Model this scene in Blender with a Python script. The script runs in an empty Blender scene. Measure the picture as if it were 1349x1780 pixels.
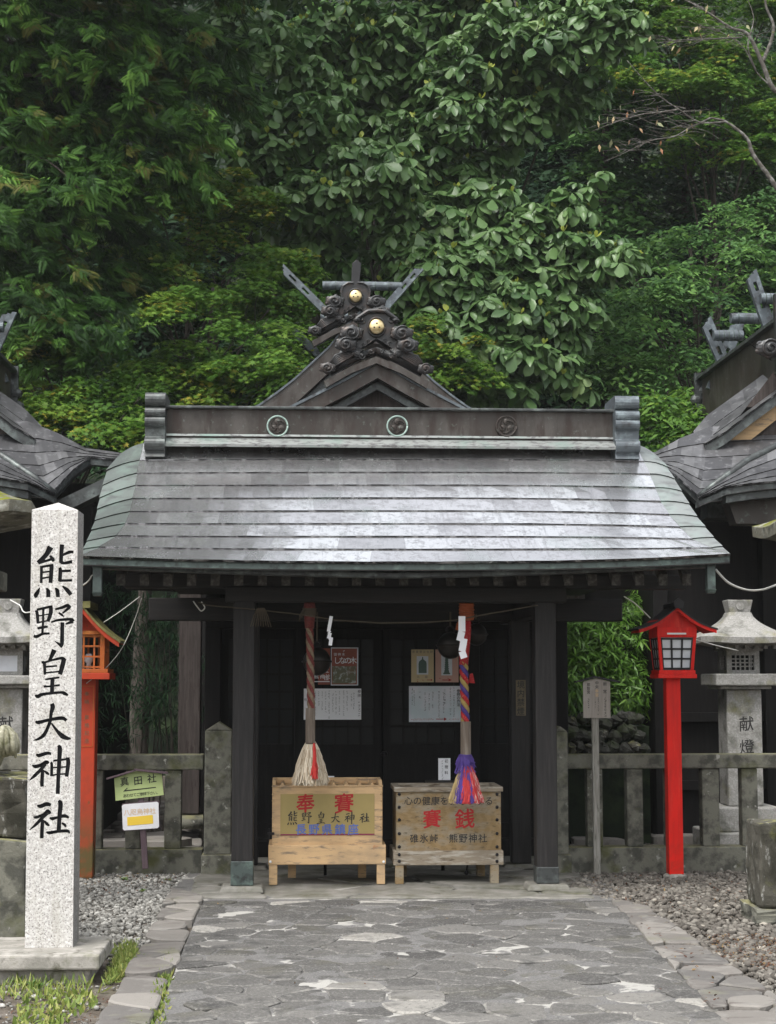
import bpy, math, random
import numpy as np
from mathutils import Vector, Matrix
random.seed(7)
RNG = np.random.default_rng(11)
PI = math.pi
SC = bpy.context.scene
COL = SC.collection

# ------------------------------------------------------------------ camera
F, CX, CY, HOR, VPX = 2850.0, 674.5, 890.0, 1180.0, 520.0
EYE = 1.65
PITCH = math.atan((HOR - CY) / F)
YAW = math.atan((CX - VPX) / F)
cam_d = bpy.data.cameras.new('camera')
cam = bpy.data.objects.new('camera', cam_d)
COL.objects.link(cam)
cam.location = (0, 0, EYE)
cam.rotation_euler = (PI / 2 + PITCH, 0, -YAW)
cam_d.sensor_fit = 'VERTICAL'
cam_d.sensor_height = 36.0
cam_d.lens = 36.0 * F / 1780.0
cam_d.clip_start = 0.1
cam_d.clip_end = 500
SC.camera = cam

# ------------------------------------------------------------------ light
SUN_EL, SUN_AZ = math.radians(60), math.radians(215)
w = bpy.data.worlds.new('World')
SC.world = w
w.use_nodes = True
nt = w.node_tree
bg = nt.nodes['Background']
sky = nt.nodes.new('ShaderNodeTexSky')
sky.sky_type = 'NISHITA'
sky.sun_disc = False
sky.sun_elevation = SUN_EL
sky.sun_rotation = SUN_AZ
sky.air_density = 1.5
sky.dust_density = 4.0
hs = nt.nodes.new('ShaderNodeHueSaturation')
hs.inputs['Saturation'].default_value = 0.22
nt.links.new(sky.outputs[0], hs.inputs['Color'])
nt.links.new(hs.outputs[0], bg.inputs['Color'])
bg.inputs['Strength'].default_value = 0.15
sd = bpy.data.lights.new('sun', 'SUN')
sd.energy = 1.3
sd.angle = math.radians(22)
sd.color = (1.0, 0.97, 0.92)
sun = bpy.data.objects.new('sun', sd)
COL.objects.link(sun)
# direction towards the sun: azimuth measured clockwise from +Y as the sky does
sv = Vector((math.sin(SUN_AZ) * math.cos(SUN_EL), math.cos(SUN_AZ) * math.cos(SUN_EL), math.sin(SUN_EL)))
sun.rotation_euler = sv.to_track_quat('Z', 'Y').to_euler()
sun.location = (-6, -4, 20)
SC.view_settings.view_transform = 'Standard'
SC.view_settings.look = 'None'
SC.view_settings.exposure = 1.05
SC.view_settings.gamma = 1.0
SC.view_settings.use_curve_mapping = False
SC.cycles.use_denoising = True
SC.cycles.max_bounces = 8
SC.cycles.transparent_max_bounces = 8

# ------------------------------------------------------------------ helpers
_rt = Vector((math.cos(YAW), -math.sin(YAW), 0))
_fw = Vector((math.sin(YAW) * math.cos(PITCH), math.cos(YAW) * math.cos(PITCH), math.sin(PITCH)))
_up = _rt.cross(_fw)


def ray(px, py):
    return _fw * F + _rt * (px - CX) + _up * (CY - py)


def P(px, py, Y):
    d = ray(px, py)
    t = Y / d.y
    return Vector((0, 0, EYE)) + d * t


def G(px, py, z=0.0):
    d = ray(px, py)
    t = (z - EYE) / d.z
    return Vector((0, 0, EYE)) + d * t


def SZ(npx, Y):
    return npx * Y / F


def RC(x0, y0, x1, y1, Y):
    a = P(x0, (y0 + y1) / 2, Y)
    b = P(x1, (y0 + y1) / 2, Y)
    c = P((x0 + x1) / 2, y0, Y)
    d = P((x0 + x1) / 2, y1, Y)
    return a.x, b.x, d.z, c.z


ORG = {}


def props(o, label=None, cat=None, group=None, kind=None):
    if label:
        o['label'] = label
    if cat:
        o['category'] = cat
    if group:
        o['group'] = group
    if kind:
        o['kind'] = kind
    return o


def thing(name, loc, label, cat, group=None):
    o = bpy.data.objects.new(name, None)
    o.empty_display_size = 0.2
    o.location = loc
    COL.objects.link(o)
    ORG[o.name] = Vector(loc)
    return props(o, label, cat, group)


def link(name, me, material, parent=None, loc=None, bevel=0.0, smooth=False):
    """me holds world coordinates; shift them to the origin of the thing."""
    o = bpy.data.objects.new(name, me)
    COL.objects.link(o)
    if parent is not None:
        org = ORG[parent.name]
        o.parent = parent
    else:
        org = Vector(loc) if loc is not None else Vector((0, 0, 0))
        o.location = org
    ORG[o.name] = org
    if org.length > 0:
        me.transform(Matrix.Translation(-org))
    if material is not None:
        me.materials.append(material)
    if smooth:
        for p in me.polygons:
            p.use_smooth = True
    if bevel > 0:
        m = o.modifiers.new('bevel', 'BEVEL')
        m.width = bevel
        m.segments = 2
        m.limit_method = 'ANGLE'
        m.angle_limit = math.radians(35)
    return o


class MB:
    def __init__(s):
        s.v, s.f, s.t = [], [], []
        s.tint = 0.5

    def add(s, vs, fs):
        n = len(s.v)
        s.v += [tuple(x) for x in vs]
        s.f += [tuple(i + n for i in f) for f in fs]
        s.t += [s.tint] * len(fs)
        return s

    def box(s, x0, x1, y0, y1, z0, z1):
        v = [(x0, y0, z0), (x1, y0, z0), (x1, y1, z0), (x0, y1, z0), (x0, y0, z1), (x1, y0, z1), (x1, y1, z1), (x0, y1, z1)]
        return s.add(v, [(0, 3, 2, 1), (4, 5, 6, 7), (0, 1, 5, 4), (1, 2, 6, 5), (2, 3, 7, 6), (3, 0, 4, 7)])

    def frus(s, c, a0, b0, z0, a1, b1, z1):
        """tapered box about centre c (x, y): half sizes a (x), b (y)"""
        x, y = c
        v = [(x - a0, y - b0, z0), (x + a0, y - b0, z0), (x + a0, y + b0, z0), (x - a0, y + b0, z0),
             (x - a1, y - b1, z1), (x + a1, y - b1, z1), (x + a1, y + b1, z1), (x - a1, y + b1, z1)]
        return s.add(v, [(0, 3, 2, 1), (4, 5, 6, 7), (0, 1, 5, 4), (1, 2, 6, 5), (2, 3, 7, 6), (3, 0, 4, 7)])

    def bar(s, a, b, w, h, up=(0, 0, 1)):
        """rectangular bar from a to b, w sideways, h along up"""
        a, b = Vector(a), Vector(b)
        d = (b - a).normalized()
        side = d.cross(Vector(up))
        if side.length < 1e-5:
            side = d.cross(Vector((0, 1, 0)))
        side.normalize()
        u = side.cross(d).normalized()
        v = []
        for p in (a, b):
            for i, j in ((-1, -1), (1, -1), (1, 1), (-1, 1)):
                v.append(p + side * (w / 2 * i) + u * (h / 2 * j))
        return s.add(v, [(0, 1, 2, 3), (7, 6, 5, 4), (0, 4, 5, 1), (1, 5, 6, 2), (2, 6, 7, 3), (3, 7, 4, 0)])

    def prism(s, pts, d):
        """pts: list of 3d points (a planar outline); d: extrusion vector"""
        n = len(pts)
        pts = [Vector(p) for p in pts]
        d = Vector(d)
        v = pts + [p + d for p in pts]
        f = [tuple(range(n)), tuple(range(2 * n - 1, n - 1, -1))]
        for i in range(n):
            j = (i + 1) % n
            f.append((i, i + n, j + n, j))
        return s.add(v, f)

    def tube(s, pts, r, n=8, cap=True, flat=1.0):
        pts = [Vector(p) for p in pts]
        rs = r if isinstance(r, (list, tuple)) else [r] * len(pts)
        v = []
        ref = None
        for i, p in enumerate(pts):
            d = (pts[min(i + 1, len(pts) - 1)] - pts[max(i - 1, 0)])
            if d.length < 1e-9:
                d = Vector((0, 0, 1))
            d.normalize()
            if ref is None:
                ref = Vector((0, 0, 1)) if abs(d.z) < 0.9 else Vector((1, 0, 0))
            a = d.cross(ref).normalized()
            b = d.cross(a).normalized()
            ref = a.cross(d) if True else ref
            for k in range(n):
                t = 2 * PI * k / n
                v.append(p + (a * math.cos(t) + b * math.sin(t) * flat) * rs[i])
        f = []
        for i in range(len(pts) - 1):
            for k in range(n):
                l = (k + 1) % n
                f.append((i * n + k, i * n + l, (i + 1) * n + l, (i + 1) * n + k))
        if cap:
            f.append(tuple(range(n - 1, -1, -1)))
            m = (len(pts) - 1) * n
            f.append(tuple(range(m, m + n)))
        return s.add(v, f)

    def lathe(s, c, prof, n=16):
        """prof: (r, z) list"""
        v = []
        for r, z in prof:
            for k in range(n):
                t = 2 * PI * k / n
                v.append((c[0] + r * math.cos(t), c[1] + r * math.sin(t), c[2] + z))
        f = []
        for i in range(len(prof) - 1):
            for k in range(n):
                l = (k + 1) % n
                f.append((i * n + k, i * n + l, (i + 1) * n + l, (i + 1) * n + k))
        f.append(tuple(range(n - 1, -1, -1)))
        m = (len(prof) - 1) * n
        f.append(tuple(range(m, m + n)))
        return s.add(v, f)

    def disc_y(s, c, r, dep, n=24, dome=0.0):
        """disc facing -Y at c, thickness dep towards +Y, optional dome"""
        rings = [(r, 0.0)]
        if dome:
            rings = [(r * math.cos(a), -dome * math.sin(a)) for a in np.linspace(0, PI / 2 * 0.92, 5)]
        v = []
        for k in range(n):
            t = 2 * PI * k / n
            v.append((c[0] + r * math.cos(t), c[1] + dep, c[2] + r * math.sin(t)))
        for rr, dy in rings:
            for k in range(n):
                t = 2 * PI * k / n
                v.append((c[0] + rr * math.cos(t), c[1] + dy, c[2] + rr * math.sin(t)))
        f = [tuple(range(n - 1, -1, -1))]
        for i in range(len(rings)):
            for k in range(n):
                l = (k + 1) % n
                f.append((i * n + k, i * n + l, (i + 1) * n + l, (i + 1) * n + k))
        m = len(rings) * n
        f.append(tuple(range(m, m + n)))
        return s.add(v, f)

    def ball(s, c, rx, ry, rz, n=10, m=7):
        v, f = [], []
        for i in range(m + 1):
            a = PI * i / m
            for k in range(n):
                t = 2 * PI * k / n
                v.append((c[0] + rx * math.sin(a) * math.cos(t), c[1] + ry * math.sin(a) * math.sin(t), c[2] + rz * math.cos(a)))
        for i in range(m):
            for k in range(n):
                l = (k + 1) % n
                f.append((i * n + k, (i + 1) * n + k, (i + 1) * n + l, i * n + l))
        return s.add(v, f)

    def build(s, name, material, parent=None, loc=None, bevel=0.0, smooth=False):
        me = bpy.data.meshes.new(name)
        me.from_pydata(s.v, [], s.f)
        if any(t != 0.5 for t in s.t):
            a = me.attributes.new('tint', 'FLOAT', 'FACE')
            a.data.foreach_set('value', s.t)
        me.validate()
        me.update()
        return link(name, me, material, parent, loc, bevel, smooth)


def stuff_mesh(name, verts, faces_flat, loop_tot, tint, material, parent=None, loc=None, smooth=False):
    """fast mesh from numpy arrays"""
    me = bpy.data.meshes.new(name)
    nv, nl, nf = len(verts), len(faces_flat), len(loop_tot)
    me.vertices.add(nv)
    me.vertices.foreach_set('co', np.ascontiguousarray(verts, dtype=np.float32).ravel())
    me.loops.add(nl)
    me.loops.foreach_set('vertex_index', np.asarray(faces_flat, dtype=np.int32))
    me.polygons.add(nf)
    st = np.concatenate(([0], np.cumsum(loop_tot)[:-1])).astype(np.int32)
    me.polygons.foreach_set('loop_start', st)
    me.polygons.foreach_set('loop_total', np.asarray(loop_tot, dtype=np.int32))
    me.update(calc_edges=True)
    if tint is not None:
        a = me.attributes.new('tint', 'FLOAT', 'FACE')
        a.data.foreach_set('value', np.asarray(tint, dtype=np.float32))
    return link(name, me, material, parent, loc, 0, smooth)


def scatter(tv, tf, pos, rot, scl, tint):
    """copies of a template (verts tv, faces tf) at N places -> arrays"""
    tv = np.asarray(tv, float)
    N = len(pos)
    k = len(tv)
    V = np.einsum('nij,kj->nki', rot, tv) * scl[:, None, None] + pos[:, None, :]
    flat = np.array([i for f in tf for i in f])
    tot = np.array([len(f) for f in tf])
    FI = (flat[None, :] + (np.arange(N) * k)[:, None]).ravel()
    LT = np.tile(tot, N)
    TT = np.repeat(tint, len(tf))
    return V.reshape(-1, 3), FI, LT, TT


def frames(nrm, spin):
    """rotation matrices whose z axis is nrm and that are spun by spin"""
    nrm = nrm / np.linalg.norm(nrm, axis=1, keepdims=True)
    ref = np.tile(np.array([[0.0, 0.0, 1.0]]), (len(nrm), 1))
    bad = np.abs(nrm[:, 2]) > 0.95
    ref[bad] = (1.0, 0.0, 0.0)
    a = np.cross(ref, nrm)
    a /= np.linalg.norm(a, axis=1, keepdims=True)
    b = np.cross(nrm, a)
    c, s_ = np.cos(spin)[:, None], np.sin(spin)[:, None]
    x = a * c + b * s_
    y = -a * s_ + b * c
    return np.stack([x, y, nrm], axis=2)


def frames_dir(direc, nrm):
    """y axis along direc, z axis close to nrm"""
    y = direc / np.linalg.norm(direc, axis=1, keepdims=True)
    x = np.cross(y, nrm)
    x /= np.linalg.norm(x, axis=1, keepdims=True) + 1e-9
    z = np.cross(x, y)
    return np.stack([x, y, z], axis=2)


# ------------------------------------------------------------------ materials
def mat(name, col, rough=0.75, metal=0.0, spec=0.4, layers=(), bump=0.0, bscale=60.0, bstretch=(1, 1, 1),
        tint=None, transl=0.0, rough_noise=None, coat=0.0):
    m = bpy.data.materials.new(name)
    m.use_nodes = True
    n = m.node_tree.nodes
    l = m.node_tree.links
    b = n['Principled BSDF']
    tc = n.new('ShaderNodeTexCoord')

    def coords(stretch):
        mp = n.new('ShaderNodeMapping')
        mp.inputs['Scale'].default_value = stretch
        l.new(tc.outputs['Object'], mp.inputs['Vector'])
        return mp.outputs[0]

    def noise(scale, detail, stretch, kind='noise', rgh=0.6):
        if kind == 'voronoi':
            t = n.new('ShaderNodeTexVoronoi')
            t.inputs['Scale'].default_value = scale
            l.new(coords(stretch), t.inputs['Vector'])
            return t.outputs['Distance']
        if kind == 'cells':
            t = n.new('ShaderNodeTexVoronoi')
            t.inputs['Scale'].default_value = scale
            l.new(coords(stretch), t.inputs['Vector'])
            sp = n.new('ShaderNodeSeparateColor')
            l.new(t.outputs['Color'], sp.inputs[0])
            return sp.outputs[0]
        if kind == 'wave':
            t = n.new('ShaderNodeTexWave')
            t.inputs['Scale'].default_value = scale
            t.inputs['Distortion'].default_value = 6.0
            t.inputs['Detail'].default_value = detail
            t.inputs['Detail Scale'].default_value = 1.2
            l.new(coords(stretch), t.inputs['Vector'])
            return t.outputs['Fac']
        t = n.new('ShaderNodeTexNoise')
        t.inputs['Scale'].default_value = scale
        t.inputs['Detail'].default_value = detail
        t.inputs['Roughness'].default_value = rgh
        l.new(coords(stretch), t.inputs['Vector'])
        return t.outputs['Fac']

    cur = None
    rcur = None
    if tint:
        at = n.new('ShaderNodeAttribute')
        at.attribute_name = 'tint'
        rp = n.new('ShaderNodeValToRGB')
        els = rp.color_ramp.elements
        for i, (p_, c_) in enumerate(tint):
            if i < 2:
                e = els[i]
                e.position = p_
            else:
                e = els.new(p_)
            e.color = (*c_, 1)
        l.new(at.outputs['Fac'], rp.inputs[0])
        cur = rp.outputs[0]
    for L in layers:
        kind = L.get('kind', 'noise')
        if kind in ('up', 'down', 'low', 'high'):
            if kind in ('up', 'down'):
                ge = n.new('ShaderNodeNewGeometry')
                sp = n.new('ShaderNodeSeparateXYZ')
                l.new(ge.outputs['Normal'], sp.inputs[0])
                src = sp.outputs['Z']
            else:
                sp = n.new('ShaderNodeSeparateXYZ')
                l.new(tc.outputs['Object'], sp.inputs[0])
                src = sp.outputs['Z']
            mr = n.new('ShaderNodeMapRange')
            mr.inputs['From Min'].default_value = L['lo']
            mr.inputs['From Max'].default_value = L['hi']
            l.new(src, mr.inputs['Value'])
            nz = noise(L.get('scale', 6), 6, (1, 1, 1))
            mr2 = n.new('ShaderNodeMapRange')
            mr2.inputs['From Min'].default_value = L.get('nlo', 0.4)
            mr2.inputs['From Max'].default_value = L.get('nhi', 0.6)
            l.new(nz, mr2.inputs['Value'])
            mu = n.new('ShaderNodeMath')
            mu.operation = 'MULTIPLY'
            l.new(mr.outputs[0], mu.inputs[0])
            l.new(mr2.outputs[0], mu.inputs[1])
            fac = mu.outputs[0]
        else:
            src = noise(L.get('scale', 5), L.get('detail', 6), L.get('stretch', (1, 1, 1)), kind, L.get('rgh', 0.6))
            mr = n.new('ShaderNodeMapRange')
            mr.inputs['From Min'].default_value = L['lo']
            mr.inputs['From Max'].default_value = L['hi']
            l.new(src, mr.inputs['Value'])
            fac = mr.outputs[0]
        am = L.get('amt', 1.0)
        if am != 1.0:
            mu = n.new('ShaderNodeMath')
            mu.operation = 'MULTIPLY'
            mu.inputs[1].default_value = am
            l.new(fac, mu.inputs[0])
            fac = mu.outputs[0]
        mx = n.new('ShaderNodeMix')
        mx.data_type = 'RGBA'
        l.new(fac, mx.inputs['Factor'])
        if cur is None:
            mx.inputs['A'].default_value = (*col, 1)
        else:
            l.new(cur, mx.inputs['A'])
        mx.inputs['B'].default_value = (*L['col'], 1)
        cur = mx.outputs['Result']
        if 'rough' in L:
            mr_ = n.new('ShaderNodeMix')
            mr_.data_type = 'FLOAT'
            l.new(fac, mr_.inputs['Factor'])
            if rcur is None:
                mr_.inputs['A'].default_value = rough
            else:
                l.new(rcur, mr_.inputs['A'])
            mr_.inputs['B'].default_value = L['rough']
            rcur = mr_.outputs['Result']
    if cur is None:
        b.inputs['Base Color'].default_value = (*col, 1)
    else:
        l.new(cur, b.inputs['Base Color'])
    if rcur is not None:
        l.new(rcur, b.inputs['Roughness'])
    else:
        b.inputs['Roughness'].default_value = rough
    b.inputs['Metallic'].default_value = metal
    b.inputs['Specular IOR Level'].default_value = spec
    if coat:
        b.inputs['Coat Weight'].default_value = coat
        b.inputs['Coat Roughness'].default_value = 0.25
    if bump:
        bp = n.new('ShaderNodeBump')
        bp.inputs['Strength'].default_value = bump
        bp.inputs['Distance'].default_value = 0.01
        l.new(noise(bscale, 5, bstretch), bp.inputs['Height'])
        l.new(bp.outputs[0], b.inputs['Normal'])
    if transl:
        tr = n.new('ShaderNodeBsdfTranslucent')
        if cur is not None:
            l.new(cur, tr.inputs['Color'])
        else:
            tr.inputs['Color'].default_value = (*col, 1)
        ms = n.new('ShaderNodeMixShader')
        ms.inputs[0].default_value = transl
        out = n['Material Output']
        l.new(b.outputs[0], ms.inputs[1])
        l.new(tr.outputs[0], ms.inputs[2])
        l.new(ms.outputs[0], out.inputs['Surface'])
    return m


def L(col, lo, hi, scale=5, kind='noise', **k):
    d = dict(col=col, lo=lo, hi=hi, scale=scale, kind=kind)
    d.update(k)
    return d


MT = {}
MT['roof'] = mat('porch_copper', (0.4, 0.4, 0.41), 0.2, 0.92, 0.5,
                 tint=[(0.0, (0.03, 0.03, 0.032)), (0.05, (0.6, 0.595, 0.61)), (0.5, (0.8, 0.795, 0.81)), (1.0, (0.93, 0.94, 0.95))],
                 layers=[L((0.5, 0.5, 0.51), 0.5, 0.6, 15, detail=9, rgh=0.72, amt=0.7, rough=0.3),
                         L((0.36, 0.355, 0.365), 0.57, 0.7, 2.0, amt=0.5, rough=0.22), L((0.42, 0.42, 0.43), 0.53, 0.68, 5, stretch=(5, .6, .6), amt=0.45),
                         L((0.36, 0.46, 0.42), 0.54, 0.72, 1.6, amt=0.45, rough=0.4)],
                 bump=0.06, bscale=6)
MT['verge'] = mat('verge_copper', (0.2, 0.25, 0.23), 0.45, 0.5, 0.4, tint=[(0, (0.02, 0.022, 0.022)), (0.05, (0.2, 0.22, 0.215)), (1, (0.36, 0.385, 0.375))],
                  layers=[L((0.3, 0.39, 0.355), 0.48, 0.7, 4, amt=0.55), L((0.13, 0.13, 0.13), 0.5, 0.65, 6, stretch=(1, 1, 3), amt=0.6)],
                  bump=0.12, bscale=9)
MT['copper_brown'] = mat('brown_copper', (0.036, 0.03, 0.026), 0.5, 0.35, 0.5,
                         layers=[L((0.07, 0.063, 0.057), 0.42, 0.62, 3.5, stretch=(1, 1, .6)), L((0.03, 0.02, 0.016), 0.5, 0.66, 6, stretch=(2, 1, .5)),
                                 L((0.16, 0.2, 0.18), 0.6, 0.72, 18, amt=0.5)], bump=0.1, bscale=12)
MT['copper_dark'] = mat('dark_copper', (0.05, 0.055, 0.055), 0.45, 0.4, 0.5,
                        layers=[L((0.12, 0.14, 0.135), 0.48, 0.68, 8), L((0.02, 0.02, 0.022), 0.5, 0.7, 20)], bump=0.1, bscale=15)
MT['copper_green'] = mat('green_copper', (0.065, 0.085, 0.08), 0.5, 0.4, 0.5,
                         layers=[L((0.13, 0.18, 0.16), 0.5, 0.7, 9), L((0.03, 0.034, 0.034), 0.5, 0.66, 14)], bump=0.1, bscale=15)
MT['orn'] = mat('ornament_copper', (0.03, 0.03, 0.031), 0.4, 0.45, 0.5,
                layers=[L((0.2, 0.23, 0.24), 0.3, 0.95, 9, kind='up', nlo=0.3, nhi=0.7, amt=0.7), L((0.055, 0.038, 0.03), 0.5, 0.65, 9, amt=0.7)], bump=0.1, bscale=30)
MT['chigi'] = mat('grey_copper', (0.085, 0.1, 0.112), 0.5, 0.4, 0.5,
                  layers=[L((0.17, 0.205, 0.22), 0.5, 0.66, 12), L((0.04, 0.04, 0.044), 0.52, 0.68, 9)], bump=0.1, bscale=20)
MT['hall_roof'] = mat('hall_copper', (0.1, 0.1, 0.105), 0.42, 0.5, 0.5,
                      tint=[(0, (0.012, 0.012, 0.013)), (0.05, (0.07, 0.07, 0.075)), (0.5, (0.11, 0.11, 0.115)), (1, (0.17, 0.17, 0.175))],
                      layers=[L((0.24, 0.24, 0.25), 0.55, 0.64, 14, detail=9, amt=0.6), L((0.03, 0.03, 0.032), 0.52, 0.68, 3.0, amt=0.7)], bump=0.1, bscale=14)
MT['gold'] = mat('gilt', (0.74, 0.6, 0.34), 0.32, 1.0, layers=[L((0.55, 0.42, 0.2), 0.45, 0.7, 30)])
MT['verge_old_reflect'] = mat('old_verge_copper_reflection', (0.1, 0.12, 0.11), 0.5, 0.4, 0.3, tint=[(0, (0.02, 0.022, 0.022)), (0.05, (0.085, 0.1, 0.092)), (1, (0.16, 0.185, 0.172))], layers=[L((0.17, 0.24, 0.205), 0.5, 0.7, 4, amt=0.6), L((0.06, 0.06, 0.06), 0.5, 0.65, 6, stretch=(1, 1, 3), amt=0.6)], bump=0.12, bscale=9)  # left verge: older patina, plus its dark reflection put into the colour
MT['rim'] = mat('patina_rim', (0.3, 0.4, 0.36), 0.5, 0.3, layers=[L((0.18, 0.24, 0.22), 0.5, 0.65, 20)])
MT['flash'] = mat('ridge_flashing', (0.4, 0.42, 0.41), 0.4, 0.6, layers=[L((0.2, 0.2, 0.2), 0.5, 0.6, 30, stretch=(.5, 1, 1)), L((0.3, 0.4, 0.36), 0.52, 0.7, 3)], bump=0.05)
MT['wood_black'] = mat('dark_stained_wood', (0.010, 0.009, 0.009), 0.62, 0, 0.35,
                       layers=[L((0.022, 0.019, 0.019), 0.45, 0.65, 3, stretch=(14, 14, 0.8)), L((0.008, 0.007, 0.007), 0.5, 0.62, 5, stretch=(9, 9, .6))],
                       bump=0.25, bscale=4, bstretch=(16, 16, 1))
MT['wood_shaded'] = mat('shaded_black_stained_wood', (0.0045, 0.004, 0.004), 0.7, 0, 0.18, layers=[L((0.009, 0.008, 0.008), 0.45, 0.65, 3, stretch=(14, 14, 0.8))], bump=0.2, bscale=4, bstretch=(16, 16, 1))  # darker copy of the stained wood, with the hall's deep shade in its colour
MT['wood_beam'] = mat('dark_beam_wood', (0.009, 0.008, 0.008), 0.65, 0, 0.35,
                      layers=[L((0.017, 0.014, 0.013), 0.45, 0.65, 3, stretch=(.8, 14, 14))], bump=0.2, bscale=4, bstretch=(1, 16, 16))
MT['wood_brown'] = mat('brown_post_wood', (0.04, 0.032, 0.029), 0.75, 0, 0.3,
                       layers=[L((0.062, 0.05, 0.046), 0.42, 0.62, 3, stretch=(14, 14, 0.8)), L((0.025, 0.017, 0.015), 0.55, 0.68, 4, stretch=(9, 9, 1.5))],
                       bump=0.3, bscale=4, bstretch=(14, 14, 1))
MT['rafter_end'] = mat('rafter_wood', (0.035, 0.03, 0.026), 0.7, 0, 0.3, layers=[L((0.09, 0.085, 0.075), 0.45, 0.6, 30)], bump=0.2, bscale=60)
MT['box_tan'] = mat('tan_painted_wood', (0.56, 0.375, 0.2), 0.65, 0, 0.3,
                    layers=[L((0.44, 0.3, 0.165), 0.45, 0.65, 4, stretch=(1, 4, 6)), L((0.15, 0.125, 0.1), 0.56, 0.66, 7, stretch=(1, 2, 4), amt=0.75), L((0.26, 0.2, 0.135), 0.5, 0.65, 2.2, amt=0.5),
                            L((0.4, 0.14, 0.04), 0.66, 0.72, 9, amt=0.5)], bump=0.12, bscale=10, bstretch=(1, 5, 8))
MT['box_old'] = mat('weathered_ochre_wood', (0.245, 0.17, 0.085), 0.75, 0, 0.25,
                    layers=[L((0.17, 0.11, 0.045), 0.4, 0.62, 2.4, kind='wave', stretch=(1.6, 1, 7), detail=3, amt=0.35),
                            L((0.25, 0.215, 0.16), 0.46, 0.6, 4, stretch=(1, 1, 2.2), amt=0.9), L((0.07, 0.055, 0.035), 0.56, 0.68, 22, stretch=(1, 1, 3), amt=0.7)],
                    bump=0.3, bscale=8, bstretch=(1, 4, 9))
MT['box_grey'] = mat('greyed_wood', (0.24, 0.2, 0.15), 0.8, 0, 0.25,
                     layers=[L((0.36, 0.33, 0.28), 0.48, 0.62, 6, stretch=(1, 3, 6)), L((0.1, 0.075, 0.05), 0.54, 0.68, 8, stretch=(1, 3, 5))],
                     bump=0.3, bscale=9, bstretch=(1, 4, 9))
MT['gold_panel'] = mat('gold_panel', (0.34, 0.26, 0.1), 0.45, 0.25, 0.4, layers=[L((0.28, 0.22, 0.085), 0.4, 0.7, 3)])
MT['ink_red'] = mat('red_ink', (0.34, 0.008, 0.01), 0.6)
MT['ink_black'] = mat('black_ink', (0.018, 0.017, 0.017), 0.6)
MT['ink_black2'] = mat('carved_black', (0.006, 0.006, 0.007), 0.85, spec=0.15, layers=[L((0.014, 0.014, 0.016), 0.5, 0.7, 40)])
MT['ink_blue'] = mat('blue_ink', (0.095, 0.14, 0.38), 0.6)
MT['ink_purple'] = mat('maroon_line', (0.2, 0.02, 0.06), 0.6)
MT['ink_brown'] = mat('faded_brown_ink', (0.62, 0.42, 0.22), 0.6)
MT['ink_yellow'] = mat('yellow_tape', (0.72, 0.5, 0.05), 0.6)
MT['ink_grey'] = mat('grey_ink', (0.1, 0.1, 0.11), 0.6)
MT['iron'] = mat('iron_stud', (0.03, 0.028, 0.03), 0.4, 0.8)
MT['granite'] = mat('speckled_granite', (0.56, 0.55, 0.53), 0.75, 0, 0.35,
                    layers=[L((0.4, 0.38, 0.36), 0.42, 0.62, 70, detail=4), L((0.08, 0.075, 0.07), 0.33, 0.22, 75, kind='voronoi', amt=0.5),
                            L((0.05, 0.045, 0.045), 0.6, 0.66, 95, detail=2, amt=0.8),
                            L((0.75, 0.74, 0.72), 0.55, 0.62, 45, detail=3, amt=0.5),
                            L((0.33, 0.31, 0.2), 0.55, 0.75, 2.5, amt=0.35), L((0.3, 0.28, 0.23), 0.5, 0.72, 3, stretch=(7, 7, .5), amt=0.45)], bump=0.25, bscale=160)
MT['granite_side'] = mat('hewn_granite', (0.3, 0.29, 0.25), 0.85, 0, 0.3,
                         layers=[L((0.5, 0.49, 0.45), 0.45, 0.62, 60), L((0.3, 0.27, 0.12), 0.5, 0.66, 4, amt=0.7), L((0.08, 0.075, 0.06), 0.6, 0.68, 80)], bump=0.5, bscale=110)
MT['slab'] = mat('plinth_stone', (0.23, 0.22, 0.195), 0.85, 0, 0.3,
                 layers=[L((0.36, 0.34, 0.31), 0.45, 0.62, 7, detail=9), L((0.09, 0.085, 0.065), 0.55, 0.68, 12), L((0.09, 0.1, 0.035), 0.58, 0.7, 4, amt=0.8)], bump=0.4, bscale=70)
MT['lantern_stone'] = mat('grey_lantern_stone', (0.26, 0.255, 0.24), 0.85, 0, 0.3,
                          layers=[L((0.35, 0.345, 0.33), 0.45, 0.62, 60), L((0.11, 0.11, 0.095), 0.5, 0.66, 5, detail=8), L((0.2, 0.19, 0.08), 0.56, 0.7, 3.5, amt=0.6), L((0.09, 0.09, 0.09), 0.62, 0.68, 110)], bump=0.35, bscale=90)
MT['fence_stone'] = mat('mossy_dark_stone', (0.15, 0.148, 0.122), 0.9, 0, 0.25,
                        layers=[L((0.065, 0.065, 0.055), 0.45, 0.6, 9, detail=9), L((0.2, 0.19, 0.1), 0.5, 0.9, 7, kind='up', nlo=0.35, nhi=0.6),
                                L((0.3, 0.3, 0.27), 0.63, 0.69, 13, detail=8), L((0.075, 0.08, 0.025), 0.55, 0.7, 3, amt=0.8)], bump=0.5, bscale=50)
MT['lichen_stone'] = mat('lichened_stone', (0.07, 0.066, 0.054), 0.95, 0, 0.2,
                         layers=[L((0.32, 0.32, 0.3), 0.56, 0.63, 9, stretch=(1.4, 1.4, .6), detail=10, rgh=0.7), L((0.03, 0.029, 0.022), 0.52, 0.64, 5, stretch=(1, 1, .5)),
                                 L((0.085, 0.09, 0.018), 0.58, 0.68, 3, amt=0.8), L((0.17, 0.165, 0.075), 0.55, 0.95, 8, kind='up', nlo=0.5, nhi=0.6)], bump=0.8, bscale=30)
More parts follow.
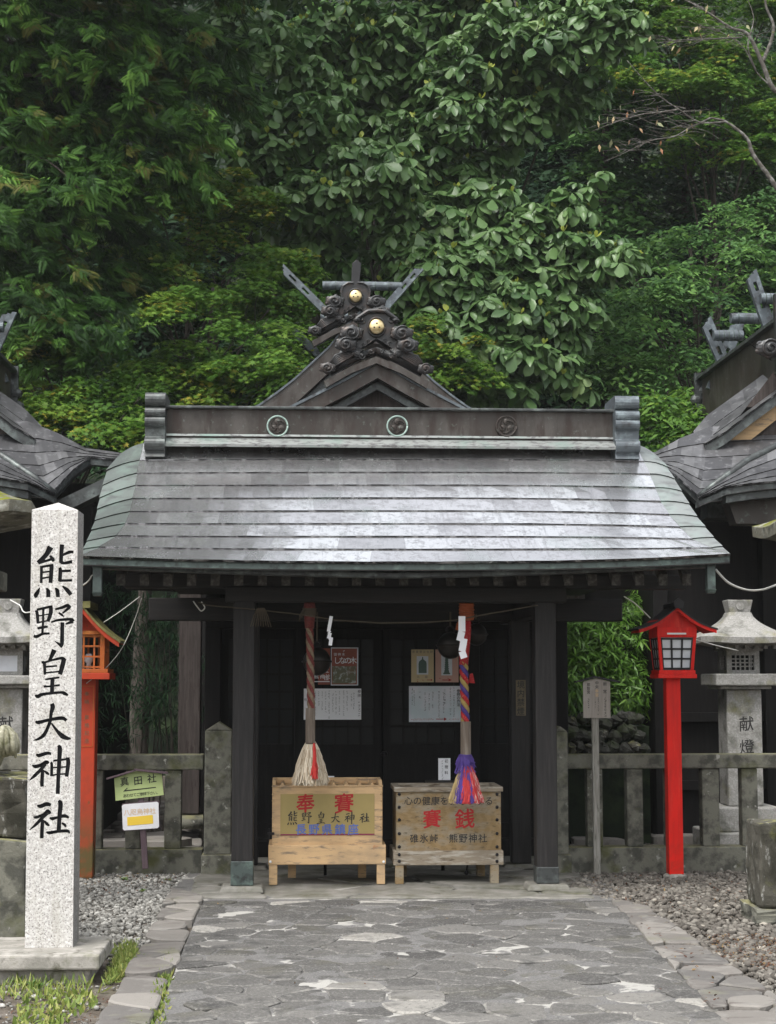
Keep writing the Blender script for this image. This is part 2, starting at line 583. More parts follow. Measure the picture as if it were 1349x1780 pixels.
MT['moss_stone'] = mat('mossy_roof_stone', (0.15, 0.145, 0.115), 0.95, 0, 0.2,
                       layers=[L((0.34, 0.34, 0.3), 0.54, 0.66, 8), L((0.05, 0.05, 0.04), 0.52, 0.66, 6), L((0.13, 0.14, 0.012), 0.3, 0.85, 9, kind='up', nlo=0.47, nhi=0.56)], bump=0.7, bscale=40)
MT['komainu'] = mat('lion_dog_stone', (0.27, 0.26, 0.19), 0.9, 0, 0.25, layers=[L((0.42, 0.41, 0.33), 0.5, 0.65, 30), L((0.1, 0.1, 0.05), 0.52, 0.66, 7)], bump=0.5, bscale=50)
MT['red'] = mat('vermilion_paint', (0.66, 0.012, 0.006), 0.5, 0, 0.25, layers=[L((0.44, 0.011, 0.007), 0.42, 0.66, 2.5, stretch=(6, 6, 1), amt=0.8), L((0.72, 0.07, 0.045), 0.56, 0.7, 4, stretch=(5, 5, .8), amt=0.5), L((0.25, 0.03, 0.015), 0.35, 0.02, 9, kind='low', nlo=0.42, nhi=0.6, amt=0.7)], bump=0.1, bscale=12, bstretch=(8, 8, 1))
MT['black_metal'] = mat('black_roof_sheet', (0.011, 0.011, 0.013), 0.55, 0.2, 0.5, layers=[L((0.024, 0.024, 0.026), 0.5, 0.7, 8)])
MT['pane'] = mat('frosted_pane', (0.62, 0.64, 0.68), 0.35, 0, 0.4, layers=[L((0.5, 0.52, 0.57), 0.45, 0.65, 5)])
MT['white'] = mat('white_paint', (0.75, 0.75, 0.75), 0.5)
MT['orange'] = mat('faded_orange_paint', (0.36, 0.09, 0.018), 0.7, 0, 0.3, layers=[L((0.4, 0.14, 0.03), 0.45, 0.65, 6), L((0.12, 0.05, 0.025), 0.58, 0.7, 9)], bump=0.15, bscale=30)
MT['orange_red'] = mat('weathered_red_paint', (0.4, 0.042, 0.014), 0.7, 0, 0.3,
                       layers=[L((0.28, 0.04, 0.018), 0.45, 0.65, 6), L((0.1, 0.075, 0.025), 0.62, 0.2, 5, kind='low', nlo=0.3, nhi=0.5), L((0.15, 0.06, 0.02), 0.62, 0.7, 14)], bump=0.15, bscale=30)
MT['olive_roof'] = mat('olive_sheet', (0.12, 0.115, 0.035), 0.6, 0.1, 0.4, layers=[L((0.2, 0.19, 0.07), 0.45, 0.65, 9), L((0.06, 0.055, 0.03), 0.55, 0.7, 14)], bump=0.1)
MT['sign_green'] = mat('pale_green_board', (0.38, 0.46, 0.2), 0.6, layers=[L((0.33, 0.41, 0.17), 0.45, 0.7, 6)])
MT['sign_white'] = mat('white_board', (0.7, 0.7, 0.73), 0.5, layers=[L((0.62, 0.62, 0.64), 0.45, 0.7, 6)])
MT['sign_wood'] = mat('pale_notice_wood', (0.33, 0.3, 0.27), 0.75, layers=[L((0.27, 0.24, 0.21), 0.45, 0.65, 3, stretch=(14, 14, 1)), L((0.4, 0.37, 0.34), 0.52, 0.66, 5)], bump=0.15, bscale=5, bstretch=(14, 14, 1))
MT['grey_wood'] = mat('grey_stake_wood', (0.22, 0.21, 0.185), 0.85, layers=[L((0.33, 0.32, 0.29), 0.45, 0.62, 4, stretch=(14, 14, 1)), L((0.09, 0.085, 0.07), 0.55, 0.68, 6, stretch=(8, 8, 1))], bump=0.3, bscale=5, bstretch=(14, 14, 1))
MT['purple_wood'] = mat('purple_brown_stake', (0.07, 0.045, 0.055), 0.7, layers=[L((0.1, 0.07, 0.08), 0.45, 0.65, 5, stretch=(9, 9, 1))])
MT['paper'] = mat('white_paper', (0.78, 0.79, 0.82), 0.7)
MT['paper_blue'] = mat('bluish_notice', (0.5, 0.58, 0.62), 0.5, layers=[L((0.72, 0.7, 0.76), 0.42, 0.6, 2.2)])
MT['poster_red'] = mat('red_brown_poster', (0.24, 0.06, 0.035), 0.5, layers=[L((0.3, 0.08, 0.05), 0.45, 0.65, 3)])
MT['poster_tan'] = mat('tan_poster', (0.52, 0.42, 0.24), 0.5)
MT['poster_pink'] = mat('pink_poster', (0.5, 0.3, 0.24), 0.5)
MT['poster_photo'] = mat('poster_photograph', (0.13, 0.13, 0.08), 0.5, layers=[L((0.4, 0.44, 0.42), 0.52, 0.6, 22), L((0.16, 0.1, 0.05), 0.5, 0.6, 5)])
MT['bronze_green'] = mat('green_bronze', (0.06, 0.11, 0.09), 0.5)
MT['plaque'] = mat('weathered_plaque', (0.11, 0.09, 0.055), 0.8, layers=[L((0.16, 0.13, 0.085), 0.45, 0.65, 5, stretch=(9, 9, 1))])
MT['rope_red'] = mat('red_cord', (0.15, 0.03, 0.026), 0.9, layers=[L((0.1, 0.025, 0.022), 0.45, 0.6, 60)], bump=0.3, bscale=140)
MT['rope_straw'] = mat('straw_cord', (0.2, 0.15, 0.1), 0.9, layers=[L((0.14, 0.1, 0.065), 0.45, 0.6, 60)], bump=0.3, bscale=140)
MT['rope_red2'] = mat('crimson_cord', (0.3, 0.012, 0.015), 0.9, layers=[L((0.42, 0.16, 0.14), 0.58, 0.64, 90)], bump=0.3, bscale=140)
MT['rope_purple'] = mat('purple_cord', (0.05, 0.028, 0.15), 0.9, bump=0.3, bscale=140)
MT['rope_yellow'] = mat('yellow_cord', (0.28, 0.2, 0.065), 0.9, bump=0.3, bscale=140)
MT['rope_orange'] = mat('orange_cord', (0.28, 0.07, 0.022), 0.9, bump=0.4, bscale=140)
MT['hemp'] = mat('hemp_fibre', (0.62, 0.54, 0.4), 0.85, tint=[(0, (0.3, 0.23, 0.15)), (1, (0.6, 0.53, 0.42))])
MT['hemp_red'] = mat('red_fibre', (0.42, 0.03, 0.025), 0.85)
MT['tassel'] = mat('tassel_fibre', (0.6, 0.05, 0.05), 0.8, tint=[(0.0, (0.06, 0.035, 0.17)), (0.24, (0.085, 0.045, 0.26)), (0.26, (0.38, 0.018, 0.022)), (0.6, (0.5, 0.05, 0.05)), (0.62, (0.5, 0.24, 0.22)), (0.8, (0.6, 0.36, 0.33)), (0.82, (0.3, 0.22, 0.1)), (1.0, (0.4, 0.3, 0.14))])
MT['handle_wood'] = mat('bell_handle_wood', (0.11, 0.085, 0.065), 0.7, layers=[L((0.19, 0.16, 0.13), 0.45, 0.65, 4, stretch=(14, 14, 1))], bump=0.2, bscale=5, bstretch=(12, 12, 1))
MT['bell'] = mat('dark_bell_bronze', (0.025, 0.022, 0.02), 0.38, 0.7)
MT['cable'] = mat('white_cable', (0.6, 0.6, 0.57), 0.6)
MT['straw'] = mat('straw_rope', (0.075, 0.06, 0.042), 0.95, bump=0.4, bscale=90)
MT['glass_dark'] = mat('dark_door_glass', (0.006, 0.007, 0.008), 0.3, 0, 0.16)
MT['bark'] = mat('bark', (0.045, 0.037, 0.03), 0.9, layers=[L((0.1, 0.09, 0.075), 0.5, 0.68, 9, stretch=(3, 3, .6))], bump=0.6, bscale=20, bstretch=(3, 3, .6))
MT['bark_pale'] = mat('pale_bark', (0.085, 0.077, 0.066), 0.9, layers=[L((0.2, 0.195, 0.18), 0.48, 0.62, 14), L((0.05, 0.045, 0.04), 0.52, 0.68, 20)], bump=0.5, bscale=40)


def leafmat(name, stops, rough=0.5, tr=0.25, spec=0.4):
    return mat(name, (0.05, 0.1, 0.03), rough, 0, spec, tint=stops, transl=tr)


MT['leaf_big'] = leafmat('magnolia_leaf', [(0, (0.0517, 0.1150, 0.0345)), (0.35, (0.0978, 0.1898, 0.0575)), (0.8, (0.1610, 0.2645, 0.0978)), (0.95, (0.2300, 0.3335, 0.1265)), (1, (0.3795, 0.4370, 0.0805))], 0.4, 0.3, 0.55)
MT['leaf_maple'] = leafmat('maple_leaf', [(0, (0.0420, 0.1080, 0.0168)), (0.5, (0.0900, 0.1920, 0.0264)), (0.9, (0.1680, 0.2640, 0.0360)), (1, (0.3240, 0.2880, 0.0420))], 0.55, 0.38, 0.2)
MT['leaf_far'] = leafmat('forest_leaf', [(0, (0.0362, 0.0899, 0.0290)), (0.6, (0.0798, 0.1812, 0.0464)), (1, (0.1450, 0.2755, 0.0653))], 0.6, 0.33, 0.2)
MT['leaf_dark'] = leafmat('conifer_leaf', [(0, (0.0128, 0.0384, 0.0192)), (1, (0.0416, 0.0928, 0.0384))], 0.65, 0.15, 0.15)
MT['leaf_cyp'] = leafmat('cypress_leaf', [(0, (0.01, 0.028, 0.007)), (0.45, (0.03, 0.08, 0.014)), (0.8, (0.075, 0.17, 0.027)), (0.97, (0.12, 0.24, 0.038)), (1, (0.09, 0.095, 0.02))], 0.6, 0.16, 0.15)
MT['leaf_bamboo'] = leafmat('bamboo_leaf', [(0, (0.06, 0.14, 0.02)), (0.7, (0.13, 0.28, 0.035)), (0.95, (0.2, 0.34, 0.06)), (1, (0.35, 0.3, 0.06))], 0.42, 0.3)
MT['leaf_dry'] = leafmat('autumn_leaf', [(0, (0.3, 0.13, 0.06)), (0.5, (0.4, 0.34, 0.18)), (1, (0.24, 0.28, 0.15))], 0.6, 0.2)
MT['grass'] = leafmat('grass_blade', [(0, (0.1, 0.16, 0.03)), (0.6, (0.2, 0.26, 0.05)), (1, (0.32, 0.32, 0.1))], 0.6, 0.25)
MT['weed'] = leafmat('weed_leaf', [(0, (0.05, 0.12, 0.02)), (1, (0.13, 0.21, 0.04))], 0.5, 0.25)
MT['path'] = mat('path_stone', (0.12, 0.12, 0.12), 0.78, 0, 0.22,
                 tint=[(0, (0.056, 0.054, 0.052)), (0.45, (0.108, 0.104, 0.098)), (0.75, (0.19, 0.182, 0.168)), (1, (0.34, 0.325, 0.295))],
                 layers=[L((0.24, 0.235, 0.22), 0.57, 0.63, 9, detail=12, rgh=0.78, amt=0.7), L((0.3, 0.29, 0.27), 0.62, 0.66, 2.6, detail=9, rgh=0.7, amt=0.75, stretch=(.7, 1, 1)), L((0.19, 0.185, 0.175), 0.5, 0.62, 70, detail=3, amt=0.55), L((0.05, 0.05, 0.048), 0.54, 0.62, 32, detail=8, rgh=0.75, amt=0.6), L((0.3, 0.29, 0.27), 0.63, 0.66, 60, detail=4, amt=0.6), L((0.035, 0.035, 0.035), 0.54, 0.7, 5, amt=0.6), L((0.09, 0.085, 0.06), 0.55, 0.7, 2.2, amt=0.5)], bump=0.9, bscale=38)
MT['kerb'] = mat('edge_stone', (0.2, 0.19, 0.17), 0.75, 0, 0.4,
                 tint=[(0, (0.1, 0.095, 0.09)), (0.5, (0.155, 0.143, 0.13)), (1, (0.225, 0.21, 0.19))],
                 layers=[L((0.25, 0.24, 0.22), 0.52, 0.68, 6, detail=9, amt=0.6), L((0.07, 0.055, 0.05), 0.56, 0.7, 4, stretch=(1, 3, 1), amt=0.7), L((0.1, 0.1, 0.045), 0.58, 0.7, 3, amt=0.5)], bump=0.5, bscale=40)
MT['mortar'] = mat('path_mortar', (0.125, 0.122, 0.118), 0.85, 0, 0.3, layers=[L((0.19, 0.185, 0.18), 0.45, 0.6, 90, detail=3), L((0.08, 0.078, 0.072), 0.52, 0.66, 4), L((0.36, 0.35, 0.325), 0.565, 0.59, 1.9, detail=6)], bump=0.7, bscale=120)
MT['soil'] = mat('soil_ground', (0.09, 0.075, 0.06), 0.95, 0, 0.2, layers=[L((0.16, 0.14, 0.12), 0.45, 0.65, 6, detail=10), L((0.05, 0.04, 0.03), 0.52, 0.66, 14), L((0.07, 0.08, 0.03), 0.6, 0.72, 1.5, amt=0.6)], bump=0.8, bscale=60)
MT['gravel'] = mat('pale_gravel', (0.3, 0.3, 0.3), 0.85, 0, 0.3, tint=[(0, (0.085, 0.08, 0.07)), (0.5, (0.2, 0.195, 0.18)), (1, (0.42, 0.41, 0.38))], layers=[L((0.2, 0.19, 0.17), 0.5, 0.7, 30, amt=0.5)])
MT['gravel_brown'] = mat('brown_gravel', (0.2, 0.17, 0.15), 0.85, 0, 0.3, tint=[(0, (0.045, 0.04, 0.034)), (0.5, (0.115, 0.104, 0.09)), (0.9, (0.215, 0.2, 0.175)), (1, (0.34, 0.31, 0.26))], layers=[L((0.1, 0.085, 0.075), 0.5, 0.7, 30, amt=0.5)])
MT['hill'] = mat('hill_floor', (0.014, 0.02, 0.012), 0.95, 0, 0.1, layers=[L((0.03, 0.045, 0.02), 0.45, 0.65, 2), L((0.006, 0.008, 0.006), 0.5, 0.65, 5)], bump=1.0, bscale=5)
MT['floor'] = mat('porch_floor_stone', (0.15, 0.145, 0.125), 0.7, 0, 0.4, layers=[L((0.22, 0.21, 0.19), 0.45, 0.62, 5, detail=9), L((0.08, 0.08, 0.05), 0.52, 0.66, 3)], bump=0.4, bscale=40)
AXIS = P(686, 1180, 13.4).x          # the shrine's centre line


# ------------------------------------------------------------------ lettering
def char_geo(ch, bold=0.0):
    c = bpy.data.curves.new('tmp', 'FONT')
    c.body = ch
    c.resolution_u = 3
    c.offset = bold
    o = bpy.data.objects.new('tmp', c)
    COL.objects.link(o)
    dg = bpy.context.evaluated_depsgraph_get()
    me = bpy.data.meshes.new_from_object(o.evaluated_get(dg))
    v = [(p.co.x - 0.5, p.co.y - 0.38) for p in me.vertices]
    f = [tuple(p.vertices) for p in me.polygons]
    bpy.data.objects.remove(o)
    bpy.data.curves.remove(c)
    bpy.data.meshes.remove(me)
    return v, f


CG = {}
BRUSH = {
 '熊': [[(560,160,150),(470,330,110),(300,510,110)],[(300,510,100),(480,470,60),(600,430,70)],[(560,350,40),(620,430,100),(640,480,60)],
        [(370,630,70),(370,980,65)],[(340,620,60),(560,580,60)],[(590,560,110),(600,650,100),(585,970,95)],[(400,740,45),(550,720,40)],[(400,880,45),(550,850,40)],
        [(830,100,110),(820,300,95),(815,490,90)],[(860,330,60),(1000,270,80),(1090,260,60)],[(815,480,100),(880,525,70),(1060,490,80)],
        [(790,630,60),(805,700,90),(800,930,90)],[(830,710,60),(1040,700,60)],[(790,930,70),(900,930,60),(1070,925,60)],
        [(335,1100,20),(300,1190,90),(255,1270,110),(262,1320,70)],[(490,1110,30),(535,1180,100),(540,1300,100)],[(695,1105,30),(745,1170,100),(760,1300,90)],[(860,1060,30),(970,1150,100),(1050,1250,90)]],
 '野': [[(215,380,30),(260,400,80),(290,650,70)],[(260,340,60),(560,270,60)],[(570,250,90),(580,400,100),(520,600,80)],[(405,330,60),(405,640,55),(395,880,60)],[(300,485,35),(540,440,30)],[(300,635,40),(530,590,40)],
        [(280,770,50),(400,750,70),(510,730,50)],[(200,950,60),(270,960,80),(400,900,60),(555,890,50)],
        [(680,330,50),(830,290,70),(960,240,80),(1020,290,70)],[(1000,290,80),(850,420,40)],[(760,410,40),(820,450,60),(880,495,30)],[(590,630,40),(750,580,60),(1040,560,70),(1090,600,80)],[(1080,610,90),(930,670,40)],
        [(850,640,90),(850,1000,95),(850,1130,90),(830,1210,40)],[(830,1170,80),(690,1070,20)]],
 '皇': [[(650,150,120),(600,270,95),(550,380,70)],[(370,430,50),(430,450,80),(450,700,60)],[(430,430,50),(600,380,50),(830,330,70),(900,380,80)],[(880,350,110),(850,500,110),(800,690,100)],[(460,530,50),(720,510,40)],[(460,670,40),(770,640,40)],
        [(460,820,40),(600,800,50),(780,775,45)],[(625,810,95),(620,1110,95)],[(430,980,50),(560,980,45),(790,950,50)],[(240,1180,40),(300,1210,100),(420,1160,70),(800,1120,60),(900,1140,90),(980,1180,50)]],
 '大': [[(600,200,100),(620,270,110),(585,420,80),(570,580,80),(500,780,80),(420,920,90),(300,1000,60),(190,1030,10)],[(240,590,40),(300,620,90),(540,560,70),(830,520,90),(930,570,70)],[(600,640,40),(720,800,70),(850,930,120),(960,980,90),(1045,990,40)]],
 '神': [[(250,360,40),(310,390,90),(480,340,80),(580,350,60)],[(160,610,30),(230,640,90),(350,610,80),(480,550,110),(520,570,70)],[(450,590,90),(350,720,80),(220,850,80),(105,955,15)],[(400,720,80),(390,1000,90),(395,1085,80)],[(440,740,40),(500,790,70),(545,820,40)],
        [(580,550,50),(605,600,70),(605,850,70)],[(640,510,50),(900,480,50),(960,450,60)],[(960,450,90),(980,560,100),(950,860,85)],[(630,670,35),(930,650,40)],[(600,845,40),(740,820,40),(930,810,40)],[(740,170,60),(780,230,110),(775,500,100),(760,900,90),(755,1250,95)]],
 '社': [[(270,350,40),(340,370,90),(480,320,100),(570,340,70)],[(190,600,30),(250,620,70),(420,550,60),(510,480,90),(570,530,60)],[(510,520,80),(400,620,80),(250,780,70),(105,905,15)],[(400,680,80),(390,900,90),(390,1080,85)],[(440,700,40),(500,770,80),(555,810,30)],
        [(560,630,40),(620,650,80),(740,620,60),(900,590,90),(985,630,50)],[(755,250,70),(800,320,110),(780,600,100),(770,910,100)],[(840,750,40),(900,790,70),(930,830,50)],[(490,950,40),(560,970,80),(740,940,70),(960,930,80),(1015,980,40)]],
}
# writing centre and size of each brushed sign in its own grid, in grid units
BCEN = {'熊': (640, 700), '野': (650, 720), '皇': (620, 680), '大': (610, 620), '神': (590, 710), '社': (560, 650)}


def stroke_poly(st):
    """outline (left side then right side) of one brush stroke in grid units"""
    pts = [Vector((x, y)) for x, y, _ in st]
    ws = [q[2] for q in st]
    # resample with a smooth curve
    if len(pts) > 2:
        out, wo = [], []
        for i in range(len(pts) - 1):
            p0, p1, p2, p3 = pts[max(i - 1, 0)], pts[i], pts[i + 1], pts[min(i + 2, len(pts) - 1)]
            for k in range(4):
                t = k / 4
                out.append(0.5 * ((2 * p1) + (p2 - p0) * t + (2 * p0 - 5 * p1 + 4 * p2 - p3) * t * t + (3 * p1 - p0 - 3 * p2 + p3) * t ** 3))
                wo.append(ws[i] * (1 - t) + ws[i + 1] * t)
        out.append(pts[-1])
        wo.append(ws[-1])
        pts, ws = out, wo
    Ls, Rs = [], []
    for i, p in enumerate(pts):
        d = (pts[min(i + 1, len(pts) - 1)] - pts[max(i - 1, 0)])
        d.normalize()
        nn = Vector((-d.y, d.x))
        ext = Vector((0, 0))
        if i == 0:
            ext = -d * ws[i] * 0.12
        if i == len(pts) - 1:
            ext = d * ws[i] * 0.18
        Ls.append(p + nn * ws[i] / 2 + ext)
        Rs.append(p - nn * ws[i] / 2 + ext)
    return Ls, Rs


def brush(mb, ch, org, ex, ez, size, cen=None):
    """brushed character; org: 3d centre, ex / ez unit vectors, size: metres for 1349 grid units; ey outward"""
    cx, cy = cen or BCEN[ch]
    nrm = ex.cross(ez)          # towards the viewer
    for k, st in enumerate(BRUSH[ch]):
        Ls, Rs = stroke_poly(st)
        v, f = [], []
        off = nrm * (0.0009 + 0.00025 * k)
        for a, b in zip(Ls, Rs):
            for q in (a, b):
                v.append(org + off + ex * ((q.x - cx) / 1349 * size) - ez * ((q.y - cy) / 1349 * size))
        for i in range(len(Ls) - 1):
            f.append((2 * i, 2 * i + 1, 2 * i + 3, 2 * i + 2))
        mb.add(v, f)
    return mb


def glyph(mb, ch, org, ex, ez, size, bold=0.0, shear=0.0, sx=1.0, lift=0.0012):
    if ch not in CG:
        CG[ch] = char_geo(ch)
    v, f = CG[ch]
    nrm = ex.cross(ez)
    sh = [(0, 0)] if bold <= 0 else [(-bold, 0), (bold, 0), (0, bold), (0, -bold), (bold * .7, bold * .7), (-bold * .7, -bold * .7)]
    for k, (a, b) in enumerate(sh):
        mb.add([org + nrm * (lift + k * .00008) + ex * ((x + a) * size * sx) + ez * ((y + b + shear * x) * size) for x, y in v], f)


def line(mb, text, x0, x1, yc, size_px, Y, bold=0.0, shear=0.0, tilt=0.0, sx=1.0):
    """characters spread evenly from pixel x0 to x1 (centres) on the plane Y"""
    n = len(text)
    ex = Vector((math.cos(tilt), 0, math.sin(tilt)))
    ez = Vector((-math.sin(tilt), 0, math.cos(tilt)))
    for i, ch in enumerate(text):
        if ch == '　':
            continue
        px = x0 + (x1 - x0) * (i / (n - 1) if n > 1 else 0)
        py = yc - (px - (x0 + x1) / 2) * math.tan(tilt)
        o = P(px, py, Y)
        if ch in BRUSH and bold == 0.02:
            brush(mb, ch, o, ex, ez, SZ(size_px, Y) * 1.22)
        else:
            glyph(mb, ch, o, ex, ez, SZ(size_px, Y) * 1.06, bold, shear, sx)


def column(mb, text, xc, y0, y1, size_px, Y, bold=0.0):
    n = len(text)
    for i, ch in enumerate(text):
        if ch == '　':
            continue
        py = y0 + (y1 - y0) * (i / (n - 1) if n > 1 else 0)
        glyph(mb, ch, P(xc, py, Y), Vector((1, 0, 0)), Vector((0, 0, 1)), SZ(size_px, Y) * 1.06, bold)


def marks(mb, xc, y0, y1, wpx, Y, gap=0.3, step=None):
    """a column of tiny pen marks, writing too small to read in the photograph"""
    step = step or wpx * 1.15
    y = y0
    while y < y1:
        if random.random() > gap:
            for k in range(3):
                a = random.uniform(-0.5, 0.5)
                yy = y + random.uniform(0, step * 0.8)
                ln = random.uniform(0.4, 1.0) * wpx
                if random.random() < 0.6:
                    q = RC(xc - ln / 2 + a, yy, xc + ln / 2 + a, yy + wpx * 0.16, Y)
                else:
                    q = RC(xc + a * wpx, yy, xc + a * wpx + wpx * 0.16, yy + ln * 0.8, Y)
                e = 0.0008 + 0.00012 * k
                mb.add([(q[0], Y - e, q[2]), (q[1], Y - e, q[2]), (q[1], Y - e, q[3]), (q[0], Y - e, q[3])], [(0, 1, 2, 3)])
        y += step


def rect(mb, x0, y0, x1, y1, Y, dep=0.004):
    q = RC(x0, y0, x1, y1, Y)
    return mb.box(q[0], q[1], Y, Y + dep, q[2], q[3])


def interp(tab, v):
    """piecewise linear table [(v, a, b, ..)]"""
    if v <= tab[0][0]:
        return tab[0][1:]
    for p, q in zip(tab, tab[1:]):
        if v <= q[0]:
            t = (v - p[0]) / (q[0] - p[0])
            return tuple(a + (b - a) * t for a, b in zip(p[1:], q[1:]))
    return tab[-1][1:]


def shingles(mb, S, t0, t1, length, rows, panel, lift=0.012, nseg=3, jit=0.004, v0=0.0, v1=1.0, breaks=(), seam=0.0, edge=0.006):
    """overlapping sheet courses on a surface S(t, v); t runs along the course"""
    for r in range(rows):
        va = v0 + (v1 - v0) * r / rows
        vb = v0 + (v1 - v0) * (r + 1) / rows
        off = (r % 2) * 0.5 + random.uniform(-0.08, 0.08)
        cuts = [t0]
        c = t0 + panel / length * (t1 - t0) * (0.5 if r % 2 else 1.0) * random.uniform(0.9, 1.1)
        while c < t1 - 0.3 * panel / length * (t1 - t0):
            cuts.append(c)
            c += panel / length * (t1 - t0)
        cuts.append(t1)
        gen = [random.uniform(-jit, jit) for _ in range(60)]
        for a, b in zip(cuts, cuts[1:]):
            ts = sorted(set([a + (b - a) * k / nseg for k in range(nseg + 1)] + [q for q in breaks if a < q < b]))
            mb.tint = .08 + .92 * random.random() ** 1.1
            if seam:
                b = b - seam / length * (t1 - t0)
            if mb.tint == 0.5:
                mb.tint = 0.51
            tilt = random.uniform(-0.25, 0.3) * lift
            v, f = [], []
            for i, t in enumerate(ts):
                pa, pb = S(t, va), S(t, vb)
                e = 1e-3
                du = S(min(t + e, t1), (va + vb) / 2) - S(max(t - e, t0), (va + vb) / 2)
                dv = pb - pa
                nn = du.cross(dv)
                nn = nn.normalized()
                if nn.z < 0:
                    nn = -nn
                gi = gen[int((t - t0) / (t1 - t0) * 55)]
                up = pa + nn * 0.001
                lo = pb + dv * (0.06 + gi) + nn * (lift + tilt * (i / len(ts) - 0.5) + gi * 0.7)
                mid = (up + lo) / 2 + nn * gi * 0.4
                v += [up, mid, lo, lo - nn * (lift + edge)]
            k = len(ts)
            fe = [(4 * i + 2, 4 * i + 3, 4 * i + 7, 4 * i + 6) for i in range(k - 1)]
            for i in range(k - 1):
                for j in range(2):
                    f.append((4 * i + j, 4 * i + j + 1, 4 * i + 4 + j + 1, 4 * i + 4 + j))
            tt_ = mb.tint
            mb.add(v, f)
            n0 = len(mb.v) - len(v)
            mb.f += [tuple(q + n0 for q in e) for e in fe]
            mb.t += [0.0] * len(fe)  # lower edges coloured near-black: the shadow line between courses, painted in
    mb.tint = 0.5


def spiral(mb, c, r, turns=1.6, tr=None, sgn=1, y=0.0, a0=0.0, n=22):
    """a raised scroll facing -Y"""
    tr = tr or r * 0.2
    pts, rs = [], []
    for i in range(n + 1):
        q = i / n
        rr = r * (1 - 0.9 * q)
        a = a0 + sgn * turns * 2 * PI * q
        pts.append((c[0] + rr * math.cos(a), c[1] - y - 0.35 * r * q, c[2] + rr * math.sin(a)))
        rs.append(tr * (0.7 + 0.5 * q) * (0.6 if i == 0 else 1))
    mb.tube(pts, rs, 6)


def cloud(mb, c, r, sgn=1):
    """flattened lobed cloud boss carrying a raised scroll"""
    mb.ball((c[0], c[1], c[2]), r * 1.2, r * 0.34, r * 0.78, 14, 8)
    for k in range(6):
        a = 2 * PI * k / 6 + 0.4
        mb.ball((c[0] + 0.98 * r * math.cos(a), c[1] + .02 * r, c[2] + 0.62 * r * math.sin(a)), r * 0.36, r * 0.2, r * 0.28, 9, 6)
    spiral(mb, (c[0], c[1] - r * 0.2, c[2]), r * 0.8, 1.7, r * 0.15, sgn, 0.0, random.uniform(0, 1))


def tomoe(mb, c, R, y):
    """three comma shapes raised on a round crest facing -Y"""
    for k in range(3):
        a0 = PI / 2 + k * 2 * PI / 3
        hc = Vector((c[0] + 0.46 * R * math.cos(a0), 0, c[2] + 0.46 * R * math.sin(a0)))
        pts, rs = [], []
        for i in range(9):
            q = i / 8
            a = a0 - q * 2.0
            rr = R * (0.46 + 0.34 * min(1, q * 1.6))
            pts.append((c[0] + rr * math.cos(a), y, c[2] + rr * math.sin(a)))
            rs.append(R * 0.36 * (1 - q) ** 1.1 * 0.9 + 0.001)
        mb.tube(pts, rs, 8, flat=0.35)
        mb.ball((hc.x, y, hc.z), R * 0.36, R * 0.14, R * 0.36, 10, 6)


# ================================================================== setting
def sheet(name, pts, z, material, kind='structure'):
    me = bpy.data.meshes.new(name)
    me.from_pydata([(x, y, z) for x, y in pts], [], [tuple(range(len(pts)))])
    return props(link(name, me, material), kind=kind)


sheet('ground', [(-120, -30), (120, -30), (120, 29.5), (-120, 29.5)], -0.03, MT['soil'])

# forest floor rising behind the shrine
nx, ny = 70, 40
hv, hf = [], []
for j in range(ny + 1):
    for i in range(nx + 1):
        x = -60 + 120 * i / nx
        y = 29 + 50 * j / ny
        z = -0.1 + max(0, y - 29) * 0.72 + 0.6 * math.sin(x * 0.4 + y * 0.3) * min(1, (y - 29) / 5) + random.uniform(-.25, .25) * min(1, (y - 29) / 3)
        hv.append((x, y, z))
for j in range(ny):
    for i in range(nx):
        a = j * (nx + 1) + i
        hf.append((a, a + 1, a + nx + 2, a + nx + 1))
me = bpy.data.meshes.new('hillside')
me.from_pydata(hv, [], hf)
props(link('hillside', me, MT['hill'], smooth=True), kind='structure')


def clip(poly, p, n):
    """keep the side of polygon where (x - p).n <= 0"""
    out = []
    for i in range(len(poly)):
        a, b = poly[i], poly[(i + 1) % len(poly)]
        da = (a[0] - p[0]) * n[0] + (a[1] - p[1]) * n[1]
        db = (b[0] - p[0]) * n[0] + (b[1] - p[1]) * n[1]
        if da <= 0:
            out.append(a)
        if (da < 0 < db) or (db < 0 < da):
            t = da / (da - db)
            out.append((a[0] + (b[0] - a[0]) * t, a[1] + (b[1] - a[1]) * t))
    return out


def inside(poly, x, y):
    c = False
    for i in range(len(poly)):
        (x1, y1), (x2, y2) = poly[i], poly[i - 1]
        if (y1 > y) != (y2 > y) and x < (x2 - x1) * (y - y1) / (y2 - y1) + x1:
            c = not c
    return c


def convex_clip(poly, region):
    """clip by a convex region given counter-clockwise"""
    for i in range(len(region)):
        a, b = region[i], region[(i + 1) % len(region)]
        n = (b[1] - a[1], -(b[0] - a[0]))
        poly = clip(poly, a, n)
        if len(poly) < 3:
            return []
    return poly


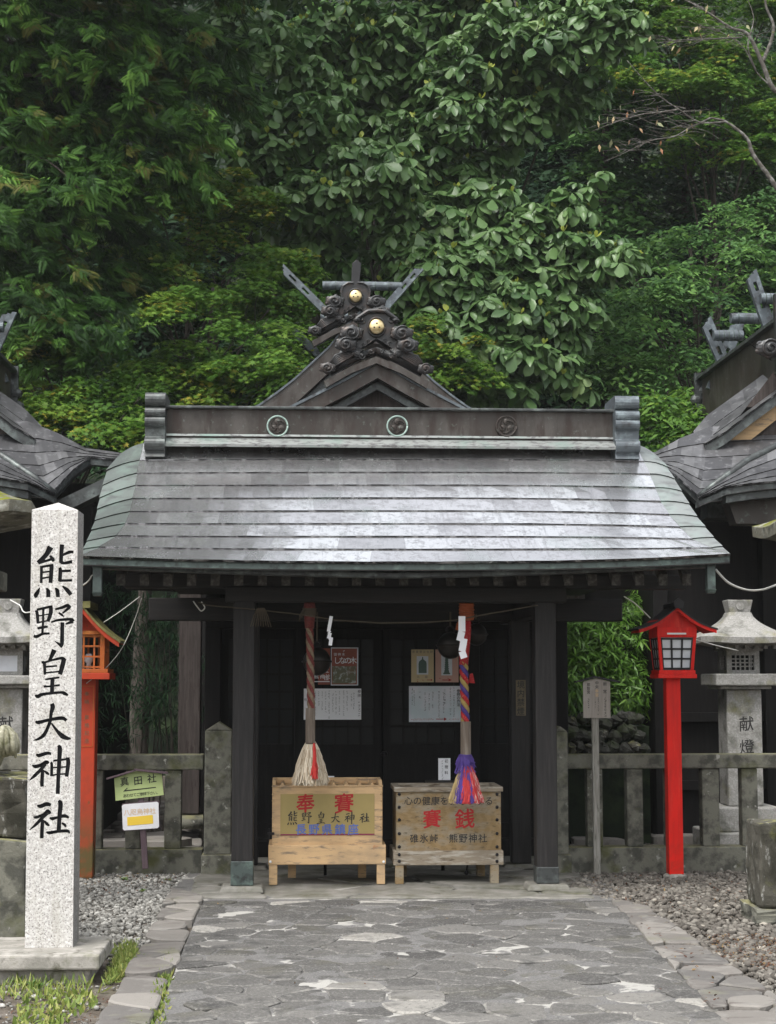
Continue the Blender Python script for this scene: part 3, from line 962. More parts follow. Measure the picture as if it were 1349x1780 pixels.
def flagstones(name, region, spacing, material, z=0.0, gap=0.012, hvar=0.012, stretch=1.35, chaikin=2, tintf=None, skip=0.0, rim=0.0):
    """irregular fitted stones over a convex region (ccw in plan)"""
    xs = [p[0] for p in region]
    ys = [p[1] for p in region]
    pts = []
    tries = 0
    while tries < 9000:
        tries += 1
        x = random.uniform(min(xs) - .3, max(xs) + .3)
        y = random.uniform(min(ys) - .3, max(ys) + .3)
        s = spacing * random.choice((0.62, 0.8, 1.0, 1.2))
        if all(((x - a) / stretch) ** 2 + (y - b) ** 2 > (0.5 * (s + c)) ** 2 for a, b, c in pts):
            pts.append((x, y, s))
    mb = MB()
    for i, (x, y, s) in enumerate(pts):
        if random.random() < skip:
            continue
        R = spacing * 3
        poly = [(x - R, y - R), (x + R, y - R), (x + R, y + R), (x - R, y + R)]
        for j, (a, b, c) in enumerate(pts):
            if i == j or abs(a - x) > R * 1.6 or abs(b - y) > R * 1.6:
                continue
            dx, dy = a - x, b - y
            wt = 0.5 + 0.12 * (s - c) / spacing
            poly = clip(poly, (x + dx * wt, y + dy * wt), (dx / stretch ** 2, dy))
            if len(poly) < 3:
                break
        poly = convex_clip(poly, region)
        if len(poly) < 3:
            continue
        ar = abs(sum(poly[k][0] * poly[k - 1][1] - poly[k - 1][0] * poly[k][1] for k in range(len(poly)))) / 2
        if ar < .09 * spacing ** 2:
            continue
        cx_, cy_ = sum(p[0] for p in poly) / len(poly), sum(p[1] for p in poly) / len(poly)
        q = []
        for px_, py_ in poly:
            d = math.hypot(px_ - cx_, py_ - cy_) + 1e-6
            k = max(0.3, 1 - gap * random.uniform(0.6, 1.7) / d)
            q.append((cx_ + (px_ - cx_) * k, cy_ + (py_ - cy_) * k))
        # wobble the edges, then round the corners
        r = []
        for k in range(len(q)):
            a, b = q[k], q[(k + 1) % len(q)]
            r.append(a)
            m = math.hypot(b[0] - a[0], b[1] - a[1])
            if m > 0.06:
                o = random.uniform(-.05, .03) * m
                r.append(((a[0] + b[0]) / 2 + (b[1] - a[1]) / m * -o, (a[1] + b[1]) / 2 + (b[0] - a[0]) / m * o))
        q = r
        for _ in range(chaikin):
            r = []
            for k in range(len(q)):
                a, b = q[k], q[(k + 1) % len(q)]
                r += [(a[0] * .78 + b[0] * .22, a[1] * .78 + b[1] * .22), (a[0] * .22 + b[0] * .78, a[1] * .22 + b[1] * .78)]
            q = r
        h = z + random.uniform(-hvar, hvar)
        gx, gy = random.uniform(-.03, .03), random.uniform(-.03, .03)
        n = len(q)
        mb.tint = tintf(cx_, cy_) if tintf else random.random()
        if mb.tint == 0.5:
            mb.tint = 0.501

        def zz(p):
            return h + (p[0] - cx_) * gx + (p[1] - cy_) * gy
        inn = [(cx_ + (p[0] - cx_) * .9, cy_ + (p[1] - cy_) * .9) for p in q]
        v = [(p[0], p[1], z - 0.05) for p in q] + [(p[0], p[1], zz(p) - 0.008) for p in q] + [(p[0], p[1], zz(p)) for p in inn]
        v.append((cx_, cy_, h + random.uniform(-.002, .004)))
        f = []
        for k in range(n):
            l = (k + 1) % n
            f += [(k, l, l + n, k + n), (k + n, l + n, l + 2 * n, k + 2 * n), (k + 2 * n, l + 2 * n, 3 * n)]
        mb.add(v, f)
        if rim:
            t0 = mb.tint
            for e in range(len(f)):
                if e % 3 == 1:
                    mb.t[-len(f) + e] = min(.95, t0 + random.uniform(0, rim * 2))
    mb.tint = 0.5
    o = mb.build(name, material)
    return props(o, kind='structure')


def pix(pts, z=0.0):
    return [tuple(G(x, y, z)[:2]) for x, y in pts]


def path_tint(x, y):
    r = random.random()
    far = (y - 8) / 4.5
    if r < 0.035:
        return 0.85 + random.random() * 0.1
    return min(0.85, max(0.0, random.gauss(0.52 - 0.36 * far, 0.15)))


PATH = pix([(150, 2080), (1560, 2080), (1068, 1566), (352, 1566)])
bv, bf = [], []
px0, px1, py0, py1 = min(p[0] for p in PATH), max(p[0] for p in PATH), min(p[1] for p in PATH), max(p[1] for p in PATH)
NX_, NY_ = 120, 170
from mathutils import noise as mnoise
for j in range(NY_ + 1):
    y = py0 + (py1 - py0) * j / NY_
    u = j / NY_
    xa = PATH[0][0] + (PATH[3][0] - PATH[0][0]) * u
    xb = PATH[1][0] + (PATH[2][0] - PATH[1][0]) * u
    for i in range(NX_ + 1):
        x = xa + (xb - xa) * i / NX_
        bv.append((x, y, -.004 + .011 * mnoise.noise((x * 3.2, y * 3.2, 1.0)) + .006 * mnoise.noise((x * 9, y * 9, 4.0)) + .003 * mnoise.noise((x * 25, y * 25, 4.0))))
for j in range(NY_):
    for i in range(NX_):
        a = j * (NX_ + 1) + i
        bf.append((a, a + 1, a + NX_ + 2, a + NX_ + 1))
me = bpy.data.meshes.new('path_bed')
me.from_pydata(bv, [], bf)
props(link('path_bed', me, MT['mortar'], smooth=True), kind='structure')
flagstones('path', PATH, 0.25, MT['path'], 0.003, gap=0.005, hvar=0.005, stretch=1.12, tintf=path_tint, skip=0.06, rim=.16)
flagstones('kerb', pix([(160, 1792), (258, 1792), (356, 1560), (298, 1548)]), 0.42, MT['kerb'], 0.018, gap=0.008, hvar=0.012, stretch=1.3, chaikin=1)
flagstones('kerb', pix([(20, 2000), (160, 2000), (258, 1794), (160, 1794)]), 0.42, MT['kerb'], 0.018, gap=0.008, hvar=0.012, stretch=1.2, chaikin=1)
flagstones('kerb', pix([(1268, 1792), (1420, 1780), (1128, 1578), (1058, 1563)]), 0.34, MT['kerb'], 0.014, gap=0.01, hvar=0.01, stretch=1.0, chaikin=1)
flagstones('kerb', pix([(1566, 2080), (1780, 2040), (1420, 1783), (1270, 1795)]), 0.36, MT['kerb'], 0.012, gap=0.01, hvar=0.01, stretch=1.1, chaikin=1)
FL = pix([(300, 1546), (356, 1561), (1066, 1561), (1060, 1530), (1000, 1500), (960, 1430), (400, 1430), (355, 1505)])
sheet('floor_bed', pix([(290, 1552), (356, 1567), (1072, 1567), (1066, 1530), (1000, 1496), (960, 1420), (400, 1420), (345, 1500)]), -0.008, MT['mortar'])
flagstones('porch_floor', FL, 0.55, MT['floor'], 0.006, gap=0.007, hvar=0.004, stretch=1.6, chaikin=1)
flagstones('back_paving', pix([(985, 1470), (1290, 1470), (1250, 1375), (985, 1385)]), 0.5, MT['kerb'], 0.03, gap=0.05, hvar=0.05, stretch=1.6)
flagstones('back_paving', pix([(165, 1475), (352, 1475), (352, 1395), (165, 1400)]), 0.5, MT['kerb'], 0.03, gap=0.04, hvar=0.05, stretch=1.6)


def pebbles(name, poly, n, smin, smax, material, z=-0.02, tf=None):
    ph = (1 + 5 ** .5) / 2
    tv = np.array([(-1, ph, 0), (1, ph, 0), (-1, -ph, 0), (1, -ph, 0), (0, -1, ph), (0, 1, ph), (0, -1, -ph), (0, 1, -ph), (ph, 0, -1), (ph, 0, 1), (-ph, 0, -1), (-ph, 0, 1)]) / 1.9
    tf_ = [(0, 11, 5), (0, 5, 1), (0, 1, 7), (0, 7, 10), (0, 10, 11), (1, 5, 9), (5, 11, 4), (11, 10, 2), (10, 7, 6), (7, 1, 8), (3, 9, 4), (3, 4, 2), (3, 2, 6), (3, 6, 8), (3, 8, 9), (4, 9, 5), (2, 4, 11), (6, 2, 10), (8, 6, 7), (9, 8, 1)]
    xs = [p[0] for p in poly]
    ys = [p[1] for p in poly]
    pos = []
    while len(pos) < n:
        x, y = random.uniform(min(xs), max(xs)), random.uniform(min(ys), max(ys))
        if inside(poly, x, y):
            pos.append((x, y, z + random.uniform(0, .018)))
    pos = np.array(pos)
    nr = RNG.normal(size=(n, 3)) * 0.35 + np.array([0, 0, 1.0])
    rot = frames(nr, RNG.uniform(0, 6.28, n))
    sq = np.stack([RNG.uniform(.8, 1.5, n), RNG.uniform(.7, 1.1, n), RNG.uniform(.4, .8, n)], axis=1)
    rot = rot * sq[:, None, :]
    scl = smin + (smax - smin) * RNG.random(n) ** 2.2
    tint = RNG.beta(2, 2, n)
    V, FI, LT, TT = scatter(tv, tf_, pos, rot, scl, tint)
    return props(stuff_mesh(name, V, FI, LT, TT, material), kind='stuff')


GL = pix([(128, 1516), (338, 1506), (300, 1545), (262, 1640), (205, 1655), (100, 1655)])
pebbles('gravel', GL, 5200, 0.006, 0.026, MT['gravel'], -0.028)
pebbles('gravel', pix([(128, 1690), (250, 1690), (320, 1545), (128, 1508)]), 700, 0.005, 0.03, MT['gravel'], -0.026)
pebbles('gravel', pix([(985, 1540), (1010, 1506), (1500, 1506), (1500, 1850), (1250, 1690), (1110, 1580), (1050, 1560)]), 11000, 0.009, 0.034, MT['gravel_brown'])
pebbles('gravel', pix([(985, 1470), (1400, 1470), (1400, 1390), (985, 1390)]), 1500, 0.02, 0.05, MT['gravel_brown'])
pebbles('gravel', pix([(0, 1700), (260, 1690), (190, 1790), (-60, 1850)]), 260, 0.006, 0.02, MT['gravel'], -0.028)

# ================================================================== worship porch
YR, YE, YP = 13.9, 12.2, 13.0
LB = [(0, 250, 770), (.1, 244, 797), (.21, 239, 820), (.33, 236, 843), (.55, 227, 888), (.66, 219, 909), (.77, 206, 930), (.9, 172, 953), (1, 141, 967.5)]
LO = [(0, 208, 790), (.1, 187, 815), (.21, 180, 841), (.33, 174, 865), (.55, 166, 904), (.66, 160, 921), (.77, 152, 940), (.9, 144, 957), (1, 139, 968)]
RB = [(0, 1103, 772), (.1, 1117, 799), (.2, 1127, 819), (.5, 1153, 883), (.62, 1172, 907), (.8, 1205, 941), (.9, 1238, 954), (1, 1267, 964)]
RO = [(0, 1140, 790), (.1, 1158, 810), (.2, 1169, 828), (.35, 1186, 857), (.55, 1210, 897), (.8, 1243, 938), (.9, 1257, 952), (1, 1269, 964.5)]


def S_porch(t, v):
    Y = YR + (YE - YR) * v
    if t < .08:
        a, b = interp(LO, v), interp(LB, v)
        k = t / .08
        x, y = a[0] + (b[0] - a[0]) * k, a[1] + (b[1] - a[1]) * k
        y -= 3 * math.sin(k * PI) * (1 - v)
    elif t > .92:
        a, b = interp(RB, v), interp(RO, v)
        k = (t - .92) / .08
        x, y = a[0] + (b[0] - a[0]) * k, a[1] + (b[1] - a[1]) * k
        y -= 3 * math.sin(k * PI) * (1 - v)
    else:
        a, b = interp(LB, v), interp(RB, v)
        k = (t - .08) / .84
        x = a[0] + (b[0] - a[0]) * k
        ys = a[1] + (b[1] - a[1]) * k
        yc = 776 + 201 * v
        e = abs(2 * k - 1)
        y = yc + (ys - yc) * e ** 2.5
    return P(x, y, Y)


porch = thing('worship_porch', (AXIS, YP, 0), 'open dark timber porch with a broad grey copper roof over the two offertory boxes', 'porch')
mb = MB()
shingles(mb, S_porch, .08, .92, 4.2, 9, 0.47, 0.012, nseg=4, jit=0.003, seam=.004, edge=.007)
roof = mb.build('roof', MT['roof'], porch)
for ta, tb2 in ((0, .08), (.92, 1)):
    mb = MB()
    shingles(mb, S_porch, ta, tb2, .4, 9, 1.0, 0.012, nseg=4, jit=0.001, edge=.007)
    mb.build('verge_roof', MT['verge'] if ta > .5 else MT['verge_old_reflect'], porch)
# rear slope and soffit
mb = MB()
ts = [0, .04, .08] + [.08 + .84 * i / 12 for i in range(1, 13)] + [.96, 1.0]
vs = [i / 6 for i in range(7)]


def grid_add(mb, fn, ts, vs, flip=False):
    v = [fn(t, q) for q in vs for t in ts]
    n = len(ts)
    f = []
    for j in range(len(vs) - 1):
        for i in range(n - 1):
            q = (j * n + i, j * n + i + 1, (j + 1) * n + i + 1, (j + 1) * n + i)
            f.append(q[::-1] if flip else q)
    mb.add(v, f)


def S_back(t, v):
    p = S_porch(t, v)
    return Vector((p.x, 2 * YR - p.y + .001, p.z))


mb.tint = .45
grid_add(mb, S_back, ts, vs)
mb.build('rear_roof', MT['roof'], porch)
mb = MB()
grid_add(mb, lambda t, v: S_porch(t, v) - Vector((0, 0, .045 + .02 * v)), ts, vs)
grid_add(mb, lambda t, v: S_back(t, v) - Vector((0, 0, .045 + .02 * v)), ts, vs)
mb.build('soffit', MT['wood_beam'], porch)


def rail(mb, pts, dy, h, dz=0.0):
    v, f = [], []
    for p in pts:
        for a, b in ((0, 0), (dy, 0), (dy, -h), (0, -h)):
            v.append((p.x, p.y + a, p.z + b + dz))
    n = len(pts)
    for i in range(n - 1):
        for k in range(4):
            l = (k + 1) % 4
            f.append((4 * i + k, 4 * i + 4 + k, 4 * i + 4 + l, 4 * i + l))
    f += [(0, 1, 2, 3), (4 * n - 1, 4 * n - 2, 4 * n - 3, 4 * n - 4)]
    mb.add(v, f)


mb = MB()
rail(mb, [S_porch(.003 + .994 * i / 30, 1) + Vector((0, 0.012, -0.006)) for i in range(31)], 0.10, 0.05)
mb.build('eave_board', MT['copper_green'], porch)
mb = MB()
gp = [P(x, y, YE + 0.09) for x, y in ((160, 977), (300, 983), (420, 987), (560, 991), (690, 993.5), (830, 991), (960, 987), (1100, 981), (1245, 975))]
rail(mb, gp, 0.07, 0.05)
mb.build('gutter', MT['copper_dark'], porch, bevel=.012)
for x0, x1, y0, y1 in ((161, 177, 984, 1034), (1230, 1244, 979, 1029)):
    q = RC(x0, y0, x1, y1, YE + .06)
    mb = MB()
    mb.box(q[0], q[1], YE + .06, YE + .13, q[2] + .02, q[3])
    mb.frus(((q[0] + q[1]) / 2, YE + .095), .028, .026, q[2] - .01, (q[1] - q[0]) / 2 + .006, .042, q[2] + .022)
    mb.build('downspout', MT['copper_green'], porch, bevel=.004)
e0, e1 = P(690, 1000, YE + .3), P(690, 795, YR)
slope = (e1.z - e0.z) / (YR - YE - .3)
for i in range(25):
    c = P(210 + 41 * i, 1008, YE + .3)
    lift = 0.0
    mb = MB()
    hw, hh = .034, .043
    y1 = YR - .03
    z1 = c.z + slope * (y1 - c.y)
    mb.add([(c.x - hw, c.y, c.z - hh), (c.x + hw, c.y, c.z - hh), (c.x + hw, c.y, c.z + hh), (c.x - hw, c.y, c.z + hh),
            (c.x - hw, y1, z1 - hh), (c.x + hw, y1, z1 - hh), (c.x + hw, y1, z1 + hh), (c.x - hw, y1, z1 + hh)],
           [(0, 1, 2, 3), (7, 6, 5, 4), (0, 4, 5, 1), (1, 5, 6, 2), (2, 6, 7, 3), (3, 7, 4, 0)])
    mb.build('rafter', MT['rafter_end'], porch)
# posts
pw = SZ(37, YP)
for px in (422.5, 950):
    for yy in (YP, 14.5):
        x = P(px, 1300, YP).x
        base = MB()
        hb = .05 if yy == YP else .04
        base.frus((x, yy + pw / 2), .175, .155, 0.0, .155, .135, hb)
        bo = base.build('base_stone', MT['floor'], porch, bevel=.015)
        mb = MB()
        mb.box(x - pw / 2, x + pw / 2, yy, yy + pw, hb, 2.36)
        po = mb.build('post', MT['wood_black'], porch, bevel=.008)
        if yy == YP:
            mb = MB()
            z1 = P(px, 1497 if px < 600 else 1507, YP).z
            mb.box(x - pw / 2 - .004, x + pw / 2 + .004, yy - .004, yy + pw + .004, hb + .002, z1)
            mb.build('post_shoe', MT['copper_green'] if px < 600 else MT['copper_dark'], po, bevel=.006)
q = RC(392, 1020, 985, 1047, YP)
mb = MB().box(q[0], q[1], YP - .012, YP + pw + .012, q[2], q[3])
mb.build('head_beam', MT['wood_beam'], porch, bevel=.01)
q = RC(215, 1002, 1195, 1021, YP)
MB().box(q[0], q[1], YP + .02, YP + pw - .02, q[3] - .095, q[3] + .02).build('purlin', MT['wood_beam'], porch, bevel=.008)
for px in (422.5, 950):
    x = P(px, 1300, YP).x
    MB().box(x - .06, x + .06, YP + pw + .012, 15.55, 2.16, 2.32).build('tie_beam', MT['wood_beam'], porch, bevel=.008)
MB().box(AXIS - 2.1, AXIS + 2.1, 14.5, 14.66, 2.16, 2.36).build('head_beam', MT['wood_beam'], porch, bevel=.01)
MB().box(AXIS - 1.9, AXIS + 1.9, YP + .2, 15.5, 2.44, 2.46).build('ceiling', MT['wood_beam'], porch)
# ridge
q = RC(284, 714, 1082, 768, YR - .12)
mb = MB()
mb.box(q[0], q[1], YR - .12, YR + .12, q[2], q[3])
for px in (571, 776, 968, 365):
    xx = P(px, 740, YR - .12).x
    mb.box(xx - .003, xx + .003, YR - .124, YR - .119, q[2] + .01, q[3] - .02)
ridge = mb.build('ridge_box', MT['copper_brown'], porch)
mb = MB().box(q[0] - .01, q[1] + .01, YR - .17, YR + .17, q[3], q[3] + .022)
mb.build('ridge_cap', MT['copper_dark'], ridge, bevel=.005)
mb = MB()
mb.box(q[0], q[1], YR - .14, YR + .14, q[2] + .035, q[2] + .052)
mb.add([(q[0], YR - .125, q[2] + .02), (q[1], YR - .125, q[2] + .02), (q[1], YR - .25, q[2] - .05), (q[0], YR - .25, q[2] - .05),
        (q[0], YR - .24, q[2] - .07), (q[1], YR - .24, q[2] - .07)], [(0, 3, 2, 1), (3, 4, 5, 2)])
mb.build('ridge_flashing', MT['flash'], ridge)
for px in (482.5, 690.5, 880):
    c = P(px, 741, YR - .125)
    r = SZ(17.5, YR)
    mb = MB()
    mb.disc_y((c.x, YR - .135, c.z), r * .93, .02)
    tomoe(mb, c, r * .95, YR - .137)
    cr = mb.build('crest', MT['copper_brown'], ridge, smooth=False)
    mb = MB()
    mb.tube([(c.x + r * math.cos(a), YR - .138, c.z + r * math.sin(a)) for a in np.linspace(0, 2 * PI, 33)], r * .1, 6)
    mb.build('crest_rim', MT['rim'] if px < 800 else MT['copper_brown'], cr, smooth=True)
for x0, x1, y0, y1 in ((251, 287, 682, 793), (1071, 1113, 688, 797)):
    q = RC(x0, y0, x1, y1, YR - .27)
    H = q[3] - q[2]
    prof = []          # (y forward, z): stacked rolls
    for zc, r, fw in ((.9, .12, .0), (.69, .085, .05), (.55, .085, .05), (.2, .1, .045)):
        for a in np.linspace(PI / 2, -PI / 2, 9):
            prof.append((-(fw + r * math.cos(a) * .9) * H, (zc + r * math.sin(a)) * H))
        if zc == .55:
            prof += [(-.03 * H, .44 * H), (-.03 * H, .32 * H)]
    prof += [(-.04 * H, .08 * H), (-.08 * H, 0.0)]
    pts = [(q[0], YR - .2 + y, q[2] + z) for y, z in prof] + [(q[0], YR + .2 - y, q[2] + z) for y, z in prof[::-1]]
    mb = MB().prism(pts, (q[1] - q[0], 0, 0))
    mb.build('ridge_end', MT['copper_dark'] if x0 < 600 else MT['chigi'], porch, bevel=.004)

# ================================================================== main hall
hall = thing('main_hall', (AXIS, 15.6, 0), 'dark main hall behind the porch with carved gables and two gilt crests', 'shrine hall')
HW = 1.66
mb = MB()
mb.box(AXIS - HW, AXIS + HW, 15.66, 21.0, 0.0, 3.7)
wall = mb.build('wall', MT['wood_shaded'], hall)
for k, x in enumerate((-HW, -.82, .78, HW - .04)):
    MB().box(AXIS + x, AXIS + x + .15, 15.52, 15.67, 0.0, 2.9).build('post', MT['wood_shaded'], hall, bevel=.008)
MB().box(AXIS - HW, AXIS + HW, 15.5, 15.64, 2.12, 2.36).build('lintel', MT['wood_shaded'], hall, bevel=.008)
MB().box(AXIS - HW, AXIS + HW, 15.45, 15.66, 0.0, .16).build('sill', MT['wood_shaded'], hall, bevel=.008)
# lattice doors: frame, muntins and dark glass
for k in range(4):
    x0 = AXIS - HW + .15 + k * .765
    x1 = x0 + .74
    yy = 15.56 if k in (1, 2) else 15.6
    mb = MB()
    for a, b, c, d in ((x0, x0 + .07, .16, 2.12), (x1 - .07, x1, .16, 2.12), (x0 + .07, x1 - .07, 2.02, 2.12), (x0 + .07, x1 - .07, .16, .3), (x0 + .07, x1 - .07, .92, 1.04)):
        mb.box(a, b, yy, yy + .045, c, d)
    mb.box(x0 + .07, x1 - .07, yy + .012, yy + .035, .3, .92)
    dr = mb.build('door', MT['wood_shaded'], hall)
    mb = MB()
    for i in range(1, 5):
        xx = x0 + .07 + (x1 - x0 - .14) * i / 5
        mb.box(xx - .011, xx + .011, yy + .008, yy + .03, 1.04, 2.02)
    for i in range(1, 6):
        zz = 1.04 + .98 * i / 6
        mb.box(x0 + .07, x1 - .07, yy + .012, yy + .028, zz - .011, zz + .011)
    mb.build('lattice', MT['wood_shaded'], dr)
    mb = MB().box(x0 + .07, x1 - .07, yy + .034, yy + .04, 1.04, 2.02)
    mb.build('pane', MT['glass_dark'], dr)
mb = MB().lathe((P(668, 1310, 15.54).x, 15.54, P(668, 1310, 15.54).z), [(.028, -.02), (.034, 0), (.02, .02)], 12)
mb.build('door_lock', MT['iron'], hall)
# outlying round-based brown post of the hall's side verandah
q = RC(310, 1040, 348, 1415, 17.3)
MB().box(q[0], q[1], 17.3, 17.52, q[2], q[3] + .3).build('post', MT['wood_brown'], hall, bevel=.01)
c = P(330, 1425, 17.4)
MB().lathe((c.x, 17.42, c.z - .08), [(.2, 0), (.235, .05), (.22, .1), (.16, .135)], 20).build('base_stone', MT['fence_stone'], hall, smooth=True)
# lower front roof (behind the porch ridge)
mb = MB()
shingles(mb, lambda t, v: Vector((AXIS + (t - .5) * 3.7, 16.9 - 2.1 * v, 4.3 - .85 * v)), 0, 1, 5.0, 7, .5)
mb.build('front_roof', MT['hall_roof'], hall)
MB().prism([(AXIS - 1.85, 14.85, 3.38), (AXIS - 1.85, 16.9, 4.2), (AXIS - 1.85, 16.9, 3.6)], (3.7, 0, 0)).build('soffit', MT['wood_beam'], hall)


def gable(root, Y, Yb, prof, thick, matb, matr, cx=AXIS, barge=.16, over=.1, both=True, pan=.45):
    """gabled roof with its ridge along Y; prof: (dx, z) from the ridge outwards"""
    def zat(d):
        return interp([(a, b) for a, b in prof], d)[0]
    W = prof[-1][0]
    for s in (-1, 1):
        mb = MB()
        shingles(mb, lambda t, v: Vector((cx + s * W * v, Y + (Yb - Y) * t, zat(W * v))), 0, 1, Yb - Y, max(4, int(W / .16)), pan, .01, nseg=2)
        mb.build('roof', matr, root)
        # verge edge strip and bargeboard
        pts = [Vector((cx + s * W * k / 14, Y - over, zat(W * k / 14) + .012)) for k in range(15)]
        mb = MB()
        rail(mb, pts, .06, .03)
        mb.build('verge_edge', MT['chigi'], root)
        mb = MB()
        rail(mb, [p + Vector((0, .02, -.03)) for p in pts], .09, barge)
        mb.build('bargeboard', matb, root)
        mb = MB()
        rail(mb, [p + Vector((0, .14, -.03 - barge - .02)) for p in pts[:12]], .06, barge * .5)
        mb.build('inner_bargeboard', MT['copper_dark'], root)
    n = 14
    pts = [(cx - W * (1 - 2 * k / n), Y + .2, zat(abs(W * (1 - 2 * k / n))) - .06) for k in range(n + 1)]
    zb = prof[-1][1] - .3
    mb = MB().prism(pts + [(cx + W, Y + .2, zb), (cx - W, Y + .2, zb)], (0, .1, 0))
    mb.build('pediment', MT['wood_brown'], root)


YG = 16.4
zA = P(655, 631, YG).z
gable(hall, YG, 19.8, [(0, zA), (.35, zA - .2), (.9, zA - .485), (1.5, zA - .78), (2.2, zA - 1.08)], .05, MT['copper_brown'], MT['hall_roof'], barge=.15)
YG2 = 20.0
zB = P(618, 566, YG2).z
gable(hall, YG2, 25.2, [(0, zB + .2), (.28, zB - .07), (.41, zB - .27), (.59, zB - .44), (.8, zB - .65), (1.05, zB - .85), (1.19, zB - .97), (2.0, zB - 1.42), (3.0, zB - 1.85)], .05, MT['copper_brown'], MT['hall_roof'], barge=.3)
MB().box(AXIS - 2.1, AXIS + 2.1, 20.4, 25.0, 0, 3.7).build('wall', MT['wood_black'], hall)
# ridges
MB().box(AXIS - .12, AXIS + .12, YG + .1, 19.9, zA - .05, zA + .22).build('ridge_box', MT['copper_brown'], hall)
MB().box(AXIS - .17, AXIS + .17, YG2 + .1, 25.1, zB - .05, zB + .34).build('ridge_box', MT['copper_brown'], hall)


def orn(root, cpx, cpy, Y, k, rear=False):
    """carved ridge-end: plate, gilt crest, clouds, flowing foot and scrolls; k: metres per design pixel"""
    c = P(cpx, cpy, Y)

    def q(dx, dy, y=0.0):
        return Vector((c.x + dx * k, Y + y, c.z - dy * k))
    top = MB()
    half = [(0, -30), (18, -29), (30, -24), (33, -12), (30, 0), (31, 14), (40, 22), (52, 36), (46, 44), (34, 40), (22, 34), (10, 26), (0, 20)]
    outl = [q(x, y) for x, y in half] + [q(-x, y) for x, y in half[-2:0:-1]]
    top.prism(outl, (0, .14, 0))
    for s in (-1, 1):
        if rear:
            top.tube([q(s * 4, -30, -.02), q(s * 16, -29, -.02), q(s * 27, -22, -.02), q(s * 30, -8, -.02), q(s * 28, 8, -.02)], 2.0 * k, 6)
        else:
            top.tube([q(0, -29, -.02), q(s * 15, -28, -.02), q(s * 24, -22, -.02), q(s * 36, -14, -.03)], [4 * k, 4 * k, 4 * k, 3 * k], 8)
            spiral(top, q(s * 27, -13), 8 * k, 1.3, 2.2 * k, s)
            top.ball(q(s * 34, -12), 7 * k, .06, 5 * k, 8, 6)
        for (dx, dy) in ((14, 24), (22, 30)):
            spiral(top, q(s * dx, dy), 5 * k, 1.1, 1.2 * k, s)
    plate = top.build('ridge_ornament', MT['orn'], root)
    mb = MB()
    mb.tube([q(15 * math.cos(a), 17.5 * math.sin(a) * .95, -.02) for a in np.linspace(0, 2 * PI, 25)], 1.8 * k, 6)
    mb.build('crest_rim', MT['orn'], plate, smooth=True)
    mb = MB()
    mb.disc_y(q(0, 0, -.045), 13.5 * k, .045, 28, dome=.03)
    gc = mb.build('gilt_crest', MT['gold'], plate, smooth=True)
    mb = MB()
    for a in (PI / 2, PI / 2 + 2.1, PI / 2 + 4.2):
        mb.ball(q(5.2 * math.cos(a), -4.6 * math.sin(a), -.07), 1.9 * k, .012, 1.7 * k, 8, 5)
    mb.build('crest_commas', MT['copper_brown'], gc, smooth=True)
    for s in (-1, 1):
        for dx, dy, dd, r, g in ((44, 12, -.04, 17, s), (54, 33, -.05, 16, -s), (36, 48, -.03, 6, s), (86, 74, -.03, 12, s)):
            mb = MB()
            cloud(mb, q(s * dx, dy, dd), r * k, g)
            mb.build('cloud', MT['orn'], plate, smooth=True)
    mb = MB()
    for s in (-1, 1):
        # flowing ridges running out to the foot scroll
        for i in range(6):
            o = i * 4.2
            mb.tube([q(s * (24 + o * .6), 40 - o * .2, .0), q(s * (44 + o * .8), 52 - o * .2, .0), q(s * (62 + o * .45), 63 - o * .6, .0), q(s * (80 + o * .1), 74 - o * .35, .0)], [2.6 * k] * 4, 6)
        mb.prism([q(0, 34, .02), q(s * 36, 46, .02), q(s * 62, 40, .02), q(s * 70, 52, .02), q(s * 86, 74, .02), q(s * 78, 84, .02), q(s * 40, 62, .02), q(0, 44, .02)][::s], (0, .1, 0))
        spiral(mb, q(s * 10, 44, -.02), 5 * k, 1.2, 1.5 * k, s)
        spiral(mb, q(s * 26, 52, -.02), 6 * k, 1.2, 1.6 * k, s)
    mb.build('foot_scroll', MT['orn'], plate, smooth=True)
    mb = MB()
    for s in (-1, 1):
        mb.prism([q(0, 52, -.01), q(s * 44, 70, -.01), q(s * 92, 96, -.01), q(s * 88, 108, -.01), q(s * 44, 82, -.01), q(0, 64, -.01)][::s], (0, .13, 0))
    mb.build('foot_board', MT['copper_brown'], plate)
    return plate


orn(hall, 654.5, 569, YG - .14, SZ(1, YG))
orn(hall, 618, 516, YG2 - .16, SZ(.83, YG2), True)
mb = MB()
a, b = P(620, 455, YG2 - .05), P(617, 502, YG2 - .05)
mb.prism([(a.x - .055, YG2 - .1, a.z - .03), (a.x, YG2 - .1, a.z + .02), (a.x + .055, YG2 - .1, a.z - .03), (b.x + .05, YG2 - .1, b.z), (b.x - .05, YG2 - .1, b.z)], (0, .25, 0))
mb.build('ridge_finial', MT['black_metal'], hall, bevel=.006)


def chigi(mb, p0, p1, w, dep=.09):
    """slotted finial board from foot p0 to tip p1 in a plane of constant Y"""
    d = (p1 - p0)
    Ln = d.length
    d.normalize()
    n = Vector((d.z, 0, -d.x))
    sg = 1
    if n.x < 0:
        n, sg = -n, -1

    def pt(u, v):
        return p0 + d * u + n * v
    for s in (-1, 1):
        mb.prism([pt(0, s * w / 2), pt(Ln * (1 if s * sg > 0 else .9), s * w / 2), pt(Ln * (.98 if s * sg > 0 else .93), s * w * .15), pt(0, s * w * .15)], (0, dep, 0))
    for u0, u1 in ((0, .48), (.6, .72), (.84, .95)):
        mb.prism([pt(Ln * u0, -w * .15), pt(Ln * u1, -w * .15), pt(Ln * u1, w * .15), pt(Ln * u0, w * .15)], (0, dep * .98, 0))


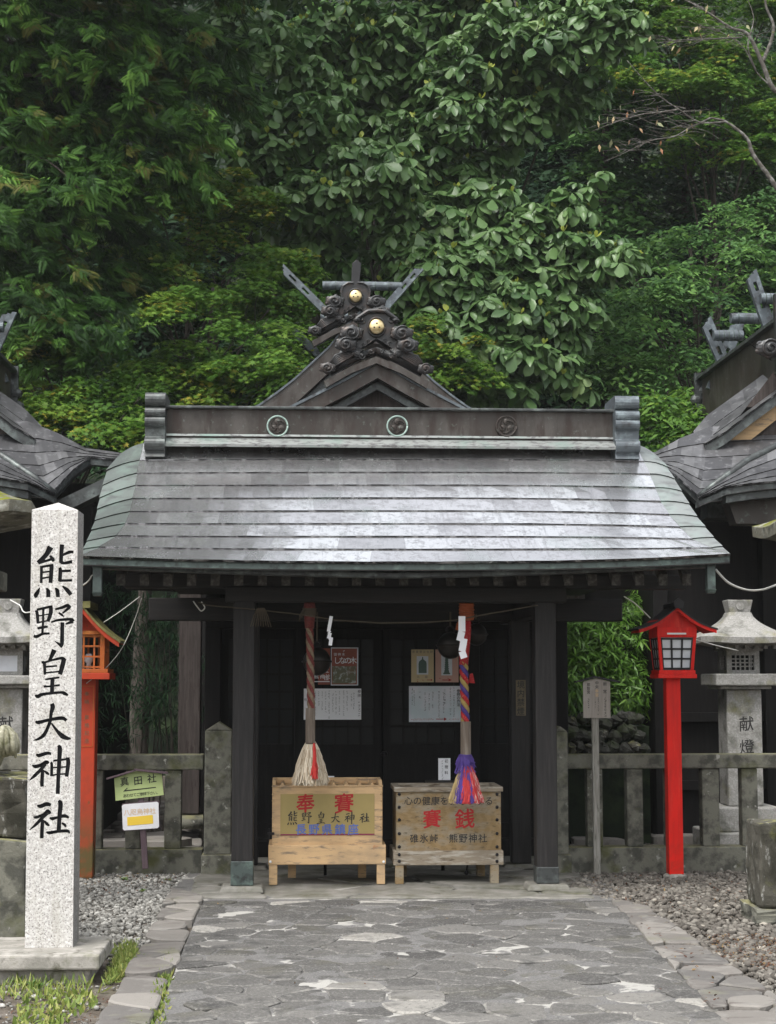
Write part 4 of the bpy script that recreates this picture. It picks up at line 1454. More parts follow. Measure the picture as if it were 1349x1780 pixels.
def katsuogi(root, cx, Y, z, half, r):
    mb = MB()
    n = 9
    pts, rs = [], []
    for i in range(n):
        u = -half + 2 * half * i / (n - 1)
        pts.append((cx + u, Y, z))
        rs.append(r * (.9 + .1 * math.cos(u / half * 1.2)))
    mb.tube(pts, rs, 16)
    o = mb.build('ridge_log', MT['chigi'], root)
    for i in range(1, 6):
        mb = MB()
        u = -half + 2 * half * i / 6
        mb.tube([(cx + u - .006, Y, z), (cx + u + .006, Y, z)], r * 1.03, 16)
        mb.build('log_band', MT['copper_green'], o)


for yy, foot, tip, m in ((YG2 + .35, (582, 556), (488, 463), 1), (25.0, (556, 618), (496, 562), 1)):
    a, b = P(*foot, yy), P(*tip, yy)
    mb = MB()
    chigi(mb, a, b, SZ(13, yy))
    mb.build('forked_finial', MT['chigi'], hall)
    mb = MB()
    if yy < 22:
        a2, b2 = P(668, 534, yy), P(733, 460, yy)
        off = .1
    else:
        a2, b2 = Vector((2 * AXIS - a.x, yy, a.z)), Vector((2 * AXIS - b.x, yy, b.z))
        off = .1
    a2.y += off
    b2.y += off
    chigi(mb, a2, b2, SZ(13, yy))
    mb.build('forked_finial', MT['chigi'], hall)
c = P(616, 497, YG2 + .5)
katsuogi(hall, AXIS, YG2 + .5, c.z, SZ(72, YG2), SZ(8.5, YG2))
c = P(616, 552, 22.4)
katsuogi(hall, AXIS, 22.4, c.z, SZ(72, YG2), SZ(9, YG2))
c = P(616, 577, 24.2)
katsuogi(hall, AXIS, 24.2, c.z, SZ(66, YG2), SZ(9, YG2))

# ================================================================== side halls
def side_hall(s, label):
    def Q(px, py, Y):
        p = P(px, py, Y)
        return p if s > 0 else Vector((2 * AXIS - p.x, p.y, p.z))
    RX = AXIS + s * 4.66
    root = thing('side_hall', (RX, 17.0, 0), label, 'shrine hall')

    def loft(A, B):
        n = len(A) - 1

        def S(t, v):
            k = min(int(t * n), n - 1)
            u = t * n - k
            a = A[k].lerp(A[k + 1], u)
            b = B[k].lerp(B[k + 1], u)
            p = a.lerp(b, v)
            p.z -= .06 * math.sin(v * PI) * (b - a).length
            return p
        return S
    A = [Q(*p) for p in ((1060, 796, 17.4), (1139, 786, 17.4), (1182, 762, 17.5), (1232, 742, 17.6), (1349, 736, 17.6), (1640, 730, 17.6))]
    B = [Q(*p) for p in ((1060, 808, 16.9), (1139, 803, 16.8), (1172, 824, 16.5), (1213, 862, 16.15), (1349, 852, 16.1), (1640, 848, 16.1))]
    A_ = [Q(*p) for p in ((1213, 863, 15.85), (1248, 838, 15.85), (1300, 801, 16.05), (1349, 776, 16.2), (1440, 748, 16.4), (1640, 740, 16.4))]
    B_ = [Q(*p) for p in ((1215, 869, 15.8), (1264, 847, 15.55), (1306, 841, 15.5), (1349, 837, 15.5), (1440, 834, 15.5), (1640, 834, 15.5))]
    for a_, b_, nr, nm in ((A, B, 6, 'main_roof'), (A_, B_, 4, 'canopy_roof')):
        mb = MB()
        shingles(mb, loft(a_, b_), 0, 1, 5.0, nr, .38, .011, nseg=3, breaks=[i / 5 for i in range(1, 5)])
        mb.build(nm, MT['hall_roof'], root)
        mb = MB()
        rail(mb, [p + Vector((0, .015, -.008)) for p in b_], .14, .06)
        if nm == 'canopy_roof':
            rail(mb, [p + Vector((0, .05, -.07)) for p in b_[1:]], .14, .075)
        mb.build('eave_board', MT['copper_dark'], root)
        mb = MB()
        grid_add(mb, lambda t, v: loft(a_, b_)(t, v) - Vector((0, 0, .07)), [i / 10 for i in range(11)], [0, .5, 1])
        mb.build('soffit', MT['wood_beam'], root)
    mb = MB()
    mb.tint = .4
    mb.tube(A_, [.022, .035, .04, .04, .04, .04], 8)
    mb.build('verge_roll', MT['copper_dark'], root, smooth=True)
    A2 = [Q(*p) for p in ((1205, 750, 17.9), (1229, 722, 18.1), (1290, 678, 18.2), (1349, 634, 18.2), (1425, 575, 18.2))]
    B2 = [Q(*p) for p in ((1226, 772, 17.22), (1262, 751, 17.2), (1305, 717, 17.2), (1349, 685, 17.2), (1425, 622, 17.2))]
    mir = lambda p: Vector((2 * RX - p.x, p.y, p.z))
    for m in (0, 1):
        A3, B3 = ([mir(p) for p in A2], [mir(p) for p in B2]) if m else (A2, B2)
        mb = MB()
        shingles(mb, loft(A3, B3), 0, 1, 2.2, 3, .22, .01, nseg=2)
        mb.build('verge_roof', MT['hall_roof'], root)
        # long slope behind
        zt_ = Q(1349, 640, 17.4).z - .1
        sg_ = (1 if A3[0].x > RX else -1)
        tops = [Vector((RX + sg_ * .16, y, zt_)) for y in (17.6, 19, 21.0)]
        bots = [Vector((RX + sg_ * .62, y, zt_ - 1.15)) for y in (17.6, 19, 21.0)]
        mb = MB()
        shingles(mb, loft(tops, bots), 0, 1, 3.4, 6, .4, .01)
        mb.build('roof', MT['hall_roof'], root)
        mb = MB()
        rail(mb, [p + Vector((0, .0, -.015)) for p in B3], .07, .11)
        mb.build('bargeboard', MT['copper_dark'], root)
    c0, c1, c2 = Q(1250, 772, 17.4), Q(1425, 640, 17.4), Q(1250, 772, 17.4)
    mb = MB().prism([c0, c1, mir(c1), mir(c0)], (0, .08, 0))
    mb.build('pediment', MT['wood_brown'], root)
    a, b, c, d = Q(1264, 765, 17.34), Q(1349, 705, 17.34), Q(1349, 730, 17.34), Q(1306, 764, 17.34)
    mb = MB().prism([a, b, c, d], (0, .03, 0))
    mb.build('gable_board', MT['box_tan'] if s > 0 else MT['wood_brown'], root)
    z0, z1 = Q(1349, 640, 17.4).z, Q(1349, 556, 17.4).z
    MB().box(RX - .17, RX + .17, 17.35, 21.0, z0 - .15, z1).build('ridge_box', MT['copper_brown'], root)
    MB().box(RX - .24, RX + .24, 17.3, 21.05, z1, z1 + .04).build('ridge_cap', MT['copper_dark'], root)
    MB().box(RX - .2, RX + .2, 17.33, 21.02, z0 - .1, z0 - .05).build('ridge_cap', MT['copper_dark'], root)
    for yy, ft, tp in ((20.5, (1279, 676), (1226, 553)), (18.3, (1348, 596), (1305, 470))):
        a, b = Q(*ft, yy), Q(*tp, yy)
        for m in (0, 1):
            mb = MB()
            if m:
                a, b = mir(a), mir(b)
                a.y += .1
                b.y += .1
            chigi(mb, a, b, SZ(22, yy), .07)
            mb.build('forked_finial', MT['chigi'], root)
    for yy, py, lp_ in ((18.25, 519, 1322), (19.2, 554, 1270), (20.3, 584, 1240)):
        katsuogi(root, RX, yy, Q(1330, py, yy).z, abs(RX - Q(lp_, py, yy).x), SZ(10, yy))
    mb = MB()
    for dx, dz, r in ((0, .3, .12), (.09, .18, .1), (.1, 0, .12), (.14, -.16, .1), (.2, -.28, .1)):
        for m in (-1, 1):
            mb.ball((RX + m * (.12 + dx), 21.1, z0 + .1 + dz), r, .06, r * .8, 10, 6)
    mb.box(RX - .25, RX + .25, 21.06, 21.12, z0 - .25, z1 + .1)
    mb.build('ridge_ornament', MT['copper_dark'], root)
    mb = MB()
    c = Q(1338, 606, 17.2)
    cloud(mb, c, .13)
    cloud(mb, mir(c), .13)
    mb.box(RX - .3, RX + .3, 17.22, 17.3, z0 - .1, z1 + .25)
    mb.build('ridge_ornament', MT['orn'], root)
    q = [Q(1268, 866, 15.75), Q(1640, 912, 15.75)]
    xs = sorted((q[0].x, q[1].x))
    mb = MB().prism([Vector((Q(1264, 866, 15.75).x, 15.75, q[0].z)), Vector((q[1].x, 15.75, q[0].z)), Vector((q[1].x, 15.75, q[1].z)), Vector((Q(1280, 914, 15.75).x, 15.75, q[1].z))], (0, .25, 0))
    mb.build('eave_beam', MT['copper_brown'], root)
    MB().prism([P(92, 874, 16.4), P(192, 826, 16.4), P(192, 850, 16.4), P(92, 900, 16.4)] if s < 0 else [Q(1230, 874, 16.4), Q(1330, 880, 16.4), Q(1330, 905, 16.4), Q(1230, 900, 16.4)], (0, .3, 0)).build('side_beam', MT['copper_dark'], root)
    x = sorted((RX - s * 1.75, RX + s * 1.9))
    MB().box(x[0], x[1], 17.1, 21.0, 0, z0 - 1.35).build('wall', MT['wood_shaded'], root)
    for k in range(4):
        xx = x[0] + (x[1] - x[0] - .16) * k / 3
        MB().box(xx, xx + .16, 16.95, 17.1, 0, z0 - 1.6).build('post', MT['wood_shaded'], root, bevel=.008)
    for zz in (.5, 1.2, 2.1):
        MB().box(x[0] + .16, x[1] - .16, 17.0, 17.09, zz, zz + .1).build('rail', MT['wood_shaded'], root, bevel=.006)
    return root


side_hall(1, 'side hall with dark copper roof and bare tan gable board, behind the red lamp')
side_hall(-1, 'side hall with dark copper roof showing behind the top of the inscribed pillar')


# ================================================================== offertory boxes
X3, Z3 = Vector((1, 0, 0)), Vector((0, 0, 1))
YB = 13.38
tb = thing('offertory_box', (P(569, 1535, YB).x, YB + .25, 0), 'tan painted offertory box with gold panel under the pale hemp tassel', 'offertory box', 'offertory boxes')
q = RC(473, 1368, 665, 1470, YB)
D = .46
mb = MB()
mb.box(q[0], q[1], YB, YB + D, q[2], q[3])
body = mb.build('body', MT['box_tan'], tb, bevel=.006)
mb = MB()
rect(mb, 487.5, 1380, 651, 1452, YB - .005, .006)
pan = mb.build('front_panel', MT['gold_panel'], tb)
mb = MB()
rect(mb, 487.5, 1449.5, 651, 1451.8, YB - .007, .003)
mb.build('panel_line', MT['ink_purple'], pan)
# sloped rim with notches on top
zt = q[3]
zr = P(569, 1359, YB + .2).z
mb = MB()
for a, b in (((q[0], YB - .004, zt), (q[1], YB - .004, zt)),):
    mb.box(q[0] - .004, q[1] + .004, YB - .006, YB + .03, zt, zt + .012)
mb.box(q[0] - .004, q[1] + .004, YB + D - .03, YB + D + .006, zt, zt + .05)
for x in (q[0], q[1] - .03):
    mb.prism([(x, YB + .03, zt), (x, YB + .03, zt + .012), (x, YB + .1, zt + .05), (x, YB + D - .03, zt + .05), (x, YB + D - .03, zt)], (.03, 0, 0))
mb.build('rim', MT['box_tan'], tb, bevel=.004)
for i in range(8):
    x = q[0] + .03 + (q[1] - q[0] - .06) * (i + .5) / 8
    mb = MB().prism([(x - .022, YB + .03, zt + .004), (x + .022, YB + .03, zt + .004), (x, YB + .03, zt + .036)], (0, D - .06, 0))
    mb.build('slat', MT['box_tan'], tb)
q2 = RC(466.5, 1469, 671, 1503, YB - .03)
MB().box(q2[0], q2[1], YB - .03, YB + D + .02, q2[2], q2[3]).build('base_rail', MT['box_tan'], tb, bevel=.006)
for x0, yy in ((467.5, YB - .025), (655, YB - .025), (500, YB + D - .06), (626, YB + D - .06)):
    a = RC(x0, 1500, x0 + 14.5, 1537, YB - .025)
    MB().box(a[0], a[1], yy, yy + .065, 0.012, q2[2]).build('leg', MT['box_tan'], tb, bevel=.005)
for x, ys in ((475, (1381, 1392, 1423, 1437)), (662.5, (1380, 1391, 1423, 1437))):
    for y in ys:
        c = P(x, y, YB)
        MB().ball((c.x, YB, c.z), .011, .006, .011, 10, 6).build('stud', MT['box_tan'], body, smooth=True)
for x in (470, 667):
    c = P(x, 1498, YB - .03)
    MB().ball((c.x, YB - .03, c.z), .011, .007, .011, 10, 6).build('screw', MT['white'], tb, smooth=True)
mb = MB()
a = RC(469, 1441, 477, 1462, YB)
mb.box(a[0] - .01, a[0] - .004, YB + .03, YB + .06, a[2], a[3])
mb.box(a[0] - .02, a[1], YB - .008, YB + .0, a[2] + .05, a[2] + .07)
mb.build('hasp', MT['iron'], tb)
PL = YB - .0065
mb = MB()
line(mb, '奉', 531, 531, 1396, 31, PL, .018, .08)
line(mb, '賽', 598, 598, 1396, 33, PL, .015, .08)
mb.build('lettering', MT['ink_red'], pan)
mb = MB()
line(mb, '熊野皇大神社', 508, 633, 1421.5, 21, PL, .02, .1)
mb.build('lettering', MT['ink_black'], pan)
mb = MB()
line(mb, '長野県鎮座', 523, 614, 1441.5, 18, PL - .0006, .018, .06)
mb.build('lettering', MT['ink_blue'], pan)

ob = thing('offertory_box', (P(781, 1535, YB).x, YB + .25, 0), 'weathered ochre offertory box with iron studs under the red and purple tassel', 'offertory box', 'offertory boxes')
D = .52
q = RC(689, 1376, 871, 1482, YB)
# open-topped trough: four walls and a slatted inside
mb = MB()
mb.box(q[0], q[1], YB, YB + .03, q[2], q[3])
mb.box(q[0], q[1], YB + D - .03, YB + D, q[2], q[3] - .001)
mb.box(q[0], q[0] + .03, YB + .03, YB + D - .03, q[2], q[3])
mb.box(q[1] - .03, q[1], YB + .03, YB + D - .03, q[2], q[3])
mb.box(q[0] + .03, q[1] - .03, YB + .03, YB + D - .03, q[2] + .2, q[2] + .22)
body = mb.build('body', MT['box_old'], ob, bevel=.004)
r = RC(685.5, 1368, 874.5, 1376.5, YB - .02)
mb = MB()
mb.box(r[0], r[1], YB - .02, YB + .035, r[2], r[3])
mb.box(r[0], r[1], YB + D - .035, YB + D + .02, r[2], r[3])
mb.box(r[0], r[0] + .055, YB + .035, YB + D - .035, r[2], r[3])
mb.box(r[1] - .055, r[1], YB + .035, YB + D - .035, r[2], r[3])
mb.build('rim', MT['box_grey'], ob, bevel=.005)
for i in range(5):
    x = q[0] + .08 + (q[1] - q[0] - .16) * i / 4
    MB().prism([(x - .03, YB + .03, q[3] - .09), (x + .03, YB + .03, q[3] - .09), (x, YB + .03, q[3] - .035)], (0, D - .06, 0)).build('slat', MT['box_old'], ob)
q2 = RC(684, 1479, 875.5, 1504, YB - .03)
MB().box(q2[0], q2[1], YB - .03, YB + D + .02, q2[2], q2[3]).build('base_rail', MT['box_grey'], ob, bevel=.006)
for x0, yy in ((687, YB - .025), (852.5, YB - .025), (699, YB + D - .06), (840, YB + D - .06)):
    a = RC(x0, 1500, x0 + 15, 1535, YB - .025)
    MB().box(a[0], a[1], yy, yy + .065, 0.012, q2[2]).build('leg', MT['box_old'], ob, bevel=.005)
for x in (694, 864):
    for y in (1380.5, 1403, 1425, 1449, 1472):
        c = P(x, y, YB)
        MB().ball((c.x, YB - .002, c.z), .0135, .01, .0135, 10, 6).build('stud', MT['iron'], ob, smooth=True)
    for y in (1485.5, 1497):
        c = P(x, y, YB - .03)
        MB().ball((c.x, YB - .032, c.z), .0135, .01, .0135, 10, 6).build('stud', MT['iron'], ob, smooth=True)
PL = YB - .001
mb = MB()
line(mb, '心の健康をお守りする', 710, 850, 1392, 14.5, PL, .008, .06)
line(mb, '碓氷峠', 720, 754, 1457.5, 14.5, PL, .008, .06)
line(mb, '熊野神社', 788, 839, 1457, 15, PL, .008, .06)
mb.build('lettering', MT['ink_black'], body)
mb = MB()
line(mb, '賽', 751, 751, 1423, 31, PL, .015, .08)
line(mb, '銭', 808, 808, 1423, 33, PL, .014, .08)
mb.build('lettering', MT['ink_red'], body)
mb = MB()
c = P(811, 1517, YB + .3)
mb.ball(c, .02, .02, .022, 10, 7)
mb.tube([c + Vector((0, 0, .01)), c + Vector((.01, 0, .07))], .008, 8)
mb.build('caster', MT['iron'], ob, smooth=True)

# ================================================================== bell ropes
def twist_rope(root, px0, py0, px1, py1, Y, r, mats, pitch=7.0):
    a, b = P(px0, py0, Y), P(px1, py1, Y)
    n = len(mats)
    for k in range(n):
        pts = []
        N = 90
        for i in range(N + 1):
            u = i / N
            c = a.lerp(b, u)
            ang = 2 * PI * (k / n + u * (a.z - b.z) / (r * pitch))
            pts.append((c.x + r * .52 * math.cos(ang), c.y + r * .52 * math.sin(ang), c.z))
        MB_ = MB()
        MB_.tube(pts, r * (.56 if n == 3 else .5), 7)
        MB_.build('rope_strand', MT[mats[k]], root, smooth=True)


def tassel(name, root, cx, y0, y1, Y, r0, r1, material, n, tintf, extra=None, split=None, rag=.12):
    """fan of hanging fibres from a bound neck"""
    top, bot = P(cx, y0, Y), P(cx, y1, Y)
    V, Fc, T = [], [], []
    for i in range(n):
        a = random.uniform(0, 2 * PI)
        q = math.sqrt(random.random())
        sx, sy = math.cos(a) * q, math.sin(a) * q
        ln = random.uniform(1 - rag, 1.05)
        pts = []
        for k in range(6):
            u = k / 5
            rad = r0 + (r1 - r0) * (u ** .75)
            jx = (random.uniform(-1, 1) * .012 + .006 * math.sin(i + u * 5)) * u
            x = top.x + sx * rad + jx
            y = Y + sy * rad * .8
            z = top.z + (bot.z - top.z) * u * ln + (1 - q) * .0
            if split:
                x += split(sx, u)
            pts.append((x, y, z))
        w = random.uniform(.0022, .0042)
        b = len(V)
        for p in pts:
            dx, dy = -math.sin(a) * w, math.cos(a) * w
            if abs(dx) < w * .6:
                dx = w * .8
            V += [(p[0] - dx, p[1] - dy, p[2]), (p[0] + dx, p[1] + dy, p[2])]
        for k in range(5):
            Fc.append((b + 2 * k, b + 2 * k + 1, b + 2 * k + 3, b + 2 * k + 2))
            T.append(tintf(sx, sy))
    V = np.array(V)
    flat = np.array(Fc).ravel()
    return stuff_mesh(name, V, flat, np.full(len(Fc), 4), T, material, root)


YRP = 13.1
br = thing('bell_rope', (P(540, 1050, YRP).x, YRP, 0), 'red and straw twisted bell rope ending in a pale hemp tassel', 'bell rope', 'bell ropes hanging from the porch beam')
twist_rope(br, 538, 1075, 541, 1232, YRP, SZ(7, YRP), ('rope_red', 'rope_straw', 'rope_red', 'rope_straw'), 7.6)
a, b = P(538, 1046, YRP), P(538, 1092, YRP)
mb = MB()
mb.tube([a, a.lerp(b, .3), a.lerp(b, .35), a.lerp(b, .5), b], [.042, .05, .046, .045, .036], 12)
mb.build('rope_head', MT['rope_red'], br, smooth=True)
mb = MB()
for k in range(5):
    z = a.z - .055 - .012 * k
    mb.tube([(a.x + .05 * math.cos(t), YRP + .05 * math.sin(t), z + .004 * math.sin(t)) for t in np.linspace(0, 2 * PI, 17)], .007, 6)
mb.tube([(a.x - .045, YRP - .02, a.z - .06), (a.x - .075, YRP - .03, a.z - .11), (a.x - .08, YRP - .03, a.z - .16)], .006, 5)
mb.tube([(a.x - .04, YRP - .03, a.z - .06), (a.x - .06, YRP - .04, a.z - .1), (a.x - .062, YRP - .04, a.z - .13)], .006, 5)
mb.build('rope_binding', MT['straw'], br, smooth=True)
q = RC(531, 1231, 548, 1291, YRP)
MB().prism([((q[0] + q[1]) / 2 + .041 * math.cos(t + PI / 8), YRP + .041 * math.sin(t + PI / 8), q[2]) for t in np.arange(8) * PI / 4], (0, 0, q[3] - q[2])).build('handle', MT['handle_wood'], br, bevel=.003)
red_w = lambda sx, sy: random.random()
tassel('tassel', br, 540, 1289, 1362, YRP, .036, .142, MT['hemp'], 1500, red_w)
tassel('red_fibres', br, 546, 1292, 1352, YRP - .11, .006, .02, MT['hemp_red'], 60, red_w, split=lambda sx, u: .006 * u)
c = P(540, 1292, YRP)
mb = MB().tube([(c.x + .038 * math.cos(t), YRP + .038 * math.sin(t), c.z) for t in np.linspace(0, 2 * PI, 17)], .006, 6)
mb.build('tassel_binding', MT['straw'], br, smooth=True)

br2 = thing('bell_rope', (P(809, 1050, YRP).x, YRP, 0), 'purple, red and yellow twisted bell rope ending in a red and purple tassel', 'bell rope', 'bell ropes hanging from the porch beam')
twist_rope(br2, 806, 1150, 809, 1255, YRP, SZ(7.5, YRP), ('rope_red2', 'rope_purple', 'rope_yellow'), 4.8)
mb = MB()
a, b = P(811, 1070, YRP), P(806, 1156, YRP)
mb.tube([a, a.lerp(b, .3), a.lerp(b, .6), b], [.036, .045, .042, .036], 12)
mb.build('rope_cover', MT['rope_red2'], br2, smooth=True)
a, b = P(811, 1048, YRP), P(811, 1079, YRP)
mb = MB()
for k in range(9):
    z = a.z + (b.z - a.z) * (k + .5) / 9
    mb.tube([(a.x + (.05 + .004 * (k % 2)) * math.cos(t), YRP + .05 * math.sin(t), z + .006 * math.sin(t + k)) for t in np.linspace(0, 2 * PI, 17)], .011, 6)
mb.tube([(a.x - .04, YRP - .04, b.z + .02), (a.x - .07, YRP - .05, b.z - .03), (a.x - .085, YRP - .05, b.z - .075)], [.012, .018, .012], 6)
mb.build('rope_binding', MT['rope_orange'], br2, smooth=True)
q = RC(800, 1254, 819, 1312, YRP)
MB().prism([((q[0] + q[1]) / 2 + .044 * math.cos(t + PI / 8), YRP + .044 * math.sin(t + PI / 8), q[2]) for t in np.arange(8) * PI / 4], (0, 0, q[3] - q[2])).build('handle', MT['handle_wood'], br2, bevel=.003)


def tt(sx, sy):
    k = sx + random.uniform(-.12, .12)
    if k < -.72:
        return .9 + random.random() * .1
    if k < -.36:
        return random.random() * .22
    if k < .15:
        return .28 + random.random() * .3
    if k < .32:
        return random.random() * .2
    return .3 + random.random() * .48


tassel('tassel', br2, 811, 1330, 1394, YRP, .042, .1, MT['tassel'], 1300, tt, split=lambda sx, u: (.035 * sx * u))
tassel('tassel_skirt', br2, 809, 1311, 1352, YRP - .006, .042, .088, MT['tassel'], 80, lambda a, b: random.random() * .24, rag=.45)
tassel('tassel_skirt', br2, 809, 1311, 1331, YRP - .006, .043, .075, MT['tassel'], 300, lambda a, b: random.random() * .2, rag=.4)
c = P(809, 1316, YRP)
mb = MB()
for k in range(4):
    mb.tube([(c.x + .046 * math.cos(t), YRP + .046 * math.sin(t), c.z + .014 - .011 * k) for t in np.linspace(0, 2 * PI, 17)], .008, 6)
mb.build('tassel_binding', MT['rope_purple'], br2, smooth=True)
c = P(821, 1179, YRP + .05)
mb = MB().prism([(c.x - .02, YRP + .05, c.z + .035), (c.x + .004, YRP + .05, c.z + .04), (c.x + .022, YRP + .05, c.z - .04), (c.x - .03, YRP + .05, c.z - .035)], (0, .006, 0))
mb.build('cloth_tag', MT['rope_red2'], br2)

# round bells hung beside the ropes
def jingle_bell(px, py, Y, r, label):
    c = P(px, py, Y)
    o = thing('suzu_bell', (c.x, Y, c.z), label, 'bell', 'round bells under the porch beam')
    MB().ball(c, r, r, r * 1.02, 20, 14).build('bell_body', MT['bell'], o, smooth=True)
    mb = MB().tube([(c.x + r * 1.02 * math.cos(t), Y + r * 1.02 * math.sin(t), c.z) for t in np.linspace(0, 2 * PI, 29)], r * .09, 6)
    mb.build('bell_band', MT['bell'], o, smooth=True)
    mb = MB().tube([(c.x + r * .3 * math.cos(t), Y, c.z + r * 1.15 + r * .3 * math.sin(t)) for t in np.linspace(0, 2 * PI, 15)], r * .07, 6)
    mb.build('bell_loop', MT['iron'], o, smooth=True)
    MB().tube([(c.x, Y, c.z + r * 1.4), (c.x, Y, 2.2)], .008, 6).build('hanger', MT['straw'], o)


jingle_bell(551, 1150, 13.6, SZ(24, 13.6), 'dark round bell half hidden behind the red and straw rope')
jingle_bell(783, 1122, 13.5, SZ(23, 13.5), 'dark round bell behind the white paper streamer, in front of the pagoda poster')
jingle_bell(828, 1103, 13.9, SZ(19, 13.9), 'dark round bell just right of the crimson rope top')

# sagging straw rope with paper streamers
YS = 12.96
cv = [(345, 1047), (360, 1052), (448, 1060), (520, 1068), (585, 1078), (660, 1083), (740, 1082), (790, 1078), (850, 1067), (935, 1052)]
mb = MB()
mb.tube([P(x, y, YS) for x, y in cv], .0055, 6)
sr = props(mb.build('straw_rope', MT['straw'], None, loc=P(640, 1080, YS), smooth=True), 'thin straw rope sagging across the porch opening between the front posts', 'rope')


def streamer(pts, Y, label, w=10):
    """folded zigzag paper"""
    c = P(*pts[0], Y)
    mb = MB()
    for k, (a, b) in enumerate(zip(pts, pts[1:])):
        pa, pb = P(*a, Y - .004 * k), P(*b, Y - .004 * k)
        d = (pb - pa)
        d.normalize()
        n = Vector((d.z, 0, -d.x)) * SZ(w / 2, Y)
        mb.prism([pa - n, pb - n, pb + n, pa + n], (0, .0015, 0))
    return props(mb.build('paper_streamer', MT['paper'], None, loc=c), label, 'paper streamer', 'paper streamers on the straw rope')


streamer([(576, 1071), (571, 1098), (574, 1100), (571, 1110), (576, 1108), (574, 1122)], YS - .03, 'slim white zigzag paper streamer above the red brown posters', 6)
streamer([(803, 1071), (803, 1098), (799, 1114), (807, 1110), (803, 1132), (807, 1144)], YS - .1, 'broad white zigzag paper streamer overlapping the crimson rope', 12)
mb = MB()
for k in range(9):
    c = P(448 + k * 1.4, 1057, YS - .02)
    mb.tube([c, c + Vector((.012 * (k - 4) * .6, 0, -.06)), c + Vector((.014 * (k - 4), 0, -.13 - .02 * random.random()))], .004, 5)
props(mb.build('straw_tuft', MT['straw'], None, loc=P(452, 1062, YS)), 'straw tuft hanging from the rope beside the left front post', 'straw tuft')

# ================================================================== notices in the porch
YN = 15.42
def notice(name, x0, y0, x1, y1, Y, material, label, cat='notice', group=None, loc=True):
    c = P((x0 + x1) / 2, y1, Y)
    o = thing(name, (c.x, Y, c.z), label, cat, group)
    mb = MB()
    rect(mb, x0, y0, x1, y1, Y, .006)
    mb.build('sheet', material, o)
    # hanging cord up to the lintel
    return o


o = notice('poster', 553, 1127, 574, 1190, YN, MT['poster_red'], 'narrow red brown poster with white writing, partly behind the bell', 'poster', 'posters hung in the porch')
mb = MB()
for i, t in enumerate(('社', '大', '社', '社')):
    column(mb, t, 567, 1139 + i * 13, 1139 + i * 13, 9, YN, .01)
line(mb, '熊神社', 550, 570, 1176, 8, YN, .01)
rect(mb, 545, 1184, 573, 1185.5, YN - .002, .002)
mb.build('lettering', MT['paper'], o)
o = notice('poster', 576, 1127, 621, 1190, YN, MT['poster_red'], 'red brown poster with large white kana above a tree photograph', 'poster', 'posters hung in the porch')
mb = MB()
line(mb, 'しなの木', 586, 614, 1148, 12, YN, .012)
line(mb, '御神木', 583, 597, 1137.5, 5.5, YN)
marks(mb, 598, 1130, 1133, 3, YN)
mb.build('lettering', MT['paper'], o)
mb = MB()
rect(mb, 578, 1158, 619, 1188, YN - .002, .003)
mb.build('photograph', MT['poster_photo'], o)
mb = MB()
for a in ((575.5, 1125.5, 622.5, 1127.2), (575.5, 1189.8, 622.5, 1191.5), (575.2, 1125.5, 576.6, 1191.5), (620.6, 1125.5, 622.8, 1191.5)):
    rect(mb, *a, YN - .003, .004)
mb.build('sleeve', MT['paper_blue'], o)
o = notice('notice', 528, 1197, 628, 1251, YN, MT['paper'], 'white notice of vertical handwriting under the red brown posters', 'notice', 'white notices hung in the porch')
mb = MB()
column(mb, '参拝', 624.5, 1202, 1209, 6, YN, .01)
marks(mb, 624.5, 1216, 1244, 3.2, YN, .2)
for i, x in enumerate((615, 611, 603.5, 597.5, 590, 584, 578.5, 572, 566, 560, 554, 548)):
    marks(mb, x, 1200 + random.uniform(0, 6), random.uniform(1232, 1249), 2.4, YN, .22)
column(mb, '社', 531.5, 1216, 1216, 5, YN, .01)
mb.build('writing', MT['ink_grey'], o)
o = notice('poster', 715, 1129, 754, 1186, YN, MT['poster_tan'], 'tan poster showing a green bronze temple bell', 'poster', 'posters hung in the porch')
mb = MB()
rect(mb, 724.5, 1140.5, 744.5, 1172.5, YN - .002, .003)
pc = mb.build('picture', MT['paper_blue'], o)
c = P(734.7, 1170, YN - .003)
k = SZ(1, YN)
prof = [(-7, 0), (-7, 16), (-6, 20), (-3, 22.5), (-1.2, 24), (-.8, 28), (.8, 28), (1.2, 24), (3, 22.5), (6, 20), (7, 16), (7, 0)]
MB().prism([(c.x + x * k, YN - .0045, c.z + y * k) for x, y in prof], (0, .002, 0)).build('bell_picture', MT['bronze_green'], pc)
mb = MB()
line(mb, '県重要文化財', 719, 750, 1133, 4.5, YN)
line(mb, '古鐘', 727, 741, 1176.5, 4.5, YN)
mb.build('lettering', MT['ink_grey'], o)
mb = MB()
rect(mb, 742, 1181.5, 749, 1182.5, YN - .002, .002)
mb.add([P(749, 1180, YN - .002), P(752, 1182, YN - .002), P(749, 1184, YN - .002)], [(0, 1, 2)])
marks(mb, 726, 1180, 1184, 3, YN)
marks(mb, 735, 1180, 1184, 3, YN)
mb.build('arrow', MT['ink_red'], o)
o = notice('poster', 757, 1129, 797, 1186, YN, MT['poster_pink'], 'pinkish poster showing a small stone pagoda beside the crimson rope', 'poster', 'posters hung in the porch')
mb = MB()
rect(mb, 767, 1139, 786, 1174, YN - .002, .003)
pc = mb.build('picture', MT['paper_blue'], o)
c = P(776.5, 1172, YN - .003)
pg = [(6, 0), (6, 2), (4.5, 3), (3.5, 8), (3, 9)]
for i in range(6):
    pg += [(4.2 - i * .2, 10 + i * 3.2), (2.6 - i * .15, 12.2 + i * 3.2)]
pg += [(.5, 30), (.3, 33)]
